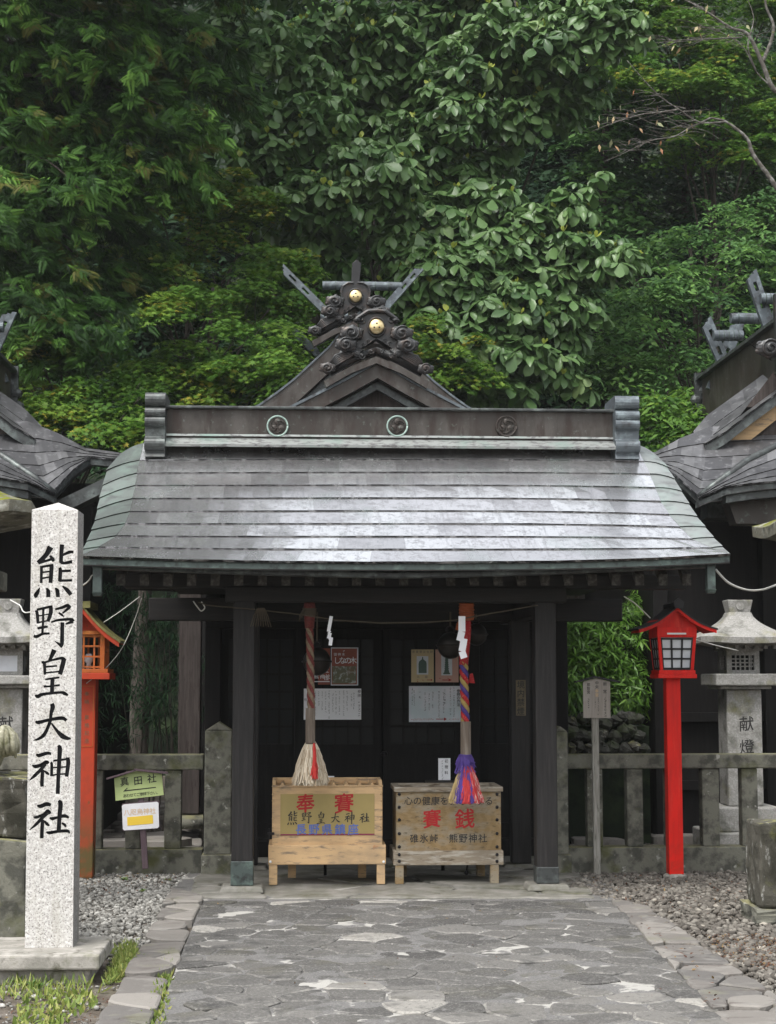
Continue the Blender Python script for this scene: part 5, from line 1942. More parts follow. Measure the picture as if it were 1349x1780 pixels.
MB().prism([(c.x + x * k, YN - .0045, c.z + y * k) for x, y in pg] + [(c.x - x * k, YN - .0045, c.z + y * k) for x, y in pg[::-1]], (0, .002, 0)).build('pagoda_picture', MT['bronze_green'], pc)
mb = MB()
rect(mb, 769, 1181.3, 780, 1182.8, YN - .002, .002)
mb.add([P(780, 1179.5, YN - .002), P(785.5, 1182, YN - .002), P(780, 1184.5, YN - .002)], [(0, 1, 2)])
for x in (765, 772, 779, 787):
    marks(mb, x, 1177, 1179, 3, YN)
mb.build('arrow', MT['ink_red'], o)
o = notice('notice', 711, 1192.5, 801, 1255, YN, MT['paper_blue'], 'bluish white notice with a dark heading and a red arrow below the bell poster', 'notice', 'white notices hung in the porch')
mb = MB()
column(mb, '参拝の作法', 797, 1201, 1225, 6.2, YN, .02)
for x, a, b in ((789, 1194, 1244), (783, 1194, 1242), (771, 1200, 1238), (763, 1200, 1245), (752, 1201, 1229), (746, 1202, 1233), (739, 1203, 1236), (720, 1199, 1226), (716.5, 1195, 1225)):
    marks(mb, x, a, b, 2.4, YN, .12)
column(mb, '二礼二拍手', 773, 1200, 1222, 3.6, YN, .01)
column(mb, '一礼', 730, 1203, 1212, 4, YN, .01)
mb.build('writing', MT['ink_black'], o)
mb = MB()
rect(mb, 758, 1249.4, 775, 1250.6, YN - .002, .002)
mb.add([P(772, 1247, YN - .002), P(777, 1250, YN - .002), P(772, 1253, YN - .002)], [(0, 1, 2)])
for i in range(14):
    marks(mb, 716 + i * 2.8, 1249, 1251, 2.4, YN, 0)
for i in range(7):
    marks(mb, 781 + i * 2.7, 1249, 1251, 2.2, YN, 0)
mb.build('arrow', MT['ink_red'], o)
o = notice('notice', 762, 1318, 783, 1356, 14.3, MT['paper'], 'small upright white card behind the weathered ochre box', 'notice')
mb = MB()
column(mb, '初穂料', 776, 1323, 1343, 6, 14.3, .01)
marks(mb, 769, 1322, 1352, 2.6, 14.3, .2)
mb.build('writing', MT['ink_grey'], o)
q = RC(761, 1354, 784, 1358, 14.3)
MB().box(q[0] - .1, q[1] + .1, 14.25, 14.45, q[2] - .03, q[2] - .0).build('ledge', MT['wood_black'], o)
MB().box(q[0] + .03, q[0] + .06, 14.32, 14.36, 0.006, q[2] - .03).build('stand', MT['wood_shaded'], o)
o = notice('notice', 553, 1349, 581, 1375, 14.0, MT['paper'], 'white paper card standing behind the tan box below the hemp tassel', 'notice')
mb = MB()
line(mb, '献', 562, 562, 1361, 8, 14.0, .01)
mb.build('writing', MT['ink_black'], o)
q = RC(553, 1375, 581, 1380, 14.0)
MB().box(q[0] + .05, q[0] + .075, 14.01, 14.03, .006, q[3]).build('stand', MT['wood_shaded'], o)
for a in ((604.0, 1118, 608, 1127), ):
    pass
o = notice('plaque', 897, 1182, 914, 1244, 14.49, MT['plaque'], 'weathered wooden plaque of four dark characters on the right rear porch post', 'plaque')
mb = MB()
column(mb, '境内禁煙', 905.5, 1190, 1236, 13, 14.49, .012)
mb.build('lettering', MT['ink_black'], o)

# ================================================================== inscribed pillar
pl = thing('inscribed_pillar', (P(88, 1647, 9.4).x, 9.5, 0), 'tall white granite pillar carved with six black characters, standing on a stepped plinth', 'stone pillar')
YSL = G(100, 1716, -.03).y
zs = P(120, 1660, YSL).z
zm_ = P(120, 1687, YSL).z
x1 = P(173, 1660, YSL).x
YF = G(85, 1647, zs).y
mb = MB()
mb.box(x1 - 1.0, x1, YSL, YF + .4, zm_, zs)
mb.build('plinth', MT['slab'], pl, bevel=.012)
mb = MB()
mb.box(x1 - 1.0, x1 - .06, YSL + .06, YF + .36, -.03, zm_ - .001)
mb.build('plinth_base', MT['slab'], pl, bevel=.012)
b0, b1, t0, t1 = P(43, 1647, YF), P(126.5, 1647, YF), P(55.5, 886, YF), P(135.5, 888, YF)
dp = (b1.x - b0.x) * .95
apex = P(96, 873, YF + dp * .4)
mb = MB()
v = [(b0.x, YF, zs), (b1.x, YF, zs), (b1.x, YF + dp, zs), (b0.x, YF + dp, zs), (t0.x, YF, t0.z), (t1.x, YF, t0.z), (t1.x, YF + dp, t0.z), (t0.x, YF + dp, t0.z)]
v = [Vector(p) for p in v]
mb.add(v, [(0, 1, 5, 4), (0, 4, 7, 3), (2, 3, 7, 6), (3, 2, 1, 0)])
shaft = mb.build('shaft', MT['granite'], pl)
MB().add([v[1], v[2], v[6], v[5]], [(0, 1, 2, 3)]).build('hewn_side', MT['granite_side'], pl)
ap = Vector(((t0.x + t1.x) / 2, YF + dp / 2, t0.z + .055))
MB().add([v[4], v[5], v[6], v[7], ap], [(0, 1, 4), (1, 2, 4), (2, 3, 4), (3, 0, 4)]).build('cap', MT['granite'], pl)
mb = MB()
OR = {'熊': (45, 940), '野': (45, 1035), '皇': (45, 1120), '大': (45, 1210), '神': (45, 1285), '社': (45, 1375)}
for ch, (ox, oy) in OR.items():
    cx_, cy_ = 620, 670
    px_, py_ = ox + cx_ / 13.49, oy + cy_ / 13.49
    brush(mb, ch, P(px_, py_, YF - .0005), X3, Z3, SZ(100, YF), (cx_, cy_))
# cut the strokes into the face: every brush quad strip becomes a closed wedge with painted floor and bare stone sides
cut = bpy.data.meshes.new('cutter')
cv_, cf_, cm_ = [], [], []
k = 0
strips = []
for ch, (ox, oy) in OR.items():
    for st in BRUSH[ch]:
        n_ = 2 * len(stroke_poly(st)[0])
        strips.append((k, n_))
        k += n_
for si, (o_, n_) in enumerate(strips):
    b_ = len(cv_)
    pts_ = [Vector(p) for p in mb.v[o_:o_ + n_]]
    dpt = .007 + .00012 * (si % 17)
    for p in pts_:
        cv_.append((p.x, YF - .01, p.z))
    for p in pts_:
        cv_.append((p.x, YF + dpt, p.z))
    m_ = n_ // 2
    for i in range(m_ - 1):
        q_ = (2 * i, 2 * i + 1, 2 * i + 3, 2 * i + 2)
        cf_.append(tuple(b_ + x for x in q_))
        cm_.append(1)
        cf_.append(tuple(b_ + n_ + x for x in q_[::-1]))
        cm_.append(1)
        for s_, t_ in ((2 * i + 2, 2 * i), (2 * i + 1, 2 * i + 3)):
            cf_.append((b_ + s_, b_ + t_, b_ + n_ + t_, b_ + n_ + s_)[::-1])
            cm_.append(0)
    for s_, t_ in ((0, 1), (n_ - 1, n_ - 2)):
        cf_.append((b_ + s_, b_ + t_, b_ + n_ + t_, b_ + n_ + s_)[::-1])
        cm_.append(0)
cut.from_pydata(cv_, [], cf_)
cut.materials.append(MT['granite_side'])
cut.materials.append(MT['ink_black2'])
cut.polygons.foreach_set('material_index', cm_)
import bmesh
bm_ = bmesh.new()
bm_.from_mesh(cut)
bmesh.ops.recalc_face_normals(bm_, faces=bm_.faces)
bm_.to_mesh(cut)
bm_.free()
co = bpy.data.objects.new('cutter', cut)
COL.objects.link(co)
solid = MB()
solid.add(v, [(0, 1, 5, 4), (0, 4, 7, 3), (2, 3, 7, 6), (3, 2, 1, 0), (1, 2, 6, 5), (4, 5, 6, 7)])
so = solid.build('blank', MT['granite'])
so.data.materials.append(MT['granite_side'])
so.data.materials.append(MT['ink_black2'])
bo_ = so.modifiers.new('carve', 'BOOLEAN')
bo_.operation = 'DIFFERENCE'
bo_.solver = 'EXACT'
bo_.use_self = True
bo_.object = co
try:
    bo_.material_mode = 'TRANSFER'
except Exception:
    pass
carved = bpy.data.meshes.new_from_object(so.evaluated_get(bpy.context.evaluated_depsgraph_get()))
CARVED = len(carved.polygons) > 400
bpy.data.objects.remove(so)
bpy.data.objects.remove(co)
if CARVED:
    bpy.data.objects.remove(shaft)
    shaft = link('shaft', carved, None, pl)
else:
    mb.build('lettering', MT['ink_black2'], shaft)

# ================================================================== red lamp
YL = 13.8
rl = thing('shrine_lamp', (P(1177, 1527, YL).x, YL, 0), 'bright red wooden lamp on a tall post with black gabled roof', 'lamp post')
q = RC(1161, 1185, 1186, 1528, YL)
zc = P(1176, 1178, YL).z
k = SZ(1, YL)
MB().box(q[0], q[1], YL, YL + (q[1] - q[0]), 0.02, zc).build('post', MT['red'], rl, bevel=.006)
mb = MB()
cx = (q[0] + q[1]) / 2
cy = YL + (q[1] - q[0]) / 2
mb.lathe((cx, cy, -.02), [(.1, 0), (.1, .03), (.075, .045)], 14)
mb.build('footing', MT['slab'], rl)
YLF = cy - 30 * k
lx = P(1176.5, 1140, YLF).x


def lz(py):
    return P(1176, py, YLF).z


hb, ht = 29.5 * k, 34 * k
MB().box(lx - 34 * k, lx + 34 * k, cy - 34 * k, cy + 34 * k, lz(1179), lz(1172)).build('tray', MT['red'], rl, bevel=.004)
MB().box(lx - 32 * k, lx + 32 * k, cy - 32 * k, cy + 32 * k, lz(1172), lz(1165)).build('tray', MT['red'], rl, bevel=.004)
z0, z1, z2 = lz(1165), lz(1108), lz(1100)


def lside(u, z):
    """half width of the tapered lamp body at height z"""
    return hb + (ht - hb) * (z - z0) / (z1 - z0)


# four corner posts and rails
for sx in (-1, 1):
    for sy in (-1, 1):
        mb = MB()
        w_ = 5.5 * k
        v = []
        for z in (z0, z1):
            h = lside(0, z)
            for a, b in ((0, 0), (-1, 0), (-1, -1), (0, -1)):
                v.append((lx + sx * (h + a * w_), cy + sy * (h + b * w_), z))
        mb.add(v, [(0, 1, 2, 3), (7, 6, 5, 4), (0, 4, 5, 1), (1, 5, 6, 2), (2, 6, 7, 3), (3, 7, 4, 0)])
        mb.build('corner_post', MT['red'], rl, bevel=.002)
MB().box(lx - ht - .004, lx + ht + .004, cy - ht - .004, cy + ht + .004, z1, lz(1090)).build('top_frame', MT['red'], rl, bevel=.003)
for a in range(4):
    R = Matrix.Rotation(a * PI / 2, 3, 'Z')

    def fc(u, z, o):
        p = R @ Vector((u, -(lside(0, z) - 3 * k + o), 0))
        return Vector((lx + p.x, cy + p.y, z))
    wf0, wf1 = hb - 5 * k, ht - 5 * k
    mb = MB()
    mb.add([fc(-wf0, z0 + .005, 0), fc(wf0, z0 + .005, 0), fc(wf1, z1, 0), fc(-wf1, z1, 0)], [(0, 1, 2, 3)])
    pn = mb.build('pane', MT['pane'], rl)
    mb = MB()
    bw = 1.6 * k

    def qd(u0, u1, za, zb):
        """u in -1..1"""
        ha, hb_ = hb - 5 * k + (ht - hb) * (za - z0) / (z1 - z0), hb - 5 * k + (ht - hb) * (zb - z0) / (z1 - z0)
        f = [fc(u0 * ha, za, .002), fc(u1 * ha, za, .002), fc(u1 * hb_, zb, .002), fc(u0 * hb_, zb, .002)]
        b = [fc(u0 * ha, za, .012), fc(u1 * ha, za, .012), fc(u1 * hb_, zb, .012), fc(u0 * hb_, zb, .012)]
        mb.add(b + f, [(0, 1, 2, 3), (0, 4, 5, 1), (1, 5, 6, 2), (2, 6, 7, 3), (3, 7, 4, 0)])
    zA_, zB_ = z0 + .006, z1 - .004
    for u in (-.96, -.33, .33, .96):
        qd(u - .055, u + .055, zA_, zB_)
    for t in (.03, .34, .65, .97):
        zz = zA_ + (zB_ - zA_) * t
        qd(-.9, .9, zz - bw, zz + bw)
    mb.build('window_bars', MT['black_metal'], pn)
# gabled roof: ridge along Y, gable to the front
zr, ze = lz(1058), lz(1097)
W, fy, by = 70 * k, YLF - 14 * k, cy + 52 * k
for s in (-1, 1):
    mb = MB()
    for th, m in ((0, 0),):
        n = 6
        v, f = [], []
        for i in range(n + 1):
            u = i / n
            x = lx + s * W * u
            z = zr + (ze - zr) * (u + .16 * math.sin(u * PI))
            for y in (fy, by):
                v += [(x, y, z + .022), (x, y, z + .008)]
        for i in range(n):
            a, b = 4 * i, 4 * i + 4
            f += [(a, b, b + 2, a + 2), (a + 1, a + 3, b + 3, b + 1), (a, a + 1, b + 1, b), (a + 2, b + 2, b + 3, a + 3)]
        f += [(4 * n, 4 * n + 1, 4 * n + 3, 4 * n + 2)]
        mb.add(v, f)
    mb.build('roof_sheet', MT['black_metal'], rl)
    mb = MB()
    v, f = [], []
    for i in range(n + 1):
        u = i / n * .97
        x = lx + s * W * u
        z = zr + (ze - zr) * (u + .16 * math.sin(u * PI))
        for y in (fy + .006, fy + .03):
            v += [(x, y, z + .007), (x, y, z - .02)]
    for i in range(n):
        a, b = 4 * i, 4 * i + 4
        f += [(a, a + 1, b + 1, b), (a + 1, a + 3, b + 3, b + 1), (a + 2, b + 2, b + 3, a + 3)]
    f += [(4 * n, 4 * n + 1, 4 * n + 3, 4 * n + 2)]
    mb.add(v, f)
    mb.build('bargeboard', MT['red'], rl)
    mb = MB().prism([(lx, fy + .05, zr - .005), (lx + s * W * .93, fy + .05, ze + .004), (lx + s * W * .93, fy + .05, ze - .012), (lx, fy + .05, zr - .03)][::s], (0, by - fy - .1, 0))
    mb.build('roof_board', MT['red'], rl)
gz = lz(1090)
MB().prism([(lx - 34 * k, YLF - .002, gz), (lx + 34 * k, YLF - .002, gz), (lx + 34 * k, YLF - .002, gz + .035), (lx, YLF - .002, zr - .02), (lx - 34 * k, YLF - .002, gz + .035)], (0, 68 * k, 0)).build('gable_panel', MT['red'], rl)
MB().box(lx - .02, lx + .02, fy - .02, by, zr + .015, zr + .05).build('ridge_piece', MT['black_metal'], rl, bevel=.004)
MB().prism([(lx - .034, fy - .05, zr + .0), (lx + .034, fy - .05, zr + .0), (lx + .045, fy - .05, zr + .05), (lx, fy - .05, zr + .085), (lx - .045, fy - .05, zr + .05)], (0, .06, 0)).build('ridge_piece', MT['black_metal'], rl)
q = RC(1159, 1100, 1192, 1103, YLF - .01)
MB().box(q[0], q[1], cy - ht - .01, cy - ht - .003, q[2], q[3]).build('white_strip', MT['white'], rl)

# ================================================================== old orange lamp (half hidden by the pillar)
YO = 14.0
ol = thing('shrine_lamp', (P(146, 1515, YO).x, YO, 0), 'faded orange wooden lamp with olive roof, half hidden behind the granite pillar', 'lamp post')
k = SZ(1, YO)
ox = P(144, 1300, YO).x


def oz(py):
    return P(146, py, YO).z


q = 20 * k
MB().box(ox - q, ox + q, YO, YO + 2 * q, 0.0, oz(1181)).build('post', MT['orange_red'], ol, bevel=.006)
oc = YO + q
mb = MB()
for a, b, c, d in ((-17, 17, 1192, 1193.2), (-17, 17, 1297, 1298.2), (-17, -16, 1192, 1298), (16, 17, 1192, 1298)):
    mb.box(ox + a * k, ox + b * k, YO - .004, YO + .002, oz(d), oz(c))
mb.build('panel_moulding', MT['orange'], ol)
mb = MB()
column(mb, '奉納　昇格記念', 151, 1206, 1288, 8, YO - .001, .006)
mb.build('lettering', MT['plaque'], ol)
MB().box(ox - 46 * k, ox + 46 * k, oc - 46 * k, oc + 46 * k, oz(1181), oz(1170)).build('tray', MT['orange_red'], ol, bevel=.004)
MB().box(ox - 43 * k, ox + 43 * k, oc - 43 * k, oc + 43 * k, oz(1170), oz(1163)).build('tray', MT['orange'], ol, bevel=.004)
hb = 36 * k
z0, z1 = oz(1163), oz(1103)
for sx in (-1, 1):
    for sy in (-1, 1):
        x, y = ox + sx * (hb - 4 * k), oc + sy * (hb - 4 * k)
        MB().box(x - 4 * k, x + 4 * k, y - 4 * k, y + 4 * k, z0, z1).build('corner_post', MT['orange'], ol, bevel=.002)
for sy in (-1, 1):
    y = oc + sy * (hb - 4 * k)
    mb = MB()
    for i in (1, 2, 3):
        x = ox - hb + 2 * hb * i / 4
        mb.box(x - 1.5 * k, x + 1.5 * k, y - .008, y + .008, z0, z1)
    for t in (.06, .36, .66, .95):
        z = z0 + (z1 - z0) * t
        mb.box(ox - hb + 8 * k, ox + hb - 8 * k, y - .006, y + .006, z - 1.5 * k, z + 1.5 * k)
    mb.build('window_bars', MT['orange'], ol)
    x = ox + sy * (hb - 4 * k)
    mb = MB()
    for t in (.06, .5, .95):
        z = z0 + (z1 - z0) * t
        mb.box(x - .006, x + .006, oc - hb + 8 * k, oc + hb - 8 * k, z - 1.5 * k, z + 1.5 * k)
    mb.box(x - .007, x + .007, oc - 1.5 * k, oc + 1.5 * k, z0, z1)
    mb.build('window_bars', MT['orange'], ol)
mb = MB().lathe((P(155, 1160, oc).x, oc - .02, z0), [(.022, 0), (.022, .05), (.04, .07), (.042, .1), (.02, .13)], 12)
mb.build('bulb', MT['pane'], ol, smooth=True)
MB().box(ox - hb - .004, ox + hb + .004, oc - hb - .004, oc + hb + .004, z1, z1 + .03).build('top_frame', MT['orange'], ol)
zr, ze = oz(1062), oz(1121)
W = 64 * k
fy, by = oc - 50 * k, oc + 55 * k
for s in (-1, 1):
    n = 8
    for nm, m, y0, y1, a, b in (('roof_sheet', 'olive_roof', fy, by, .035, .012), ('bargeboard', 'orange_red', fy + .006, fy + .04, .011, -.03), ('roof_board', 'orange_red', fy + .06, by - .02, .011, -.004)):
        v, f = [], []
        mb = MB()
        for i in range(n + 1):
            u = i / n * (1 if nm == 'roof_sheet' else .96)
            x = ox + s * W * u
            z = zr + (ze - zr) * (u + .1 * math.sin(u * PI))
            for y in (y0, y1):
                v += [(x, y, z + a), (x, y, z + b)]
        for i in range(n):
            p, r = 4 * i, 4 * i + 4
            f += [(p, r, r + 2, p + 2), (p + 1, p + 3, r + 3, r + 1), (p, p + 1, r + 1, r), (p + 2, r + 2, r + 3, p + 3)]
        f += [(4 * n, 4 * n + 1, 4 * n + 3, 4 * n + 2), (0, 2, 3, 1)]
        mb.add(v, f)
        mb.build(nm, MT[m], ol)
mb = MB()
mb.box(ox - .06, ox + .06, fy - .01, by + .01, zr + .02, zr + .075)
mb.build('ridge_piece', MT['olive_roof'], ol)
MB().prism([(ox - hb, fy + .1, z1 + .03), (ox + hb, fy + .1, z1 + .03), (ox, fy + .1, zr - .01)], (0, .02, 0)).build('gable_panel', MT['orange_red'], ol)

# ================================================================== stone fences
def fence(label, xr0, xr1, Y, posts, ytop, ymid, ylow, ybase0, ybase1):
    a, b = P(xr0, ytop, Y), P(xr1, ytop, Y)
    o = thing('stone_fence', ((a.x + b.x) / 2, Y, 0), label, 'stone fence', 'low stone fences flanking the porch')
    z1 = P((xr0 + xr1) / 2, ymid, Y).z
    z0 = P((xr0 + xr1) / 2, ylow, Y).z
    MB().box(a.x, b.x, Y, Y + .2, z0, z1).build('rail', MT['fence_stone'], o, bevel=.012)
    zb1, zb0 = P((xr0 + xr1) / 2, ybase0, Y).z, -.03
    MB().box(a.x, b.x, Y - .01, Y + .21, zb0, zb1).build('base_course', MT['fence_stone'], o, bevel=.012)
    for p0, p1 in posts:
        x0, x1 = P(p0, 1400, Y + .03).x, P(p1, 1400, Y + .03).x
        MB().box(x0, x1, Y + .03, Y + .16, zb1, z0).build('post', MT['fence_stone'], o, bevel=.01)
    return o


fence('low dark stone fence right of the porch, behind the red lamp', 968, 1480, 14.2, ((1021, 1048), (1090, 1118), (1158, 1184), (1221, 1251), (1290, 1318), (1360, 1388), (1430, 1458)), 1311, 1311, 1336, 1472, 1512)
fence('low dark stone fence left of the porch, behind the pale green sign', -40, 354, 14.4, ((-10, 14), (60, 84), (106, 130), (165, 178), (218, 244), (286, 315)), 1312, 1312, 1339, 1477, 1508)
for x0, x1, ytop, ysh, ybot, Y, lab in ((355, 402, 1255, 1270, 1508, 14.25, 'pointed dark stone end post beside the left front porch post'), (962, 988, 1262, 1272, 1512, 14.1, 'dark stone end post mostly hidden by the right front porch post')):
    q = RC(x0, ysh, x1, ybot, Y)
    w_ = (q[1] - q[0])
    zt = P((x0 + x1) / 2, ytop, Y).z
    mb = MB()
    mb.box(q[0], q[1], Y, Y + .22, .16, q[3])
    mb.prism([(q[0], Y, q[3]), (q[1], Y, q[3]), ((q[0] + q[1]) / 2, Y, zt)], (0, .22, 0))
    mb.box(q[0] - .02, q[1] + .02, Y - .03, Y + .25, -.02, .16)
    props(mb.build('end_post', MT['fence_stone'], None, loc=((q[0] + q[1]) / 2, Y + .11, 0), bevel=.01), lab, 'stone post', 'stone end posts of the fences')

# ================================================================== stone lanterns
def stone_lantern(cpx, Y, k, label, mt, rows, roofw, text=None, group='grey stone lanterns behind the fences', lattice=True, moss=None, gx=None):
    """rows: source-pixel heights; k: pixel scale in metres"""
    cx = P(cpx, 1180, Y).x if gx is None else gx
    cy = Y + .4
    z = lambda py: P(cpx, py, Y).z
    o = thing('stone_lantern', (cx, cy, 0), label, 'stone lantern', group)
    yc0, yc1, yr1, yf1, ys1, yb0 = rows
    # cap
    a = 22 * k
    mb = MB()
    mb.frus((cx, cy), a * .82, a * .7, z(yc1) - .01, a * 1.04, a * .9, z(yc0))
    cp = mb.build('cap', mt, o, bevel=.01)
    mb = MB()
    mb.disc_y((cx, cy - a * .86, z((yc0 + yc1) / 2)), 7 * k, .03, 20)
    mb.build('cap_crest', mt, cp)
    # curved roof
    n, m = 24, 9
    v, f = [], []
    zt, ze = z(yc1) - .0, z(yr1)
    for j in range(m + 1):
        u = j / m
        hw = 20 * k + (roofw * k - 20 * k) * u ** 1.35
        for i in range(n):
            t = -PI + 2 * PI * (i + .5) / n
            # square section with slightly rising corners
            c_, s_ = math.cos(t), math.sin(t)
            d = 1 / max(abs(c_), abs(s_))
            cor = (d - 1) / .414
            zz = zt + (ze - zt) * (u ** .8) + cor * (.22 if moss else .07) * u ** 3 * (zt - ze)
            v.append((cx + c_ * d * hw, cy + s_ * d * hw, zz))
    for j in range(m):
        for i in range(n):
            l = (i + 1) % n
            f.append((j * n + i, (j + 1) * n + i, (j + 1) * n + l, j * n + l))
    th = (16 if moss else 10) * k
    b = len(v)
    for i in range(n):
        p = v[m * n + i]
        v.append((cx + (p[0] - cx) * .99, cy + (p[1] - cy) * .99, p[2] - th))
    for i in range(n):
        p = v[m * n + i]
        v.append((cx + (p[0] - cx) * .4, cy + (p[1] - cy) * .4, ze - th * 1.6))
    for i in range(n):
        l = (i + 1) % n
        f.append((m * n + i, b + i, b + l, m * n + l))
        f.append((b + i, b + n + i, b + n + l, b + l))
    f.append(tuple(range(b + n, b + 2 * n)))
    f.append(tuple(range(n - 1, -1, -1)))
    mb = MB().add(v, f)
    mb.build('roof', moss or mt, o)
    # rafter course
    a = 34 * k
    mb = MB()
    mb.box(cx - a, cx + a, cy - a, cy + a, ze - th * 2.2, ze - th * 1.2)
    for i in range(7):
        x = cx - a * 1.5 + a * 3 * i / 6
        mb.box(x - 3 * k, x + 3 * k, cy - a * 1.6, cy - a, ze - th * 1.9, ze - th * 1.25)
    mb.build('rafter_course', mt, o)
    # fire box with windows
    h = 29 * k
    zf0, zf1 = z(yf1), ze - th * 2.2
    mb = MB()
    for sx in (-1, 1):
        for sy in (-1, 1):
            mb.box(cx + sx * h - (9 * k if sx > 0 else 0), cx + sx * h + (9 * k if sx < 0 else 0), cy + sy * h - (9 * k if sy > 0 else 0), cy + sy * h + (9 * k if sy < 0 else 0), zf0, zf1)
    for zz0, zz1 in ((zf0, zf0 + (zf1 - zf0) * .16), (zf1 - (zf1 - zf0) * .2, zf1)):
        for s in (-1, 1):
            mb.box(cx - h + 9 * k, cx + h - 9 * k, cy + s * h - (8 * k if s > 0 else 0), cy + s * h + (8 * k if s < 0 else 0), zz0, zz1)
            mb.box(cx + s * h - (8 * k if s > 0 else 0), cx + s * h + (8 * k if s < 0 else 0), cy - h + 9 * k, cy + h - 9 * k, zz0, zz1)
    fb = mb.build('fire_box', mt, o)
    za, zb = zf0 + (zf1 - zf0) * .16, zf1 - (zf1 - zf0) * .2
    if lattice:
        mb = MB()
        for i in range(1, 5):
            x = cx - h + 9 * k + (2 * h - 18 * k) * i / 5
            mb.box(x - 1.1 * k, x + 1.1 * k, cy - h + 2 * k, cy - h + 5 * k, za, zb)
        for i in range(1, 4):
            zz = za + (zb - za) * i / 4
            mb.box(cx - h + 9 * k, cx + h - 9 * k, cy - h + 2.5 * k, cy - h + 4.5 * k, zz - 1.1 * k, zz + 1.1 * k)
        mb.build('window_lattice', mt, fb)
        MB().box(cx - h + 9 * k, cx + h - 9 * k, cy - 4 * k, cy + 4 * k, zf0, zf1).build('dark_core', MT['glass_dark'], fb)
    else:
        MB().box(cx - h + 8 * k, cx + h - 8 * k, cy - h + 3 * k, cy + h - 3 * k, za, zb).build('pane', MT['pane'], fb)
        MB().box(cx - h + 3 * k, cx + h - 3 * k, cy - h + 8 * k, cy + h - 8 * k, za, zb).build('pane', MT['pane'], fb)
    a = 55 * k
    MB().box(cx - a, cx + a, cy - a, cy + a, z(ys1), zf0).build('table', mt, o, bevel=.012)
    a = 45 * k
    MB().box(cx - a, cx + a, cy - a, cy + a, z(ys1) - 6 * k, z(ys1)).build('moulding', mt, o, bevel=.008)
    a = 31 * k
    zs0 = z(yb0)
    mb = MB().box(cx - a, cx + a, cy - a, cy + a, zs0, z(ys1) - 6 * k)
    sh = mb.build('shaft', mt, o, bevel=.015)
    if text:
        mb = MB()
        for ch, py in text:
            p = P(cpx, py, cy - a)
            glyph(mb, ch, Vector((cx + 3 * k, cy - a, p.z)), X3, Z3, 27 * k, .008, .08)
        mb.build('lettering', MT['ink_black'], sh)
    if zs0 > .3:
        MB().box(cx - a * 1.75, cx + a * 1.75, cy - a * 1.75, cy + a * 1.75, zs0 * .45, zs0).build('step', mt, o, bevel=.015)
        MB().box(cx - a * 2.3, cx + a * 2.3, cy - a * 2.3, cy + a * 2.3, -.03, zs0 * .45).build('step', mt, o, bevel=.015)
    else:
        MB().box(cx - a * 1.6, cx + a * 1.6, cy - a * 1.6, cy + a * 1.6, -.03, zs0).build('step', mt, o, bevel=.015)
    return o


stone_lantern(1304, 15.6, SZ(1, 15.9), 'grey stone lantern with latticed fire box, behind the right fence', MT['lantern_stone'], (1040, 1062, 1108, 1171, 1192, 1405), 82, [('献', 1258), ('燈', 1298)])
stone_lantern(1, 15.6, SZ(1, 15.9), 'grey stone lantern with white panes, cut off by the left picture edge', MT['lantern_stone'], (1038, 1063, 1107, 1174, 1190, 1405), 70, [('献', 1258), ('燈', 1298)], lattice=False)
# tall mossy lanterns whose roof corners reach into the picture
stone_lantern(-92, 11.6, SZ(1.25, 11.6), 'mossy stone lantern roof corner poking in above left, behind the granite pillar', MT['fence_stone'], (765, 800, 882, 985, 1020, 1480), 110, group='mossy stone lanterns at the picture edges', moss=MT['moss_stone'])
stone_lantern(1490, 12.6, SZ(1.25, 12.6), 'mossy stone lantern roof corner poking in at the right edge', MT['fence_stone'], (812, 840, 908, 995, 1025, 1480), 103, group='mossy stone lanterns at the picture edges', moss=MT['moss_stone'])

# ================================================================== pedestals, lion dog
def rough_block(mb, x0, x1, y0, y1, z0, z1, j=.012, n=5):
    nx_, ny_, nz_ = n, n, n
    idx = {}
    v, f = [], []

    def vid(i, jj, k):
        if (i, jj, k) not in idx:
            idx[(i, jj, k)] = len(v)
            v.append((x0 + (x1 - x0) * i / n + random.uniform(-j, j), y0 + (y1 - y0) * jj / n + random.uniform(-j, j), z0 + (z1 - z0) * k / n + random.uniform(-j, j)))
        return idx[(i, jj, k)]
    for a in range(n):
        for b in range(n):
            f.append((vid(a, 0, b), vid(a + 1, 0, b), vid(a + 1, 0, b + 1), vid(a, 0, b + 1)))
            f.append((vid(a, n, b), vid(a, n, b + 1), vid(a + 1, n, b + 1), vid(a + 1, n, b)))
            f.append((vid(0, a, b), vid(0, a, b + 1), vid(0, a + 1, b + 1), vid(0, a + 1, b)))
            f.append((vid(n, a, b), vid(n, a + 1, b), vid(n, a + 1, b + 1), vid(n, a, b + 1)))
            f.append((vid(a, b, n), vid(a + 1, b, n), vid(a + 1, b + 1, n), vid(a, b + 1, n)))
            f.append((vid(a, b, 0), vid(a, b + 1, 0), vid(a + 1, b + 1, 0), vid(a + 1, b, 0)))
    mb.add(v, f)


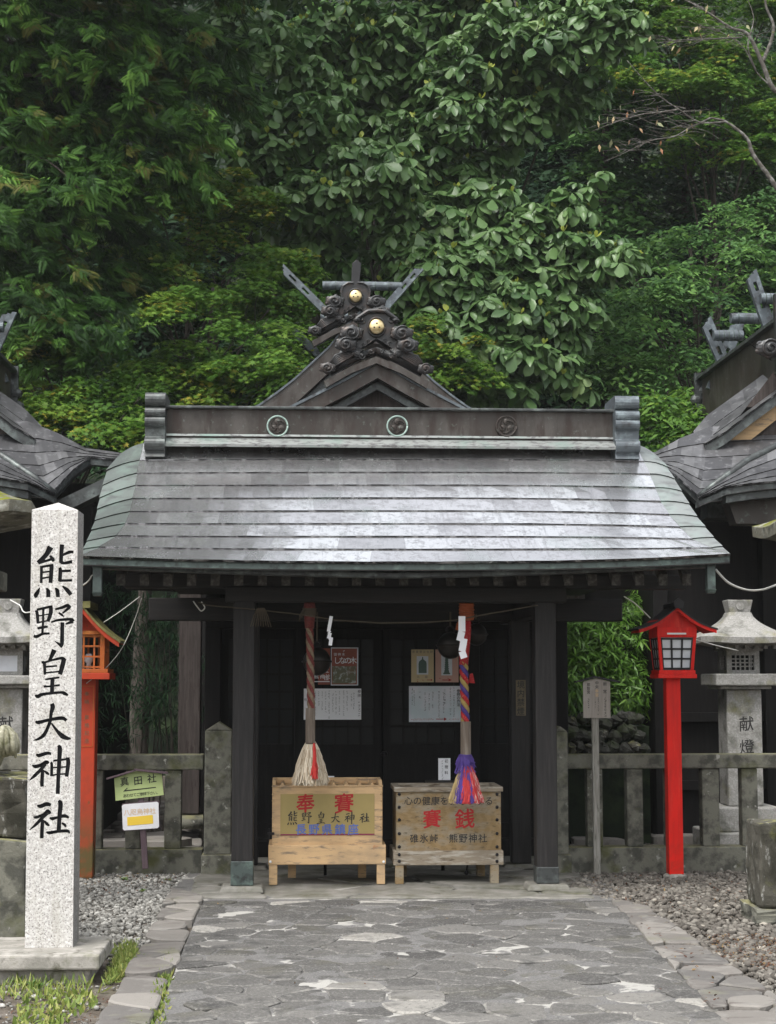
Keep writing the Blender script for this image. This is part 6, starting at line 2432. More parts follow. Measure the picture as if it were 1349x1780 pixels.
YK = 10.2
xr = P(46, 1400, YK).x
lp = thing('stone_pedestal', (xr - .4, YK + .35, 0), 'two-tier mossy stone pedestal left of the granite pillar, under the lion dog', 'pedestal', 'weathered stone pedestals')
zt, zm = P(20, 1352, YK).z, P(20, 1457, YK).z
mb = MB()
rough_block(mb, xr - .8, xr, YK, YK + .7, zm, zt)
mb.build('upper_block', MT['lichen_stone'], lp, bevel=.015)
mb = MB()
rough_block(mb, xr - .9, xr + .02, YK - .06, YK + .75, -.03, zm - .002, .015)
mb.build('lower_block', MT['fence_stone'], lp, bevel=.015)
YQ = 11.2
xl = P(1320, 1500, YQ).x
rp = thing('stone_pedestal', (xl + .4, YQ + .3, 0), 'dark stone pedestal streaked with white lichen at the right edge', 'pedestal', 'weathered stone pedestals')
zt, zm = P(1330, 1430, YQ).z, P(1330, 1580, YQ).z
mb = MB()
rough_block(mb, xl, xl + .8, YQ, YQ + .34, .1, zt, .01, 7)
mb.build('upper_block', MT['lichen_stone'], rp, bevel=.02)
mb = MB()
rough_block(mb, xl - .03, xl + .9, YQ - .03, YQ + .38, -.03, .1, .012)
mb.build('lower_block', MT['fence_stone'], rp, bevel=.015)

# stone lion dog, seated; only its curly tail side reaches into the picture
zt = P(20, 1352, YK).z
ld = thing('stone_lion_dog', (xr - .42, YK + .35, zt), 'mossy carved stone lion dog seated on the left pedestal, curly mane showing', 'statue')
verts = [(0, 0, .14), (0, -.02, .3), (0, -.04, .44), (-.02, -.06, .56), (-.06, -.1, .64), (-.1, -.2, .66),      # rump..head
         (.12, -.12, .1), (.13, -.2, .03), (-.12, -.12, .1), (-.13, -.2, .03),                                 # hind
         (.09, -.16, .38), (.1, -.22, .2), (.1, -.24, .03), (-.09, -.16, .38), (-.1, -.22, .2), (-.1, -.24, .03)]
edges = [(0, 1), (1, 2), (2, 3), (3, 4), (4, 5), (0, 6), (6, 7), (0, 8), (8, 9), (2, 10), (10, 11), (11, 12), (2, 13), (13, 14), (14, 15)]
rad = [.17, .17, .16, .14, .15, .09, .1, .06, .1, .06, .07, .055, .06, .07, .055, .06]
me = bpy.data.meshes.new('body')
org = Vector((xr - .36, YK + .42, zt + .03))
Rz = Matrix.Rotation(math.radians(-50), 3, 'Z')
me.from_pydata([Rz @ Vector(p) * .8 + org for p in verts], edges, [])
bo = link('body', me, MT['komainu'], ld, smooth=True)
md = bo.modifiers.new('skin', 'SKIN')
sk = me.skin_vertices[0].data
for i, r in enumerate(rad):
    sk[i].radius = (r * .8, r * .8)
    sk[i].use_root = (i == 0)
sb = bo.modifiers.new('sub', 'SUBSURF')
sb.levels = sb.render_levels = 2
# mane locks, muzzle, ears, tail
hd = Rz @ Vector((-.06, -.1, .64)) * .8 + org
mb = MB()
for i in range(26):
    a = random.uniform(0, 2 * PI)
    b = random.uniform(-.3, 1.2)
    d = Vector((math.cos(a) * math.cos(b), math.sin(a) * math.cos(b), math.sin(b)))
    mb.tube([hd + d * .09, hd + d * .13 + Vector((0, 0, -.02)), hd + d * .14 + Vector((0, 0, -.08))], [.035, .03, .012], 7)
mb.build('mane', MT['komainu'], ld, smooth=True)
mb = MB()
f_ = (Rz @ Vector((-.3, -.95, 0))).normalized()
mb.ball(hd + f_ * .13 + Vector((0, 0, -.01)), .06, .06, .045, 12, 8)
mb.build('muzzle', MT['komainu'], ld, smooth=True)
# bushy tail made of drooping locks, on the picture side
tc_ = P(8, 1300, YK + .3)
mb = MB()
for i in range(44):
    a = random.uniform(-PI * .9, PI * .55)
    y = random.uniform(-.07, .07)
    o = tc_ + Vector((0, y, 0))
    r0 = random.uniform(.02, .05)
    d = Vector((math.cos(a), 0, math.sin(a)))
    p1 = o + Vector((.02, 0, .07))
    xx = random.uniform(-.06, .085)
    mb.tube([o + Vector((xx * .25, 0, .135 - abs(xx) * .3)), o + Vector((xx * .75, -.03, .1 - abs(xx) * .3)), o + Vector((xx, -.045, .02)), o + Vector((xx * 1.02, -.03, -.04 + random.uniform(-.02, .02)))], [.016, .02, .018, .008], 7)
mb.ball(tc_ + Vector((-.0, .02, .04)), .075, .07, .1, 12, 9)
mb.tube([tc_ + Vector((-.03, .02, .02)), tc_ + Vector((-.06, .03, -.08)), Vector((tc_.x - .12, YK + .38, zt + .04))], [.05, .045, .06], 9)
mb.build('tail', MT['komainu'], ld, smooth=True)

# ================================================================== sign posts
sp = thing('sign_post', (P(252, 1508, 14.15).x, 14.15, 0), 'leaning stake carrying a pale green board above a white board with a yellow bar', 'sign')
YT = 14.12
a, b = P(253, 1510, YT + .03), P(243, 1352, YT + .03)
MB().bar(a, b, .05, .035, (0, 1, 0)).build('stake', MT['purple_wood'], sp, bevel=.004)
out = [(198.5, 1353), (237, 1340), (281, 1345.5), (284.5, 1382), (201, 1392)]
mb = MB().prism([P(x, y, YT) for x, y in out], (0, .018, 0))
bd = mb.build('green_board', MT['sign_green'], sp)
mb = MB()
c0, c1, c2 = P(186, 1353.5, YT - .02), P(236, 1338.5, YT - .02), P(292, 1343.5, YT - .02)
mb.bar(c0, c1, .07, .014, (0, 0, 1))
mb.bar(c1 + Vector((-.012, 0, .004)), c2, .07, .014, (0, 0, 1))
mb.build('board_roof', MT['purple_wood'], sp)
tl = math.atan2(8, 82)
mb = MB()
for ch, x, y in (('真', 216.5, 1358.5), ('田', 240, 1356.5), ('社', 264, 1353)):
    line(mb, ch, x, x, y, 15, YT, .012, .06, tl)
for i, ch in enumerate('あわせてご参拝下さい。'):
    x = 217 + i * 5.8
    line(mb, ch, x, x, 1383.2 - (x - 217) * .098, 6.2, YT, .006, .0, tl)
A_ = [(214, 1376), (221, 1369), (222, 1370.5), (218.5, 1373.6), (271, 1367.8), (271, 1369.4)]
mb.add([P(x, y, YT - .0015) for x, y in A_], [(0, 3, 2, 1), (0, 5, 4, 3)])
mb.build('lettering', MT['ink_black'], bd)
YT2 = YT - .004
out = [(212, 1401), (215, 1398.5), (273, 1394), (275.5, 1396), (276.5, 1437), (274, 1439.5), (216, 1443.5), (213.5, 1441)]
wb = MB().prism([P(x, y, YT2) for x, y in out], (0, .014, 0)).build('white_board', MT['sign_white'], sp)
MB().prism([P(x, y, YT2 + .015) for x, y in ((212, 1397), (277, 1391.5), (278.5, 1440), (214, 1445))], (0, .008, 0)).build('board_back', MT['purple_wood'], sp)
mb = MB()
tl2 = math.atan2(4.5, 60)
for i, ch in enumerate('八咫烏神社'):
    x = 220.5 + i * 11.3
    line(mb, ch, x, x, 1412.5 - (x - 220) * .07, 10.5, YT2, .003, 0, tl2)
mb.build('lettering', MT['ink_brown'], wb)
MB().prism([P(x, y, YT2 - .002) for x, y in ((221, 1420.5), (265.5, 1416.5), (266.5, 1431.5), (221.5, 1435.5))], (0, .001, 0)).build('yellow_bar', MT['ink_yellow'], wb)

nb = thing('notice_post', (P(1038, 1512, 14.1).x, 14.1, 0), 'small roofed wooden notice board on a grey stake beside the red lamp', 'sign')
YW = 14.05
q = RC(1031.5, 1247, 1043, 1514, YW + .02)
MB().box(q[0], q[1], YW + .03, YW + .08, -.03, q[3] + .2).build('stake', MT['grey_wood'], nb, bevel=.004)
q = RC(1014, 1185, 1061, 1248, YW)
bd = MB().prism([(q[0], YW, q[2]), (q[1], YW, q[2]), (q[1], YW, q[3]), ((q[0] + q[1]) / 2, YW, q[3] + .03), (q[0], YW, q[3])], (0, .022, 0)).build('board', MT['sign_wood'], nb)
mb = MB()
c0, c1, c2 = P(1001, 1187, YW - .03), P(1037.5, 1178, YW - .03), P(1077, 1186.5, YW - .03)
for p0, p1 in ((c0, c1), (c1, c2)):
    mb.prism([p0, p1, p1 + Vector((0, 0, .016)), p0 + Vector((0, 0, .012))], (0, .11, 0))
mb.build('board_roof', MT['black_metal'], nb)
mb = MB()
column(mb, '新宮', 1051.5, 1189, 1202, 6.5, YW, .008)
column(mb, '中央', 1037.5, 1187, 1194, 6, YW, .008)
column(mb, '那智宮', 1023, 1190, 1203, 6, YW, .008)
marks(mb, 1052, 1212, 1244, 3.4, YW, .15)
marks(mb, 1023, 1214, 1243, 3, YW, .15)
marks(mb, 1040, 1212, 1242, 2.4, YW, .15)
marks(mb, 1035, 1216, 1238, 2, YW, .3)
mb.build('writing', MT['ink_black'], bd)
mb = MB()
column(mb, '本宮', 1037.5, 1201, 1208, 6, YW, .008)
mb.build('writing', MT['ink_brown'], bd)

# ================================================================== cables
def cable(pts, label, r=.006):
    mb = MB()
    V = [P(*p) for p in pts]
    out = []
    for i in range(len(V) - 1):
        p0, p1, p2, p3 = V[max(i - 1, 0)], V[i], V[i + 1], V[min(i + 2, len(V) - 1)]
        for k_ in range(8):
            t = k_ / 8
            out.append(0.5 * ((2 * p1) + (p2 - p0) * t + (2 * p0 - 5 * p1 + 4 * p2 - p3) * t * t + (3 * p1 - p0 - 3 * p2 + p3) * t ** 3))
    out.append(V[-1])
    mb.tube(out, r, 6)
    return props(mb.build('cable', MT['cable'], None, loc=V[0], smooth=True), label, 'cable', 'thin pale cables')


cable([(1244, 990, 12.4), (1265, 1012, 12.5), (1292, 1024, 12.8), (1318, 1026, 13.2), (1349, 1017, 13.8), (1450, 975, 15.3)], 'white cable looping from the right eave end towards the picture edge', .009)
cable([(1210, 1112, 13.7), (1245, 1122, 14.4), (1284, 1131, 15.7)], 'thin cable running from the red lamp to the right stone lantern', .005)
cable([(1085, 1037, 13.0), (1105, 1050, 13.2), (1130, 1074, 13.5)], 'thin cable dropping from the eave to the roof of the red lamp', .005)
cable([(180, 1082, 14.1), (210, 1062, 14.0), (243, 1037, 13.6)], 'thin cable slanting up from the orange lamp roof', .004)
cable([(150, 1188, 14.0), (185, 1160, 14.0), (213, 1125, 14.0), (235, 1075, 13.9), (246, 1040, 13.6)], 'thin cable curving down behind the orange lamp eave', .004)
cable([(18, 1043, 15.6), (34, 1052, 15.4), (52, 1064, 15.2), (140, 1020, 14.0), (160, 1000, 12.4)], 'thin cable from the left stone lantern cap up to the left eave end', .006)
cable([(350, 1046, 13.4), (356, 1056, 13.4), (350, 1062, 13.4), (344, 1056, 13.4), (336, 1045, 13.4)], 'short coil of pale cable under the beam left of the porch posts', .006)


# ================================================================== vegetation
LEAF_BIG = ([(0, 0, 0), (-.1, .16, .03), (0, .18, 0), (.1, .16, .03), (-.23, .42, .045), (0, .44, -.01), (.23, .42, .045), (-.31, .68, .02), (0, .7, -.05), (.31, .68, .02), (-.2, .91, -.05), (0, .9, -.1), (.2, .91, -.05), (0, 1.03, -.15)],
            [(0, 2, 1), (0, 3, 2), (1, 2, 5, 4), (2, 3, 6, 5), (4, 5, 8, 7), (5, 6, 9, 8), (7, 8, 11, 10), (8, 9, 12, 11), (10, 11, 13), (11, 12, 13)])
LEAF_STAR = ([(0, 0, 0), (.14, .22, 0), (.5, .16, -.06), (.2, .44, 0), (.42, .74, -.08), (.09, .58, 0), (0, 1.0, -.1), (-.09, .58, 0), (-.42, .74, -.08), (-.2, .44, 0), (-.5, .16, -.06), (-.14, .22, 0)],
             [(0, 1, 3, 9, 11), (1, 2, 3), (3, 4, 5), (5, 6, 7), (7, 8, 9), (9, 10, 11), (3, 5, 7, 9)])
LEAF_OVAL = ([(0, 0, 0), (-.2, .4, .03), (0, .45, -.02), (.2, .4, .03), (0, 1, -.08)], [(0, 2, 1), (0, 3, 2), (1, 2, 4), (2, 3, 4)])
LEAF_LANCE = ([(0, 0, 0), (-.055, .3, .01), (.055, .3, .01), (-.05, .6, -.03), (.05, .6, -.03), (0, 1, -.12)], [(0, 2, 1), (1, 2, 4, 3), (3, 4, 5)])


LEAF_LANCE2 = ([(0, 0, 0), (-.085, .3, .02), (.085, .3, .02), (-.07, .6, -.01), (.07, .6, -.01), (0, 1, -.1)], [(0, 2, 1), (1, 2, 4, 3), (3, 4, 5)])


def frond_template():
    v, f = [], []
    for i in range(1, 14):
        y = i / 14
        for s in (-1, 1):
            l = .36 * (1 - .7 * y) + .05
            a = math.radians(40)
            d = Vector((s * math.sin(a), math.cos(a), 0))
            n = Vector((d.y, -d.x, 0)) * .02
            p = Vector((0, y * .85, -.13 * y * y))
            e = p + d * l + Vector((0, 0, -.1))
            m = p + d * l * .5
            b = len(v)
            v += [tuple(p), tuple(m + n), tuple(e), tuple(m - n)]
            f.append((b, b + 1, b + 2, b + 3))
    b = len(v)
    v += [(-.01, 0, 0), (.01, 0, 0), (0, 1, -.3)]
    f.append((b, b + 1, b + 2))
    return v, f


FROND = frond_template()


def in_blobs(blobs, n, shell=.45):
    """n points inside ellipsoidal clumps given in (px, py, Y, rx, rz) -> positions, outward directions"""
    w = np.array([b[3] * b[4] * (b[5] if len(b) > 5 else 1) for b in blobs], float)
    idx = RNG.choice(len(blobs), n, p=w / w.sum())
    d = RNG.normal(size=(n, 3))
    d /= np.linalg.norm(d, axis=1, keepdims=True)
    flip = (d[:, 1] > 0) & (RNG.random(n) < .45)
    d[flip, 1] *= -1
    r = shell + (1 - shell) * RNG.random(n) ** .6
    c = np.array([tuple(P(b[0], b[1], b[2])) for b in blobs])
    R = np.array([(SZ(b[3], b[2]), SZ((b[3] + b[4]) / 2, b[2]) * .9, SZ(b[4], b[2])) for b in blobs])
    return c[idx] + d * R[idx] * r[:, None], d


def rosettes(blobs, n, k, size, tmpl, out=.5, droop=(-.1, .75), tint=(0.42, .22), tipt=.1):
    pos, d = in_blobs(blobs, n)
    nr = np.array([0, -.12, 1.0]) + d * out + RNG.normal(size=d.shape) * .18
    nr /= np.linalg.norm(nr, axis=1, keepdims=True)
    fr = frames(nr, RNG.uniform(0, 6.28, n))
    base = np.clip(RNG.normal(tint[0], tint[1], n), 0, .95)
    Ps, Rs, Ss, Ts = [], [], [], []
    for j in range(k):
        a = 2 * PI * j / k + RNG.normal(size=n) * .25
        dr = RNG.uniform(*droop, n)
        rad = fr[:, :, 0] * np.cos(a)[:, None] + fr[:, :, 1] * np.sin(a)[:, None]
        dirn = rad * np.cos(dr)[:, None] - nr * np.sin(dr)[:, None] - np.array([0, 0, .18])
        ln = nr * np.cos(dr)[:, None] + rad * np.sin(dr)[:, None] + RNG.normal(size=(n, 3)) * .22
        Ps.append(pos + rad * .02)
        Rs.append(frames_dir(dirn, ln) * np.stack([RNG.uniform(.72, 1.12, n), np.ones(n), RNG.uniform(-.4, 2.8, n)], 1)[:, None, :])
        Ss.append(size * RNG.uniform(.45, 1.2, n))
        Ts.append(np.clip(base + RNG.normal(size=n) * .08, 0, .95))
    if tipt:                                   # pale young leaves at the branch tips
        m = RNG.random(n) < tipt
        q = int(m.sum())
        for j in range(3):
            a = RNG.uniform(0, 6.28, q)
            rad = fr[m][:, :, 0] * np.cos(a)[:, None] + fr[m][:, :, 1] * np.sin(a)[:, None]
            Ps.append(pos[m])
            Rs.append(frames_dir(rad * .6 + nr[m], rad - nr[m] * .3))
            Ss.append(size * RNG.uniform(.3, .5, q))
            Ts.append(np.full(q, 1.0))
    return scatter(tmpl[0], tmpl[1], np.concatenate(Ps), np.concatenate(Rs), np.concatenate(Ss), np.concatenate(Ts))


def sprays(blobs, n, k, rad, size, tmpl, tint=(.45, .2), tilt=.28, shell=.35, out=.25):
    """flat layered sprays of small leaves"""
    pos, d = in_blobs(blobs, n, shell)
    nr = np.array([0, -.22, 1.0]) + d * np.array([out, out, .1]) + RNG.normal(size=d.shape) * .15
    nr /= np.linalg.norm(nr, axis=1, keepdims=True)
    fr = frames(nr, RNG.uniform(0, 6.28, n))
    base = np.clip(RNG.normal(tint[0], tint[1], n), 0, .97)
    N = n * k
    a = RNG.uniform(0, 6.28, N)
    r = np.sqrt(RNG.random(N)) * rad
    I = np.repeat(np.arange(n), k)
    el = RNG.uniform(.6, 1.3, n)[I]
    p = pos[I] + fr[I][:, :, 0] * (r * np.cos(a) * el)[:, None] + fr[I][:, :, 1] * (r * np.sin(a) / el)[:, None] - np.array([0, 0, 1.0]) * (r * r / rad * .45)[:, None]
    ln = nr[I] + RNG.normal(size=(N, 3)) * tilt
    a2 = RNG.uniform(0, 6.28, N)
    dirn = fr[I][:, :, 0] * np.cos(a2)[:, None] + fr[I][:, :, 1] * np.sin(a2)[:, None] - np.array([0, -.0, .25])
    T = np.clip(base[I] + RNG.normal(size=N) * .1, 0, 1)
    return scatter(tmpl[0], tmpl[1], p, frames_dir(dirn, ln), size * RNG.uniform(.6, 1.2, N), T)


def jig(b, s=.35):
    """the same clump, shifted and resized a little so that crowns get ragged outlines"""
    q = random.uniform(.3, .8) if s > .5 else random.uniform(.45, .95)
    return (b[0] + random.uniform(-s, s) * b[3] * 1.6, b[1] + random.uniform(-s, s) * b[4] * 1.6, b[2] + random.uniform(-.4, .4), b[3] * q, b[4] * q)


def merge(*parts):
    V, FI, LT, T = [], [], [], []
    o = 0
    for a, b, c, d in parts:
        V.append(a)
        FI.append(b + o)
        LT.append(c)
        T.append(d)
        o += len(a)
    return np.concatenate(V), np.concatenate(FI), np.concatenate(LT), np.concatenate(T)


def ground_z(y):
    return 0.0 if y < 29 else (y - 29) * .72


def limb(mb, pts, r0, r1, n=7):
    V = [Vector(p) for p in pts]
    out, rs = [], []
    for i in range(len(V) - 1):
        p0, p1, p2, p3 = V[max(i - 1, 0)], V[i], V[i + 1], V[min(i + 2, len(V) - 1)]
        for k_ in range(5):
            t = k_ / 5
            out.append(0.5 * ((2 * p1) + (p2 - p0) * t + (2 * p0 - 5 * p1 + 4 * p2 - p3) * t * t + (3 * p1 - p0 - 3 * p2 + p3) * t ** 3))
    out.append(V[-1])
    m = len(out)
    mb.tube(out, [r0 + (r1 - r0) * i / (m - 1) for i in range(m)], n)


def tree(name, label, base, top, blobs, geo, leaf, bark='bark', r=.2, cat='tree', group=None, limbs=14):
    o = thing(name, base, label, cat, group)
    b, t = Vector(base), Vector(top)
    mb = MB()
    mid = b.lerp(t, .5) + Vector((random.uniform(-.3, .3), random.uniform(-.2, .2), 0))
    limb(mb, [b - Vector((0, 0, .3)), b.lerp(mid, .5), mid, t], r, r * .25, 9)
    bl = sorted(blobs, key=lambda q: -q[3] * q[4])[:limbs]
    for q in bl:
        c = P(q[0], q[1], q[2])
        u = min(.92, max(.2, (c.z - b.z) / max(.5, (t.z - b.z)) - .22))
        s = b.lerp(mid, u * 2) if u < .5 else mid.lerp(t, u * 2 - 1)
        m_ = s.lerp(c, .55) + Vector((0, 0, .15))
        limb(mb, [s, m_, c], r * .2, .012, 6)
        for _ in range(3):
            e = c + Vector((random.uniform(-1, 1) * SZ(q[3], q[2]), random.uniform(-.4, .4), random.uniform(-.4, .9) * SZ(q[4], q[2]))) * .8
            limb(mb, [m_.lerp(c, .5), m_.lerp(e, .7), e], r * .07, .005, 5)
    mb.build('trunk', MT[bark], o, smooth=True)
    V, FI, LT, T = geo
    stuff_mesh('crown', V, FI, LT, T, MT[leaf], o)
    return o


# the big-leaved trees over the shrine
BA = [(440, 60, 25, 70, 60), (520, 110, 25.5, 95, 70), (600, 50, 26, 95, 60), (690, 50, 26.5, 95, 60), (470, 235, 25, 95, 65), (560, 335, 24.6, 110, 60), (645, 325, 24.5, 95, 65), (425, 290, 25, 60, 50),
      (700, 160, 26.4, 90, 60), (600, 200, 26.6, 110, 60), (720, 265, 25.4, 70, 50), (690, 425, 25, 90, 45), (560, 430, 25.4, 70, 40), (520, -60, 26, 160, 70), (700, -60, 27, 160, 70), (640, 130, 26.5, 90, 50), (500, 390, 25.2, 50, 30)]
BB = [(770, 55, 26.5, 80, 60), (805, 115, 25.4, 80, 65), (860, 30, 26, 80, 50), (765, 215, 25.6, 75, 45), (830, 195, 25.4, 90, 35), (885, 215, 25.8, 60, 40), (930, 120, 25.5, 80, 75), (1015, 65, 25, 85, 80), (950, 20, 25.5, 95, 50),
      (1010, 150, 25.6, 50, 45), (880, 90, 26, 70, 60), (870, -60, 26, 160, 60), (965, 190, 25.8, 45, 35), (740, 300, 25.6, 60, 40), (800, 275, 26.2, 70, 40), (860, 290, 26.4, 50, 30)]
BC = [(760, 400, 25, 90, 60), (800, 480, 24.8, 100, 65), (860, 430, 25, 90, 60), (920, 405, 25, 75, 55), (965, 470, 25, 85, 60), (1015, 445, 25, 65, 45), (905, 545, 24.8, 100, 65), (850, 615, 24.6, 90, 55), (940, 625, 24.8, 80, 50),
      (785, 560, 24.5, 75, 60), (1065, 440, 25, 45, 30), (720, 480, 25, 60, 40), (880, 670, 24.6, 80, 40), (800, 320, 25.6, 50, 40), (980, 560, 25, 45, 50), (1040, 305, 25, 20, 8)]
for B, base, top, n, lab in ((BA, (620, 27.5), (640, -20), 1150, 'large big-leaved tree filling the sky left of and above the gilt crests'),
                             (BB, (790, 28), (900, -30), 760, 'tall big-leaved tree in the upper middle with a trunk showing through'),
                             (BC, (900, 26.8), (880, 380), 1050, 'spreading big-leaved tree just right of the roof finials')):
    yb = base[1]
    pb = P(base[0], 1180, yb)
    pt = P(top[0], top[1], yb)
    tree('broadleaf_tree', lab, (pb.x, yb, ground_z(yb)), tuple(pt), B, rosettes(B + [jig(b) for b in B] + [jig(b, .7) for b in B for _ in range(2)], int(n * 1.5), 7, .255, LEAF_BIG), 'leaf_big', r=.14, limbs=7, group='big-leaved trees behind the shrine')

# light green maples
MA = [(300, 560, 22, 80, 50), (380, 590, 22, 110, 55), (435, 655, 21.8, 75, 45), (470, 535, 23, 75, 50), (335, 655, 22, 80, 45), (400, 480, 23.6, 90, 40), (440, 590, 22, 50, 40), (480, 640, 21.7, 35, 60), (300, 480, 23, 60, 40)]
MB_ = [(215, 722, 21, 85, 32), (140, 745, 21, 80, 32), (60, 640, 22, 85, 50), (110, 690, 21.6, 80, 40), (180, 640, 22, 60, 40), (30, 560, 22.5, 50, 40), (245, 690, 21, 40, 40), (100, 580, 22.6, 70, 40)]
MC = [(330, 390, 24.4, 100, 50), (270, 340, 24.6, 80, 40), (440, 400, 24.4, 70, 40), (230, 420, 24.4, 60, 40), (360, 330, 24.5, 60, 40)]
MD = [(775, 595, 24, 55, 35), (745, 640, 24, 40, 30), (800, 640, 24, 50, 35), (700, 560, 25, 60, 40), (520, 600, 25.6, 60, 60), (460, 500, 25.8, 70, 60)]
for B, base, n, lab in ((MA, (370, 23), 420, 'light green maple left of the roof finials, in flat layered sprays'), (MB_, (120, 22.5), 400, 'low green maple above the roof of the left side hall'),
                        (MC, (330, 25), 260, 'yellowish green maple peeping out under the cypress boughs'), (MD, (760, 25.2), 200, 'small bright maple close beside the carved ridge clouds')):
    pb = P(base[0], 1180, base[1])
    zt = min(b[1] for b in B)
    tree('maple_tree', lab, (pb.x, base[1], 0), tuple(P(base[0], zt + 20, base[1])), B, sprays([jig(b, .75) for b in B for _ in range(5)], int(n * .75), 66, .33, .098, LEAF_STAR, (.5, .26) if B is not MC else (.7, .22), shell=.1), 'leaf_maple', r=.1, group='maples behind the shrine', limbs=8)

# forest to the right
RA = [(1180, 110, 29, 90, 50), (1240, 200, 28.6, 80, 60), (1150, 60, 29.5, 110, 50), (1260, 90, 29.5, 80, 60), (1290, 280, 28.5, 70, 50), (1200, 150, 28.6, 70, 40), (1100, 110, 29.5, 70, 50), (1320, 190, 29, 60, 70), (1330, 30, 29.5, 70, 60), (1090, 20, 30, 80, 50), (1210, -40, 30, 160, 50), (1180, 250, 29, 50, 30)]
RB_ = [(1160, 460, 26.5, 70, 40), (1210, 505, 26, 80, 40), (1120, 540, 26.2, 70, 50), (1270, 480, 27, 80, 50), (1330, 420, 27.5, 60, 60), (1180, 590, 26, 80, 40), (1060, 610, 26.4, 60, 50), (1300, 380, 28, 70, 40), (1230, 430, 27, 60, 30), (1100, 480, 26.6, 50, 40), (1250, 610, 26.5, 60, 50), (1140, 640, 26, 70, 40)]
RC_ = [(1160, 715, 21, 60, 30), (1190, 740, 20.6, 50, 26), (1130, 700, 21.4, 40, 26), (1215, 690, 22, 40, 30)]
tree('maple_tree', 'tall green maple at the upper right behind the bare branches', (P(1240, 1180, 30).x, 30, ground_z(30)), tuple(P(1230, 20, 30)), RA, sprays([jig(b, .6) for b in RA for _ in range(4)], 420, 72, .45, .12, LEAF_STAR, (.45, .24), shell=.1), 'leaf_maple', r=.14, group='maples behind the shrine')
tree('forest_tree', 'drooping leafy tree above the roof of the right side hall', (P(1190, 1180, 27).x, 27, 0), tuple(P(1200, 430, 27)), RB_, sprays([jig(b, .7) for b in RB_ for _ in range(4)], 230, 40, .42, .14, LEAF_OVAL, (.6, .28), .4, shell=.1), 'leaf_far', r=.12, group='forest trees on the slope')
tree('leafy_shrub', 'bright leafy shrub just right of the porch ridge end', (P(1165, 1180, 21.5).x, 21.5, 0), tuple(P(1165, 700, 21.5)), RC_, sprays(RC_, 90, 34, .3, .13, LEAF_OVAL, (.35, .2), .4), 'leaf_maple', r=.04, cat='shrub')

# dark forest wall: conifers and understorey on the slope, one by one
k_ = 0
FT = [(-60, 150, 33, 190, 300), (120, 300, 32, 160, 300), (300, 140, 34, 170, 300), (470, 420, 31, 150, 250), (600, 480, 31, 140, 200), (640, 120, 36, 190, 260), (800, 280, 33, 130, 260), (1000, 300, 33, 130, 300), (1100, 330, 32, 150, 330), (1240, 300, 34, 150, 330), (1380, 200, 33, 160, 330), (930, 560, 30, 150, 220), (1120, 640, 30, 160, 200), (1280, 640, 31, 150, 180), (240, 640, 29, 170, 150), (60, 560, 30, 160, 200), (780, 640, 29.5, 150, 150), (430, 700, 28.8, 150, 120), (900, 60, 37, 200, 240), (1180, 40, 38, 200, 200), (400, 160, 30.5, 130, 240), (560, 260, 30, 130, 220), (330, 360, 29.5, 130, 180), (480, 20, 33, 150, 200), (1060, 250, 31, 110, 220), (1190, 350, 30.5, 120, 200), (980, 200, 32, 110, 220), (1310, 330, 31, 110, 220)]
for x, y, Y, rx, rz in FT:
    blobs = []
    for j in range(9):
        u = j / 8
        blobs.append((x + random.uniform(-.35, .35) * rx * u, y - rz + 2 * rz * u, Y + random.uniform(-.4, .4), rx * (.3 + .75 * u), rz * .26))
    gz = ground_z(Y)
    side = 'left' if x < 400 else 'middle' if x < 900 else 'right'
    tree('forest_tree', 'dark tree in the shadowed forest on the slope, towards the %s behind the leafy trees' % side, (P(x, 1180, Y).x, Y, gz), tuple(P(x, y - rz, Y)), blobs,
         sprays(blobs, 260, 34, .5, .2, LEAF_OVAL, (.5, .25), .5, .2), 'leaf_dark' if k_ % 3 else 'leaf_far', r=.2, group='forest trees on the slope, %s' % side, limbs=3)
    k_ += 1

# ------------------------------------------------------------------ cypress, upper left
cyp = thing('cypress_tree', (P(-110, 1180, 22.6).x, 22.6, 0), 'tall dark cypress with drooping feathery boughs at the upper left', 'tree')
tb_ = Vector((P(-110, 1180, 22.6).x, 22.6, 0))
mb = MB()
limb(mb, [tb_, tb_ + Vector((.1, 0, 4)), tb_ + Vector((0, .1, 9)), tb_ + Vector((.1, 0, 29))], .34, .12, 10)
ENDS = [(180, 30), (330, 40), (435, 90), (410, 150), (300, 130), (250, 190), (345, 215), (200, 250), (330, 290), (140, 330), (225, 400), (235, 500), (190, 560), (120, 590), (60, 290), (30, 440), (160, 470), (90, 190), (40, 110), (120, 100), (90, 540), (20, 560), (60, 390), (260, 330),
        (400, -40), (300, -120), (150, -90), (420, -180), (250, -260), (100, -200), (350, -350), (150, -400), (40, -300), (260, -480), (500, -120), (120, 210), (30, 210), (220, 90), (10, 20)]
ENDS += [(random.uniform(60, 470), -500 - 75 * i) for i in range(0)] + [(random.uniform(-160, 330) + 90 * max(0, 1 - abs(i - 12) / 16), -300 - 34 * i) for i in range(60)]  # added high boughs out of view, shaped to darken the porch roof's left reflection
fp, fd, fs, ft = [], [], [], []
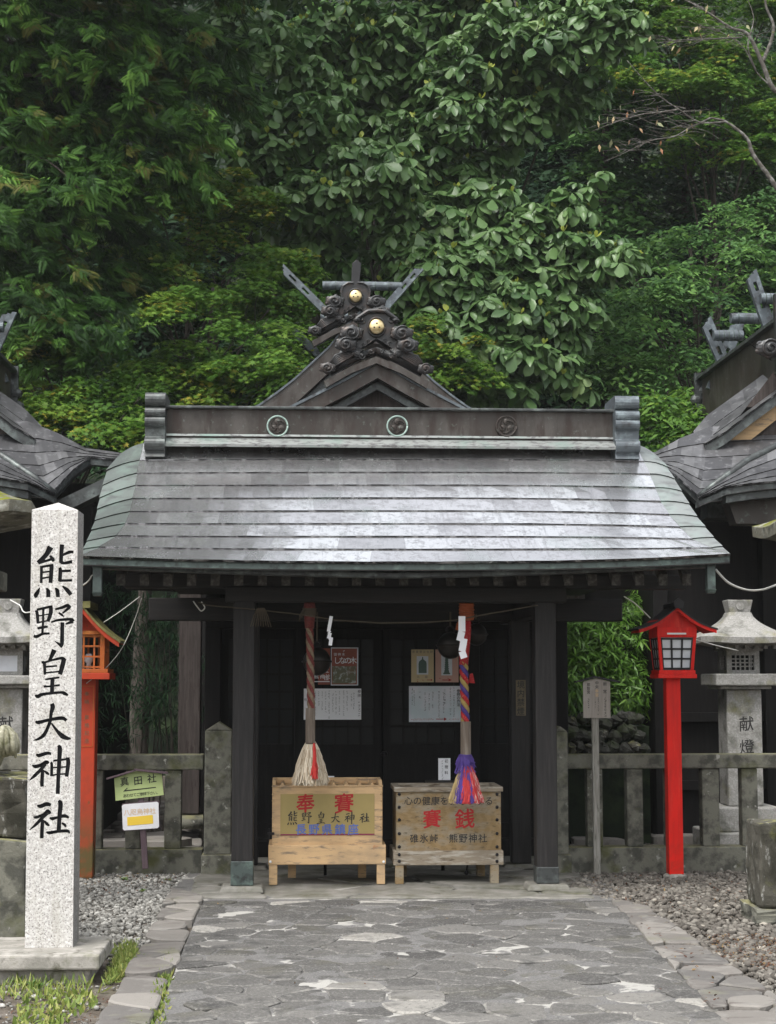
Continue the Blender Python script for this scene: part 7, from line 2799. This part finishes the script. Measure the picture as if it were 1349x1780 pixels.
for ex_, ey_ in ENDS:
    Y = 22.6 + (random.uniform(-1.3, .8) if ey_ > -130 else random.uniform(-3.2, .5))
    e = P(ex_, ey_, Y)
    ln = (e - tb_).length
    s = Vector((tb_.x, tb_.y, e.z + random.uniform(.1, .7) + .12 * abs(e.x - tb_.x)))
    m1 = s.lerp(e, .4) + Vector((0, random.uniform(-.3, .3), .3))
    m2 = s.lerp(e, .75) + Vector((0, 0, .25))
    cur = [s, m1, m2, e]
    limb(mb, cur, .034, .006, 6)
    bt = random.uniform(.25, .75)
    blen = (e - s).length
    hi = ey_ < -130
    for j in range(int((14 + blen * 12) * (.45 if hi else 1))):
        u = .15 + .85 * random.random() ** .7
        p = cur[0] * (1 - u) ** 3 + cur[1] * 3 * u * (1 - u) ** 2 + cur[2] * 3 * u * u * (1 - u) + cur[3] * u ** 3
        sp_ = .4 * (1 - .4 * u) + .06
        p = p + Vector((random.gauss(0, sp_ * .7), random.gauss(0, sp_), random.gauss(-.1, sp_ * .6)))
        az_ = random.uniform(-2.4, 1.2)
        main = Vector((math.cos(az_), math.sin(az_), random.uniform(-.75, .05))).normalized()
        pt = min(.92, max(.02, random.gauss(bt - .17, .26)))
        if random.random() < .012:
            pt = 1.0
        plen = random.uniform(.25, .5)
        for q in range(10 if hi else 22):
            w_ = random.random()
            pos = p + main * plen * w_ + Vector((random.gauss(0, .06), random.gauss(0, .06), random.gauss(0, .03) - .1 * w_ * w_))
            d = main + Vector((random.gauss(0, .55), random.gauss(0, .45), random.gauss(-.12, .3)))
            fp.append(tuple(pos))
            fd.append(tuple(d))
            fs.append(random.uniform(.15, .29) * (2.3 if hi else 1))
            ft.append(min(1, max(0, pt - .16 + .42 * w_ + random.gauss(0, .07))))  # dark inside, brighter towards the tips: lit tips put into the leaf tint
mb.build('trunk', MT['bark'], cyp, smooth=True)
n = len(fp)
fd = np.array(fd)
nr = np.array([.2, -.5, .8]) + RNG.normal(size=(n, 3)) * .45
V, FI, LT, T = scatter(FROND[0], FROND[1], np.array(fp), frames_dir(fd, nr), np.array(fs), np.array(ft))
stuff_mesh('crown', V, FI, LT, T, MT['leaf_cyp'], cyp)

# ------------------------------------------------------------------ bare grey tree at the right edge
bt = thing('bare_tree', (P(1440, 1180, 20.5).x, 20.5, 0), 'nearly leafless grey tree reaching in from the right edge with a few dry leaves', 'tree')
mb = MB()
Yb = 20.5
pp = lambda x, y, dy=0.0: P(x, y, Yb + dy)
limb(mb, [Vector((P(1440, 1180, Yb).x, Yb, 0)), pp(1435, 700), pp(1400, 420), pp(1349, 325), pp(1310, 270), pp(1298, 240), pp(1262, 212), pp(1235, 205)], .05, .012, 8)
limb(mb, [pp(1262, 212), pp(1215, 212, -.2), pp(1180, 190, -.3), pp(1150, 170, -.4), pp(1120, 140, -.5), pp(1090, 105, -.5)], .012, .004, 6)
limb(mb, [pp(1235, 205), pp(1200, 222, -.2), pp(1170, 238, -.3), pp(1130, 245, -.4), pp(1085, 266, -.5), pp(1050, 281, -.6)], .012, .003, 6)
limb(mb, [pp(1180, 190, -.3), pp(1150, 195, -.4), pp(1110, 200, -.5), pp(1060, 216, -.6), pp(1030, 228, -.6)], .013, .003, 6)
limb(mb, [pp(1400, 420), pp(1395, 200), pp(1345, 155), pp(1325, 110), pp(1300, 60), pp(1270, 48), pp(1220, 15), pp(1190, 0)], .045, .007, 7)
limb(mb, [pp(1345, 155), pp(1315, 125), pp(1290, 80), pp(1240, 50), pp(1200, 48)], .011, .003, 6)
limb(mb, [pp(1325, 110), pp(1345, 50), pp(1330, 0), pp(1345, -80)], .026, .01, 7)
limb(mb, [pp(1315, 125), pp(1300, 80, -.1), pp(1310, 30), pp(1290, -20)], .013, .004, 6)
limb(mb, [pp(1290, 65), pp(1230, 68, -.2), pp(1180, 70, -.3), pp(1140, 75, -.3)], .012, .003, 6)
tw = []
for (x, y) in ((1215, 212), (1180, 190), (1150, 170), (1200, 222), (1170, 238), (1130, 245), (1150, 195), (1110, 200), (1240, 50), (1220, 15), (1270, 48), (1300, 60), (1180, 70), (1100, 258), (1085, 208), (1290, 80), (1230, 68)):
    for _ in range(7):
        a = random.uniform(-.7, .7) + (PI if random.random() < .8 else 0)
        l = random.uniform(20, 70)
        x1, y1 = x + random.uniform(-14, 14), y + random.uniform(-5, 5)
        xe, ye = x1 + l * math.cos(a), y1 + l * math.sin(a) * .5
        dy = random.uniform(-.7, .0)
        limb(mb, [pp(x1, y1, dy), pp((x1 + xe) / 2, (y1 + ye) / 2 - random.uniform(-4, 6), dy), pp(xe, ye, dy)], .0042, .0016, 5)
        tw.append((xe, ye, dy))
mb.build('trunk', MT['bark_pale'], bt, smooth=True)
dl = random.sample(tw, 46)
pos = np.array([tuple(pp(*t)) for t in dl])
V, FI, LT, T = scatter(LEAF_OVAL[0], LEAF_OVAL[1], pos, frames_dir(RNG.normal(size=(46, 3)) * .4 + np.array([0, 0, -1.0]), RNG.normal(size=(46, 3)) + np.array([0, -1.0, 0])), RNG.uniform(.06, .12, 46), RNG.random(46))
stuff_mesh('dry_leaves', V, FI, LT, T, MT['leaf_dry'], bt)

# ------------------------------------------------------------------ bamboo grass behind the right fence, dark shrub on the left
bs = thing('bamboo_shrub', (P(1050, 1300, 17.3).x, 17.4, 0), 'bright green bamboo grass thicket behind the small notice board', 'shrub')
BBL = [(1020, 1110, 17.2, 60, 60), (1070, 1120, 17.4, 60, 70), (1000, 1180, 17.2, 50, 60), (1085, 1190, 17.2, 45, 60), (1045, 1190, 17.5, 70, 70), (1110, 1215, 17.4, 30, 45), (1000, 1090, 17.4, 40, 35), (1105, 1060, 17.6, 26, 26), (1115, 1030, 17.8, 14, 20)]
geo = rosettes(BBL, 1300, 6, .135, LEAF_LANCE2, .7, (-.5, .7), (.45, .25), 0)
mb = MB()
for i in range(26):
    x = random.uniform(985, 1115)
    b = P(x, 1300, 17.4)
    limb(mb, [(b.x, 17.4, 0), (b.x + random.uniform(-.05, .05), 17.4, .9), tuple(P(x + random.uniform(-25, 25), random.uniform(1060, 1160), 17.3))], .008, .003, 5)
mb.build('stems', MT['leaf_bamboo'], bs)
stuff_mesh('leaves', *geo, MT['leaf_bamboo'], bs)
ds = thing('dark_shrub', (P(240, 1300, 17.8).x, 17.8, 0), 'dark evergreen shrub in the shade behind the left fence', 'shrub')
DBL = [(200, 1100, 17.8, 70, 80), (270, 1150, 17.8, 60, 110), (210, 1230, 17.6, 80, 70), (280, 1060, 18, 50, 50), (320, 1200, 18.2, 60, 100), (180, 1030, 18.2, 70, 60)]
mb = MB()
for i in range(10):
    x = random.uniform(180, 310)
    b = P(x, 1300, 17.8)
    limb(mb, [(b.x, 17.8, 0), (b.x + .05, 17.8, .8), tuple(P(x + random.uniform(-30, 30), random.uniform(1060, 1180), 17.8))], .014, .004, 5)
mb.build('stems', MT['bark'], ds)
stuff_mesh('leaves', *rosettes(DBL, 900, 6, .11, LEAF_LANCE, .6, (.1, 1.0), (.4, .3), 0), MT['leaf_dark'], ds)

MT['rubble'] = mat('shaded_rubble', (0.04, 0.04, 0.034), 0.95, layers=[L((0.09, 0.09, 0.08), 0.52, 0.66, 14), L((0.03, 0.04, 0.015), 0.5, 0.66, 5)], bump=0.6, bscale=30)
# rubble wall under the bamboo
rw = thing('rubble_wall', (P(1050, 1300, 16.6).x, 16.6, 0), 'low dark rubble wall with lichen under the bamboo thicket', 'stone wall')
for i in range(30):
    x = 978 + (i % 10) * 15 + random.uniform(-6, 6)
    r0 = i // 10
    yc = 1252 + r0 * 24 + random.uniform(-6, 6)
    c = P(x, yc, 16.6 - .06 * r0)
    mb = MB()
    mb.ball(c, random.uniform(.06, .1), .12, random.uniform(.05, .09), 9, 6)
    mb.v = [(a + random.uniform(-.012, .012), b_ + random.uniform(-.02, .02), c_ + random.uniform(-.012, .012)) for a, b_, c_ in mb.v]
    mb.build('stone', MT['lichen_stone'] if random.random() < .15 else MT['rubble'], rw)
q = RC(970, 1262, 1128, 1400, 16.7)
MB().box(q[0], q[1], 16.66, 17.0, -.03, q[3]).build('earth_core', MT['hill'], rw)

# ------------------------------------------------------------------ grass and weeds
def blades(poly, n, h, tmpl=LEAF_LANCE, z=-.02, spread=.5):
    xs = [p[0] for p in poly]
    ys = [p[1] for p in poly]
    pos = []
    while len(pos) < n:
        x, y = random.uniform(min(xs), max(xs)), random.uniform(min(ys), max(ys))
        if inside(poly, x, y):
            pos.append((x, y, z))
    d = RNG.normal(size=(n, 3)) * spread + np.array([0, 0, 1.0])
    return scatter(tmpl[0], tmpl[1], np.array(pos), frames_dir(d, RNG.normal(size=(n, 3)) + np.array([0, -1.0, .3])), h * RNG.uniform(.5, 1.2, n), RNG.random(n))


G1 = blades(pix([(182, 1708), (205, 1700), (242, 1665), (228, 1640), (206, 1655)]), 1500, .06, spread=.8)
G2 = blades(pix([(0, 1735), (180, 1722), (150, 1705), (0, 1698)]), 260, .075)
G3 = blades(pix([(90, 1790), (170, 1740), (150, 1715), (40, 1730), (20, 1790)]), 420, .05, LEAF_OVAL, spread=.9)
G4 = blades(pix([(238, 1790), (285, 1790), (300, 1700), (282, 1690), (262, 1730)]), 420, .045, LEAF_OVAL, spread=.9)
G5 = blades(pix([(272, 1700), (298, 1700), (306, 1650), (292, 1650)]), 110, .05)
G6 = blades(pix([(180, 1660), (240, 1640), (236, 1632), (200, 1640)]), 160, .05)
V, FI, LT, T = merge(G1, G2, G3, G4, G5, G6)
props(stuff_mesh('grass', V, FI, LT, T, MT['grass']), kind='stuff')
MOSS = blades(pix([(0, 1700), (120, 1693), (118, 1690), (0, 1697)]), 300, .03, LEAF_OVAL, .02, .8)
V, FI, LT, T = MOSS
props(stuff_mesh('grass', V, FI, LT, T, MT['weed']), kind='stuff')


MT['litter'] = leafmat('fallen_leaf', [(0, (0.06, 0.025, 0.015)), (0.6, (0.13, 0.06, 0.035)), (1, (0.22, 0.15, 0.06))], 0.8, 0.1, 0.2)


def litter(poly, n, z, s0=.012, s1=.04):
    xs, ys = [p[0] for p in poly], [p[1] for p in poly]
    pos = []
    while len(pos) < n:
        x, y = random.uniform(min(xs), max(xs)), random.uniform(min(ys), max(ys))
        if inside(poly, x, y):
            pos.append((x, y, z + random.uniform(0, .012)))
    return scatter(LEAF_OVAL[0], LEAF_OVAL[1], np.array(pos), frames(RNG.normal(size=(n, 3)) * .35 + np.array([0, 0, 1.0]), RNG.uniform(0, 6.28, n)), RNG.uniform(s0, s1, n), RNG.random(n))


V, FI, LT, T = merge(litter(pix([(1225, 1625), (1349, 1625), (1349, 1690), (1250, 1665)]), 900, -.002, .008, .028), litter(pix([(1000, 1520), (1290, 1520), (1300, 1600), (1100, 1580)]), 260, .0),
                     litter(pix([(150, 1518), (330, 1508), (300, 1545), (150, 1560)]), 170, .0), litter(pix([(1080, 1575), (1250, 1700), (1270, 1790), (1100, 1600)]), 60, .02),
                     litter(pix([(0, 1700), (260, 1690), (190, 1790), (0, 1790)]), 200, -.025), litter(pix([(300, 1770), (1200, 1770), (1060, 1570), (360, 1570)]), 50, .012, .01, .025))
props(stuff_mesh('leaf_litter', V, FI, LT, T, MT['litter']), kind='stuff')


def weed(px, py, size, n, label, tm=LEAF_OVAL, group='small weeds in the gravel'):
    c = G(px, py, -.02)
    d = np.array([(math.cos(a), math.sin(a) * .8, random.uniform(.25, .9)) for a in np.linspace(0, 2 * PI, n, endpoint=False) + random.uniform(0, 1)])
    nr = np.array([0, -.3, 1.0]) + RNG.normal(size=(n, 3)) * .2
    o = thing('weed_plant', tuple(c), label, 'weed', group)
    pos = np.tile(np.array([tuple(c)]), (n, 1)) + np.stack([np.zeros(n), np.zeros(n), RNG.uniform(0, .4, n) * size], 1)
    V, FI, LT, T = scatter(tm[0], tm[1], pos, frames_dir(d, nr), size * RNG.uniform(.7, 1.1, n), RNG.random(n) * .8)
    stuff_mesh('leaves', V, FI, LT, T, MT['weed'], o)
    mb = MB().tube([c, c + Vector((0, 0, size * .45))], .003, 5)
    mb.build('stem', MT['weed'], o)


weed(283, 1504, .13, 6, 'broad-leaved green weed beside the left fence end post', group=None)
weed(175, 1516, .06, 16, 'low leafy weed at the foot of the orange lamp')
weed(205, 1516, .07, 18, 'tallest small weed between the orange lamp and the sign stake')
weed(240, 1514, .06, 16, 'small leafy weed just left of the sign stake foot')
weed(215, 1532, .045, 12, 'small weed out in the pale gravel below the sign')
weed(248, 1552, .04, 12, 'tiny weed in the pale gravel beside the edge stones')
weed(292, 1532, .04, 10, 'tiny yellowish weed near the edge of the porch paving')
weed(60, 1722, .07, 16, 'leafy weed in the grass in front of the plinth')


# ------------------------------------------------------------------ thin mountain mist over everything
hz = MB().box(-130, 130, -40, 90, -1.5, 48)
hm = bpy.data.materials.new('mist')
hm.use_nodes = True
hn = hm.node_tree
hn.nodes.remove(hn.nodes['Principled BSDF'])
pv = hn.nodes.new('ShaderNodeVolumePrincipled')
pv.inputs['Color'].default_value = (0.9, 0.94, 0.95, 1)
pv.inputs['Density'].default_value = 0.00045
pv.inputs['Anisotropy'].default_value = 0.2
hn.links.new(pv.outputs[0], hn.nodes['Material Output'].inputs['Volume'])
props(hz.build('haze', hm), kind='stuff')
SC.cycles.volume_bounces = 1
